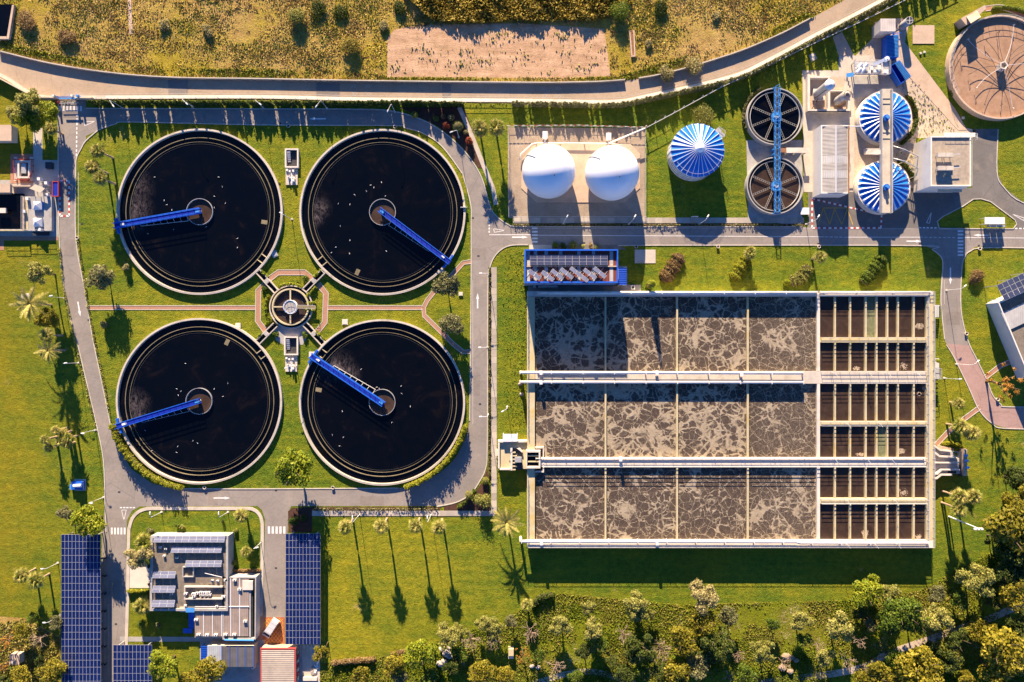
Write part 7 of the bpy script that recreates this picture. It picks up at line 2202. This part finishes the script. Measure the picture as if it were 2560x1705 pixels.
# ---------------------------------------------------------------- scrub, reeds, undergrowth (nobody could count them)
def scatter(name, label, cat, n, region, mat, size, hgt, seed, dens=None, blade=0.5, clump=0, spread=(4, 16)):
    """Blades and tufts standing on the ground inside a pixel polygon."""
    rg = np.random.default_rng(seed)
    poly = np.array(region, float); lo, hi = poly.min(0), poly.max(0)
    pts = rg.uniform(lo, hi, (n * 3, 2))
    if clump:
        cc_ = rg.uniform(lo, hi, (clump, 2)); pts = cc_[rg.integers(0, clump, n * 3)] + rg.normal(size=(n * 3, 2)) * rg.uniform(*spread, (n * 3, 1)) * np.array([1.5, 0.8])
    x, y = pts[:, 0], pts[:, 1]; ins = np.zeros(len(x), bool); j = len(poly) - 1
    for i in range(len(poly)):
        xi, yi, xj, yj = *poly[i], *poly[j]
        ins ^= ((yi > y) != (yj > y)) & (x < (xj - xi) * (y - yi) / (yj - yi + 1e-9) + xi); j = i
    pts = pts[ins][:n]
    if dens is not None: pts = pts[rg.random(len(pts)) < dens(pts)]
    n = len(pts)
    hh = hgt * rg.uniform(0.2, 1.0, n) * (0.65 + 0.2 * np.sin(pts[:, 0] * 0.043 + pts[:, 1] * 0.031) + 0.15 * np.sin(pts[:, 0] * 0.11 - pts[:, 1] * 0.09 + 2))
    ctr = np.column_stack([(pts[:, 0] - CX) * S, (CY - pts[:, 1]) * S, np.abs(hh) * rg.uniform(0.2, 1, n) + 0.05])
    nr = rg.normal(size=(n, 3)) * np.array([1, 1, 1 - blade]) + np.array([0, 0.9, 0.7])
    me = quads_mesh(name, ctr, nr, size * rg.uniform(0.5, 1.5, n), mat, 1.6, seed)
    o = place(name, me); tag(o, label, cat, kind='stuff'); return o


def vnoise(seed, cell):
    g_ = np.random.default_rng(seed).random((64, 128))
    def f(p):
        x, y = (p[:, 0] + 400) / cell, (p[:, 1] + 400) / cell
        i, j = np.floor(y).astype(int), np.floor(x).astype(int); v, u = y - i, x - j
        u, v = u * u * (3 - 2 * u), v * v * (3 - 2 * v)
        G = lambda a, b: g_[a % 64, b % 128]
        return (G(i, j) * (1 - u) + G(i, j + 1) * u) * (1 - v) + (G(i + 1, j) * (1 - u) + G(i + 1, j + 1) * u) * v
    return f
def patchy(seed, cell, lo, hi, extra=None):
    a_, b_ = vnoise(seed, cell), vnoise(seed + 1, cell * 0.4)
    def f(p):
        q = np.clip((0.65 * a_(p * np.array([0.6, 1.0])) + 0.35 * b_(p) - lo) / (hi - lo), 0, 1)
        return q * extra(p) if extra is not None else q
    return f
TOPR = [(-200, -60)] + [(x, y - 5) for x, y in ROAD_TOP[1:]] + [(2300, -120), (2100, -120)]
field = lambda p: np.where((p[:, 0] > 968) & (p[:, 0] < 1524) & (p[:, 1] > 68) & (p[:, 1] < 192), 0.006, 1.0)
scatter('scrub', 'dry olive scrub covering the slope above the outer road', 'scrub', 60000, TOPR, 'scrub_leaf', 0.24, 0.08, 1, patchy(5, 38, 0.38, 0.6, field), 0.5)
scatter('scrub_tussocks', 'pale straw tussocks in drifts over the slope above the outer road', 'scrub', 60000, TOPR, 'leaf_straw', 0.22, 0.12, 2, patchy(15, 46, 0.5, 0.68, field), 0.7)
scatter('green_scrub', 'olive green scrub patches on the slope above the outer road', 'scrub', 60000, TOPR, 'weed_leaf', 0.24, 0.08, 21, patchy(25, 52, 0.5, 0.66, field), 0.5)
scatter('brown_scrub', 'brown dead scrub patches on the slope above the outer road', 'scrub', 60000, TOPR, 'leaf_rust', 0.25, 0.22, 22, patchy(35, 30, 0.62, 0.74, field), 0.6)
scatter('green_weeds', 'bright green weeds along the outer road parapet', 'weeds', 26000, [(0, 100), (137, 135), (288, 158), (439, 168), (640, 172), (914, 176), (980, 192), (1280, 193), (1546, 190), (1640, 160), (1828, 110), (1920, 78), (1975, 50), (2020, 30), (2040, 40), (1975, 73), (1828, 136), (1664, 184), (1546, 202), (1280, 206), (914, 202), (640, 197), (288, 183), (0, 126)], 'weed_leaf', 0.3, 0.4, 3, lambda p: np.clip(0.55 + 0.6 * np.sin(p[:, 0] * 0.013), 0.05, 1))
scatter('field_weeds', 'small green weed tufts on the bare field', 'weeds', 420, [(975, 80), (1518, 80), (1520, 188), (975, 188)], 'weed_leaf', 0.32, 0.25, 4, None, 0.5, 26)
scatter('reed_bed', 'golden reed bed with ragged edge above the bare field', 'reeds', 40000, [(1060, 36), (1080, 50), (1130, 58), (1200, 60), (1290, 52), (1330, 56), (1420, 52), (1480, 56), (1510, 48), (1580, 10), (1560, -60), (1000, -60), (1010, -10)], 'reed_gold', 0.42, 2.2, 5, None, 0.8)
WOODR = WOOD_EDGE + [(2760, 1800), (800, 1800)]
scatter('undergrowth', 'mixed green and brown undergrowth on the woodland floor', 'undergrowth', 90000, WOODR, 'under_leaf', 0.26, 0.25, 6, patchy(45, 44, 0.36, 0.6), 0.4)
scatter('green_undergrowth', 'patches of fresh green undergrowth between the woodland trees', 'undergrowth', 45000, WOODR, 'weed_leaf', 0.26, 0.3, 7, None, 0.4, 110, (6, 30))
scatter('corner_scrub', 'brown scrub around the trees beside the longest car port', 'scrub', 7000, [(-60, 1570), (60, 1545), (148, 1590), (148, 1760), (-60, 1760)], 'under_leaf', 0.34, 0.5, 8)
scatter('verge_grass', 'straw coloured verge grass between outer road and hedge', 'grass', 9000, offset_line(RB, 1)[15:80] + offset_line(RB, 9)[15:80][::-1], 'leaf_straw', 0.3, 0.35, 9)
scatter('basin_weeds', 'green weeds and bare soil beside the basin end wall', 'weeds', 2600, [(1250, 640), (1316, 625), (1316, 1085), (1262, 1085), (1255, 800)], 'weed_leaf', 0.2, 0.08, 10, lambda p: np.clip((p[:, 0] - 1240) / 80, 0, 1))
scatter('fallen_leaves', 'weeds growing through the pale gravel yard', 'weeds', 500, [(2240, 215), (2290, 200), (2390, 325), (2300, 340), (2290, 470), (2240, 400)], 'weed_leaf', 0.3, 0.25, 12)
# ---------------------------------------------------------------- parapet, fences, gate
t = thing('road_parapet', 'low concrete parapet wall between the outer road and the scrub', 'wall', P(900, 204))
seg = resample(RT[10:-8], 60)
for i in range(59):
    if 1538 < seg[i][0] < 1562: continue
    k = MB(); wallstrip(k, [seg[i], seg[i + 1]], 2.4, 0, 0.95); k.build('parapet_block', 'concrete', t)
t = thing('boundary_fence', 'thin mesh fence with pale top rail running diagonally behind the tanks', 'fence', P(1800, 220))
k = MB(); pts = [(1612, 321), (1680, 285), (1801, 219), (1920, 164), (2040, 106), (2150, 55), (2263, 0), (2400, -65)]
for a, b in zip(pts[:-1], pts[1:]): k.bar(P(*a, 2.2), P(*b, 2.2), 0.12, 0.12); k.bar(P(*a, 1.2), P(*b, 1.2), 0.05, 0.05)
k.build('top_rail', 'rail_steel', t)
for x, y in resample(pts, 34): p = P(x, y); k = MB(); k.box(p.x - .06, p.x + .06, p.y - .06, p.y + .06, 0, 2.3); k.build('fence_post', 'rail_steel', t)
t = thing('compound_fence', 'wire fence with red and white posts around the gas holder gravel', 'fence', P(1440, 318))
k = MB(); k.rail([P(1272, 544), P(1270, 318), P(1450, 317), P(1612, 322), P(1612, 544)], 1.6, 4.0, 0.06); k.build('wire', 'rail_steel', t)
for i, (x, y) in enumerate(resample([(1270, 318), (1450, 317), (1612, 322)], 36)): p = P(x, y); k = MB(); k.box(p.x - .3, p.x + .3, p.y - .04, p.y + .04, 1.5, 1.62); k.build('warning_board', 'paint_red' if i % 2 else 'paint_white', t)
t = thing('verge_railing', 'white railing on the footway edge of the outer road', 'railing', P(700, 247))
k = MB(); k.rail([P(x, y, 0.1) for x, y in resample(offset_line(RB, -0.5)[18:72], 40)], 1.0, 2.5, 0.07); k.build('rail', 'steel_white', t)
t = thing('pavement_railing', 'red and pale railing along the pavement in front of the gas holders', 'railing', P(1450, 543))
k = MB(); k.rail([P(1283, 543, 0.1), P(1615, 543, 0.1)], 1.0, 2.0, 0.06); k.build('rail', 'rail_steel', t)
gt = thing('entrance_gate', 'blue sliding entrance gate beside the barrier on the outer road', 'gate', P(170, 247))
k = MB(); k.bar(P(147, 246, 1.9), P(190, 246, 1.9), 0.25, 0.2); k.build('top_beam', 'paint_skyblue', gt)
for i in range(15): p = P(148 + i * 3, 246); k = MB(); k.box(p.x - .04, p.x + .04, p.y - .04, p.y + .04, 0.1, 1.8); k.build('gate_bar', 'paint_blue', gt)
for x in (146, 192, 205): p = P(x, 246); k = MB(); k.box(p.x - .25, p.x + .25, p.y - .25, p.y + .25, 0, 2.3); k.build('gate_pillar', 'paint_skyblue' if x == 205 else 'render_white', gt)
t = thing('barrier', 'white barrier arm with red base across the entrance', 'barrier', P(150, 257))
p = P(149, 258); k = MB(); k.box(p.x - .25, p.x + .25, p.y - .25, p.y + .25, 0, 1.1); k.build('base', 'paint_red', t)
k = MB(); k.bar(P(149, 258, 1.0), P(196, 257, 1.0), 0.1, 0.12); k.build('arm', 'steel_white', t)
t = thing('boundary_wall', 'cream boundary wall along the outer road beside the gate', 'wall', P(60, 225))
k = MB(); wallstrip(k, [(-200, 128), (0, 196), (60, 228), (96, 247), (146, 248)], 3, 0, 1.6); k.build('wall_body', 'render_cream', t)
k = MB(); wallstrip(k, [(192, 248), (238, 249)], 3, 0, 1.6); k.build('wall_body', 'render_cream', t)

# ---------------------------------------------------------------- street lamps
lamp_pole, lamp_head = {}, None
def lamp(x, y, h, ang, arm, label, group='street lamps'):
    t = thing('street_lamp', label, 'street lamp', P(x, y), math.radians(ang), group)
    key = (h, arm)
    if key not in lamp_pole:
        k = MB(); k.tube([(0, 0, 0), (0, 0, 0.6), (0, 0, h - 0.4), (0.25, 0, h), (arm, 0, h + 0.1)], [0.11, 0.07, 0.05, 0.045, 0.04], 8); a_ = k.mesh('pole', 'steel_white')
        k = MB(); k.add([(arm - .1, -.16, h + .05), (arm + .65, -.13, h + .05), (arm + .65, .13, h + .05), (arm - .1, .16, h + .05), (arm - .05, -.1, h + .22), (arm + .5, -.08, h + .2), (arm + .5, .08, h + .2), (arm - .05, .1, h + .22)], [(3, 2, 1, 0), (4, 5, 6, 7), (0, 1, 5, 4), (1, 2, 6, 5), (2, 3, 7, 6), (3, 0, 4, 7)]); b_ = k.mesh('lamp_head', 'steel_white')
        k = MB(); k.cyl((0, 0), 0.3, 0, 0.12, 12); c_ = k.mesh('base_plate', 'concrete')
        lamp_pole[key] = (a_, b_, c_)
    for nm, me in zip(('pole', 'lamp_head', 'base_plate'), lamp_pole[key]): place(nm, me, t)
    return t


for i, (x, y, a) in enumerate(((307, 270, -55), (482, 267, -45), (658, 269, -40), (818, 271, -125), (988, 280, -115))): lamp(x, y, 6.5, a, 1.6, f'{ORD[i]} street lamp from the gate along the north drive')
lamp(1147, 343, 6.5, 200, 1.2, 'street lamp beside the largest clipped ball in the garden bed')
for i, (x, y, a) in enumerate(((162, 745, 10), (197, 907, 10), (239, 1075, 0), (259, 1243, 0))): lamp(x, y, 7.0, a, 0.6, f'{ORD[i]} street lamp from the top along the west road')
lamp(730, 548, 6.0, 150, 0.8, 'street lamp standing between the two upper clarifiers'); lamp(742, 914, 6.0, 200, 0.8, 'street lamp beside the lower pump pit pad')
for i, (x, y) in enumerate(((1221, 689), (1219, 868), (1221, 1035))): lamp(x, y, 6.5, 180, 1.4, f'{ORD[i]} street lamp from the junction along the east drive')
for i, (x, y) in enumerate(((1408, 560), (1572, 560), (1748, 560), (2015, 560))): lamp(x, y, 6.5, 60, 0.8, f'{ORD[i]} street lamp from the junction along the mid road pavement')
lamp(1268, 1016, 6.5, 210, 1.0, 'street lamp on the strip beside the basin end wall'); lamp(2366, 726, 6.5, 40, 0.8, 'street lamp on the kerb of the south turning')
lamp(2391, 910, 7, 40, 1.2, 'street lamp at the narrow bend of the pink track'); lamp(2360, 945, 5, 0, 0.8, 'short lamp on the lawn beside the basin landing')
for i, (x, y) in enumerate(((404, 1280), (570, 1280))): lamp(x, y, 6, 90, 0.8, f'{ORD[i]} street lamp from the drive on the administration lawn')
for i, (x, y) in enumerate(((899, 1286), (1078, 1286))): lamp(x, y, 8.5, 90, 1.0, f'{ORD[i]} tall street lamp from the car port along the south pavement')
lamp(653, 1356, 6, 20, 0.8, 'street lamp at the kerb beside the tile court road'); lamp(145, 1407, 5, 180, 0.6, 'upper lamp on the outer side of the longest car port'); lamp(150, 1538, 5, 180, 0.6, 'lower lamp on the outer side of the longest car port')
t = thing('floodlight_mast', 'tall leaning floodlight mast on the lawn below the basin corner', 'floodlight', P(2372, 1291))
k = MB(); k.tube([(0, 0, 0), (0, 0, 12)], [0.2, 0.1], 8); k.build('mast', 'steel_white', t, local=True)
k = MB(); k.box(-1.0, 1.0, -.1, .1, 11.9, 12.1); k.build('crossbar', 'steel_white', t, local=True)
for s in (-0.8, 0, 0.8): k = MB(); k.box(s - .25, s + .25, -.35, -.05, 11.8, 12.3); k.build('floodlight', 'steel_white', t, local=True)

# ---------------------------------------------------------------- van
va = thing('van', 'white panel van parked on the red tile court', 'van', P(680, 1567), math.radians(237))
def vpart(nm, k, m, parent=va, sm=False): return k.build(nm, m, parent, sm, local=True)
L, Wd = 5.0, 1.95
prof = [(-2.5, .35), (-2.5, 1.75), (-2.4, 1.98), (0.9, 2.0), (1.15, 1.93), (2.0, 1.18), (2.42, 1.0), (2.5, .75), (2.5, .35)]
k = MB(); n = len(prof)
V = [(x, s * (Wd / 2 - (0.12 if z > 1.2 else 0.0)), z) for s in (-1, 1) for x, z in prof]
k.add(V, [tuple(range(n)), tuple(range(n, 2 * n))[::-1]] + [(i, i + n, (i + 1) % n + n, (i + 1) % n) for i in range(n)]); bo = vpart('body', k, 'van_paint')
k = MB(); k.add([(1.17, -.80, 1.91), (1.98, -.88, 1.2), (1.98, .88, 1.2), (1.17, .80, 1.91)], [(0, 1, 2, 3)]); 
k.v = [(x + .03, y, z + .03) for x, y, z in k.v]; vpart('windscreen', k, 'glass_dark')
for s in (-1, 1):
    k = MB(); k.box(0.65, 1.45, s * .875 - .02, s * .875 + .02, 1.25, 1.75); vpart('side_window', k, 'glass_dark')
    k = MB(); k.box(1.55, 1.72, s * 1.12 - .11, s * 1.12 + .11, 1.15, 1.4); vpart('mirror', k, 'rubber')
    k = MB(); k.box(2.46, 2.53, s * .7 - .2, s * .7 + .2, .68, .88); vpart('headlight', k, 'fibre_white')
    k = MB(); k.box(-2.53, -2.49, s * .82 - .08, s * .82 + .08, .9, 1.4); vpart('tail_light', k, 'paint_red')
    for x in (-1.55, 1.6):
        k = MB(); k.tube([(x, s * .78, .34), (x, s * .99, .34)], .34, 16); w = vpart('wheel', k, 'rubber')
        k = MB(); k.tube([(x, s * .99, .34), (x, s * 1.0, .34)], .2, 12); vpart('rim', k, 'alloy', w)
k = MB(); k.box(2.42, 2.56, -.9, .9, .35, .6); vpart('bumper', k, 'dark_metal')
for x in (-1.8, -0.6, 0.6): k = MB(); k.box(x - .03, x + .03, -.8, .8, 2.0, 2.03); vpart('roof_rib', k, 'van_paint')

# ---------------------------------------------------------------- bus-stop like shelter on the island
t = thing('shelter', 'small white glazed shelter on the triangular grass island', 'shelter', P(2487, 557))
k = MB(); k.pbox(2462, 543, 2512, 560, 2.2, 2.35); k.build('roof', 'steel_white', t)
for x, y in ((2463, 544), (2511, 544), (2463, 559), (2511, 559)): p = P(x, y, 2.2); k = MB(); k.box(p.x - .06, p.x + .06, p.y - .06, p.y + .06, 0, 2.2); k.build('post', 'rail_steel', t)
a, b = P(2463, 560.5, 1.2), P(2511, 560.5, 1.2)
for i in range(3): k = MB(); x0 = a.x + (b.x - a.x) * i / 3 + .05; k.box(x0, x0 + (b.x - a.x) / 3 - .1, a.y - .03, a.y + .03, 0.4, 2.0); k.build('pane', 'roof_translucent', t)
k = MB(); p = P(2487, 566); k.box(p.x - 2.3, p.x + 2.3, p.y - .25, p.y + .25, .4, .5); k.build('bench', 'steel', t)

# ---------------------------------------------------------------- blue pump set on the west lawn
t = thing('pump_unit', 'bright blue pump unit with white tank on a concrete pad, west lawn', 'machine', P(196, 1213))
k = MB(); k.pbox(186, 1198, 214, 1227, 0, 0.2); k.build('pad', 'concrete', t)
k = MB(); k.pbox(178, 1204, 206, 1224, 0.2, 1.3); k.build('body', 'paint_blue', t)
k = MB(); a, b = P(184, 1215, 1.6), P(203, 1214, 1.6); k.tube([a, b], .42, 14); k.build('tank', 'fibre_white', t)
k = MB(); k.pbox(174, 1212, 184, 1224, 0.1, 1.0); k.build('motor', 'paint_skyblue', t)
k = MB(); a, b = P(208, 1203, .8), P(208, 1222, .8); k.tube([a, b], .15, 8); k.build('pipe', 'steel', t)

# ---------------------------------------------------------------- covers, bollards, stones, signs
for x, y, w_, h_, lab in ((1152, 735, 10, 10, 'square concrete cover beside the upper olive tree'), (863, 805, 14, 14, 'square concrete cover on the lawn above the lower east clarifier'), (68, 744, 26, 22, 'square concrete cover under the leaning date palm'), (596, 814, 13, 13, 'tilted concrete cover at the top of the lower west clarifier'), (780, 886, 14, 14, 'tilted concrete cover where the lower east bridge ends'), (687, 635, 14, 16, 'blue grey metal cover at the foot of the gate clarifier'), (1103, 679, 16, 10, 'blue grey metal cover at the foot of the garden clarifier'), (2300, 134, 5, 5, 'tiny concrete cover on the lawn below the square pad'), (2310, 131, 5, 5, 'tiny concrete cover joined to a pipe below the square pad'), (2407, 295, 6, 6, 'tiny concrete cover beside the concrete track')):
    p = P(x, y); t = thing('inspection_cover', lab, 'cover', p, rnd.choice((0, 0, 0.4)), 'inspection covers')
    m_ = 'steel' if 'metal' in lab else 'concrete_pale'
    k = MB(); k.box(-w_ / 20, w_ / 20, -h_ / 20, h_ / 20, 0, .32); k.build('frame', m_, t, local=True)
    k = MB(); k.box(-w_ / 26, w_ / 26, -h_ / 26, h_ / 26, .32, .38); k.build('lid', m_, t, local=True)
for i, (x, y, lab) in enumerate(((1590, 617, 'concrete planter tub at the blower yard corner'), (1794, 617, 'concrete planter tub on the lawn below the conical tank shadow'), (2046, 617, 'concrete planter tub beside the hall shadow palm'), (2447, 622, 'concrete planter tub at the start of the east lawn'), (2414, 834, 'concrete planter tub on the curve of the south road'), (2492, 998, 'concrete planter tub inside the pink track bend'), (195, 595, 'concrete planter tub at the end of the west planting strip'), (988, 318, 'concrete planter tub at the bend of the north drive'), (722, 316, 'concrete planter tub midway along the north drive'), (833, 1218, 'concrete planter tub on the south drive kerb'), (513, 1218, 'concrete planter tub below the curved west hedge'))):
    t = thing('planter_tub', lab, 'planter', P(x, y), 0, 'round planter tubs')
    k = MB(); k.lathe((0, 0), [(.3, 0), (.42, .5), (.42, .55), (.32, .55), (.3, .4)], 16); k.build('tub', 'concrete_pale', t, local=True)
    k = MB(); k.disc((0, 0), .31, .42, 14); k.build('soil', 'soil_dark', t, local=True)
rg = random.Random(3)
def rock(x, y, s, label, m_='stone'):
    k = MB(); base = P(x, y); n_ = 8
    rings = [(0.0, 1.0), (0.35, 1.0), (0.7, .7), (.9, .3)]
    V = [[(base.x + s * q * rg.uniform(.75, 1.15) * math.cos(6.283 * j / n_), base.y + s * q * .8 * rg.uniform(.75, 1.15) * math.sin(6.283 * j / n_), s * z) for j in range(n_)] for z, q in rings]
    fl = [p for r_ in V for p in r_]
    k.add(fl, [(i * n_ + j, i * n_ + (j + 1) % n_, (i + 1) * n_ + (j + 1) % n_, (i + 1) * n_ + j) for i in range(3) for j in range(n_)] + [tuple(range(3 * n_, 4 * n_))])
    o = k.build('boulder', m_); tag(o, label, 'rock', 'boulders'); return o
for i, (x, y, s) in enumerate(((1104, 1622, .9), (1116, 1632, 1.2), (1124, 1641, .8), (1110, 1652, .9), (1100, 1658, 1.0), (1121, 1620, .6))): rock(x, y, s, f'{ORD[i]} whitish boulder from the lawn side of the pile in the wood', 'stone_white')
for i, (x, y, s) in enumerate(((1965, 1640, 1.1), (1978, 1643, .8), (1955, 1668, 1.1), (1975, 1678, 1.0), (1990, 1650, .7))): rock(x, y, s, f'{ORD[i]} tan boulder of the heap beside the forest track', 'stone')
for i, (x, y, s) in enumerate(((1304, 985, .6), (1300, 960, .5), (2434, 698, .7), (2447, 683, .6), (1330, 1665, .7), (1345, 1668, .6))): rock(x, y, s, ['larger stone at the foot of the basin end wall', 'smaller stone at the foot of the basin end wall', 'larger stone at the foot of the rusty shrub', 'smaller stone at the foot of the rusty shrub', 'pale stone beside the orange bush', 'second pale stone beside the orange bush'][i], 'stone_white')
t = thing('concrete_bench', 'long white concrete block lying in the lower yard', 'block', P(773, 1697)); k = MB(); k.pbox(756, 1693, 792, 1702, .06, .6); k.build('block', 'concrete_pale', t)
k = MB(); k.pbox(755, 1693.5, 755.8, 1701.5, .06, .5); k.build('end_plate', 'concrete', t)
t = thing('rubbish_pile', 'pale sacks and rubble piled beside the small yellow tree', 'rubble', P(788, 1665))
for i in range(9): p = P(787 + rg.uniform(-6, 7), 1658 + i * 3.2); s = rg.uniform(.25, .7); k = MB(); k.obox(p, rg.uniform(0, 3), s * 1.4, s, .05, s * .8); k.build('sack', 'stone_white' if i % 2 else 'plastic_white', t)
t = thing('yellow_barrier', 'small yellow wheel barrier between the tile court and red shed', 'barrier', P(722, 1618)); k = MB(); k.pbox(716, 1615, 730, 1620, .1, .7); k.build('frame', 'plastic_yellow', t); k = MB(); k.pbox(718, 1620.5, 728, 1622, .05, .4); k.build('foot', 'plastic_yellow', t)
for i, (x, y) in enumerate(((1735, 543), (1160, 520))): t = thing('sign_board', ['small pale sign board on the pavement below the conical tank', 'small sign board on the kerb of the junction'][i], 'sign', P(x, y)); k = MB(); k.box(-.8, .8, -.05, .05, .5, 1.3); k.build('board', 'steel_white', t, local=True); k = MB(); k.box(-.7, -.62, -.04, .04, 0, .5); k.box(.62, .7, -.04, .04, 0, .5); k.build('post', 'steel', t, local=True)
t = thing('equipment_cover', 'tilted white steel cover beside the brown thickener', 'cover', P(2012, 527)); k = MB(); k.pbox(2002, 519, 2023, 536, .8, .9); k.build('lid', 'steel_white', t); k = MB(); k.pbox(2004, 521, 2021, 534, .05, .8); k.build('body', 'steel', t)
# car park gate posts / bins along the drive
for i in range(14):
    p = P(258 + (i % 2) * 8, 1388 + (i // 2) * 44 + 6); t = thing('parking_bollard', 'dark parking bollard beside the longest solar car port', 'bollard', p, 0, 'bollards along the car port'); k = MB(); k.cyl((0, 0), .18, 0, .7, 10); k.build('post', 'dark_metal', t, local=True); k = MB(); k.cyl((0, 0), .24, .7, .78, 10); k.build('cap', 'rubber', t, local=True)

# ---------------------------------------------------------------- gulls on the clarifiers
def gull_mesh():
    """Floating gull: tapered body, folded wings, tail, neck and head with bill, one surface."""
    k = MB(); st_ = [(-.26, .012, .07), (-.2, .035, .08), (-.08, .075, .085), (.05, .085, .09), (.13, .06, .12), (.17, .035, .17), (.2, .034, .205), (.235, .03, .215), (.255, .014, .21), (.3, .005, .2)]
    V, n_ = [], 8
    for x, r_, z in st_: V += [(x, r_ * math.cos(6.283 * j / n_) * 1.1, z + r_ * .85 * math.sin(6.283 * j / n_)) for j in range(n_)]
    k.add(V, [(i * n_ + j, i * n_ + (j + 1) % n_, (i + 1) * n_ + (j + 1) % n_, (i + 1) * n_ + j) for i in range(len(st_) - 1) for j in range(n_)] + [tuple(range(n_))[::-1]])
    for s in (-1, 1): k.add([(.1, s * .06, .13), (.02, s * .105, .11), (-.34, s * .03, .12), (-.1, s * .02, .17)], [(0, 1, 2, 3)])
    return k.mesh('gull', 'gull_feather', True)
GM = gull_mesh()
spots = {'a': [(387, 443), (547, 443), (556, 467), (536, 491), (564, 508), (411, 501), (418, 512), (430, 525), (594, 596), (594, 619), (370, 584), (434, 574), (516, 567), (536, 519)],
         'b': [(886, 487), (927, 463), (935, 469), (916, 478), (954, 456), (846, 509), (875, 511), (851, 565), (875, 601), (840, 618), (829, 632), (874, 634), (966, 628), (964, 490)],
         'c': [(464, 909), (570, 958), (536, 972), (558, 991), (442, 972), (453, 978), (446, 988), (363, 1076), (483, 1102), (494, 1108), (445, 1116), (442, 1131), (380, 1127)],
         'd': [(903, 923), (1003, 965), (1004, 984), (1026, 1016), (856, 1028), (980, 1056), (831, 1087), (859, 1093), (849, 1115), (942, 968), (948, 971)]}
nm = {'a': 'gate side', 'b': 'garden side', 'c': 'car port side', 'd': 'lower east'}
for q, pts in spots.items():
    for x, y in pts:
        o = place('gull', GM, None, P(x, y, .28), (0, 0, rnd.uniform(0, 6.28)), 0.85)
        tag(o, f'small white gull floating on the dark water of the {nm[q]} clarifier', 'bird', f'gulls on the {nm[q]} clarifier')
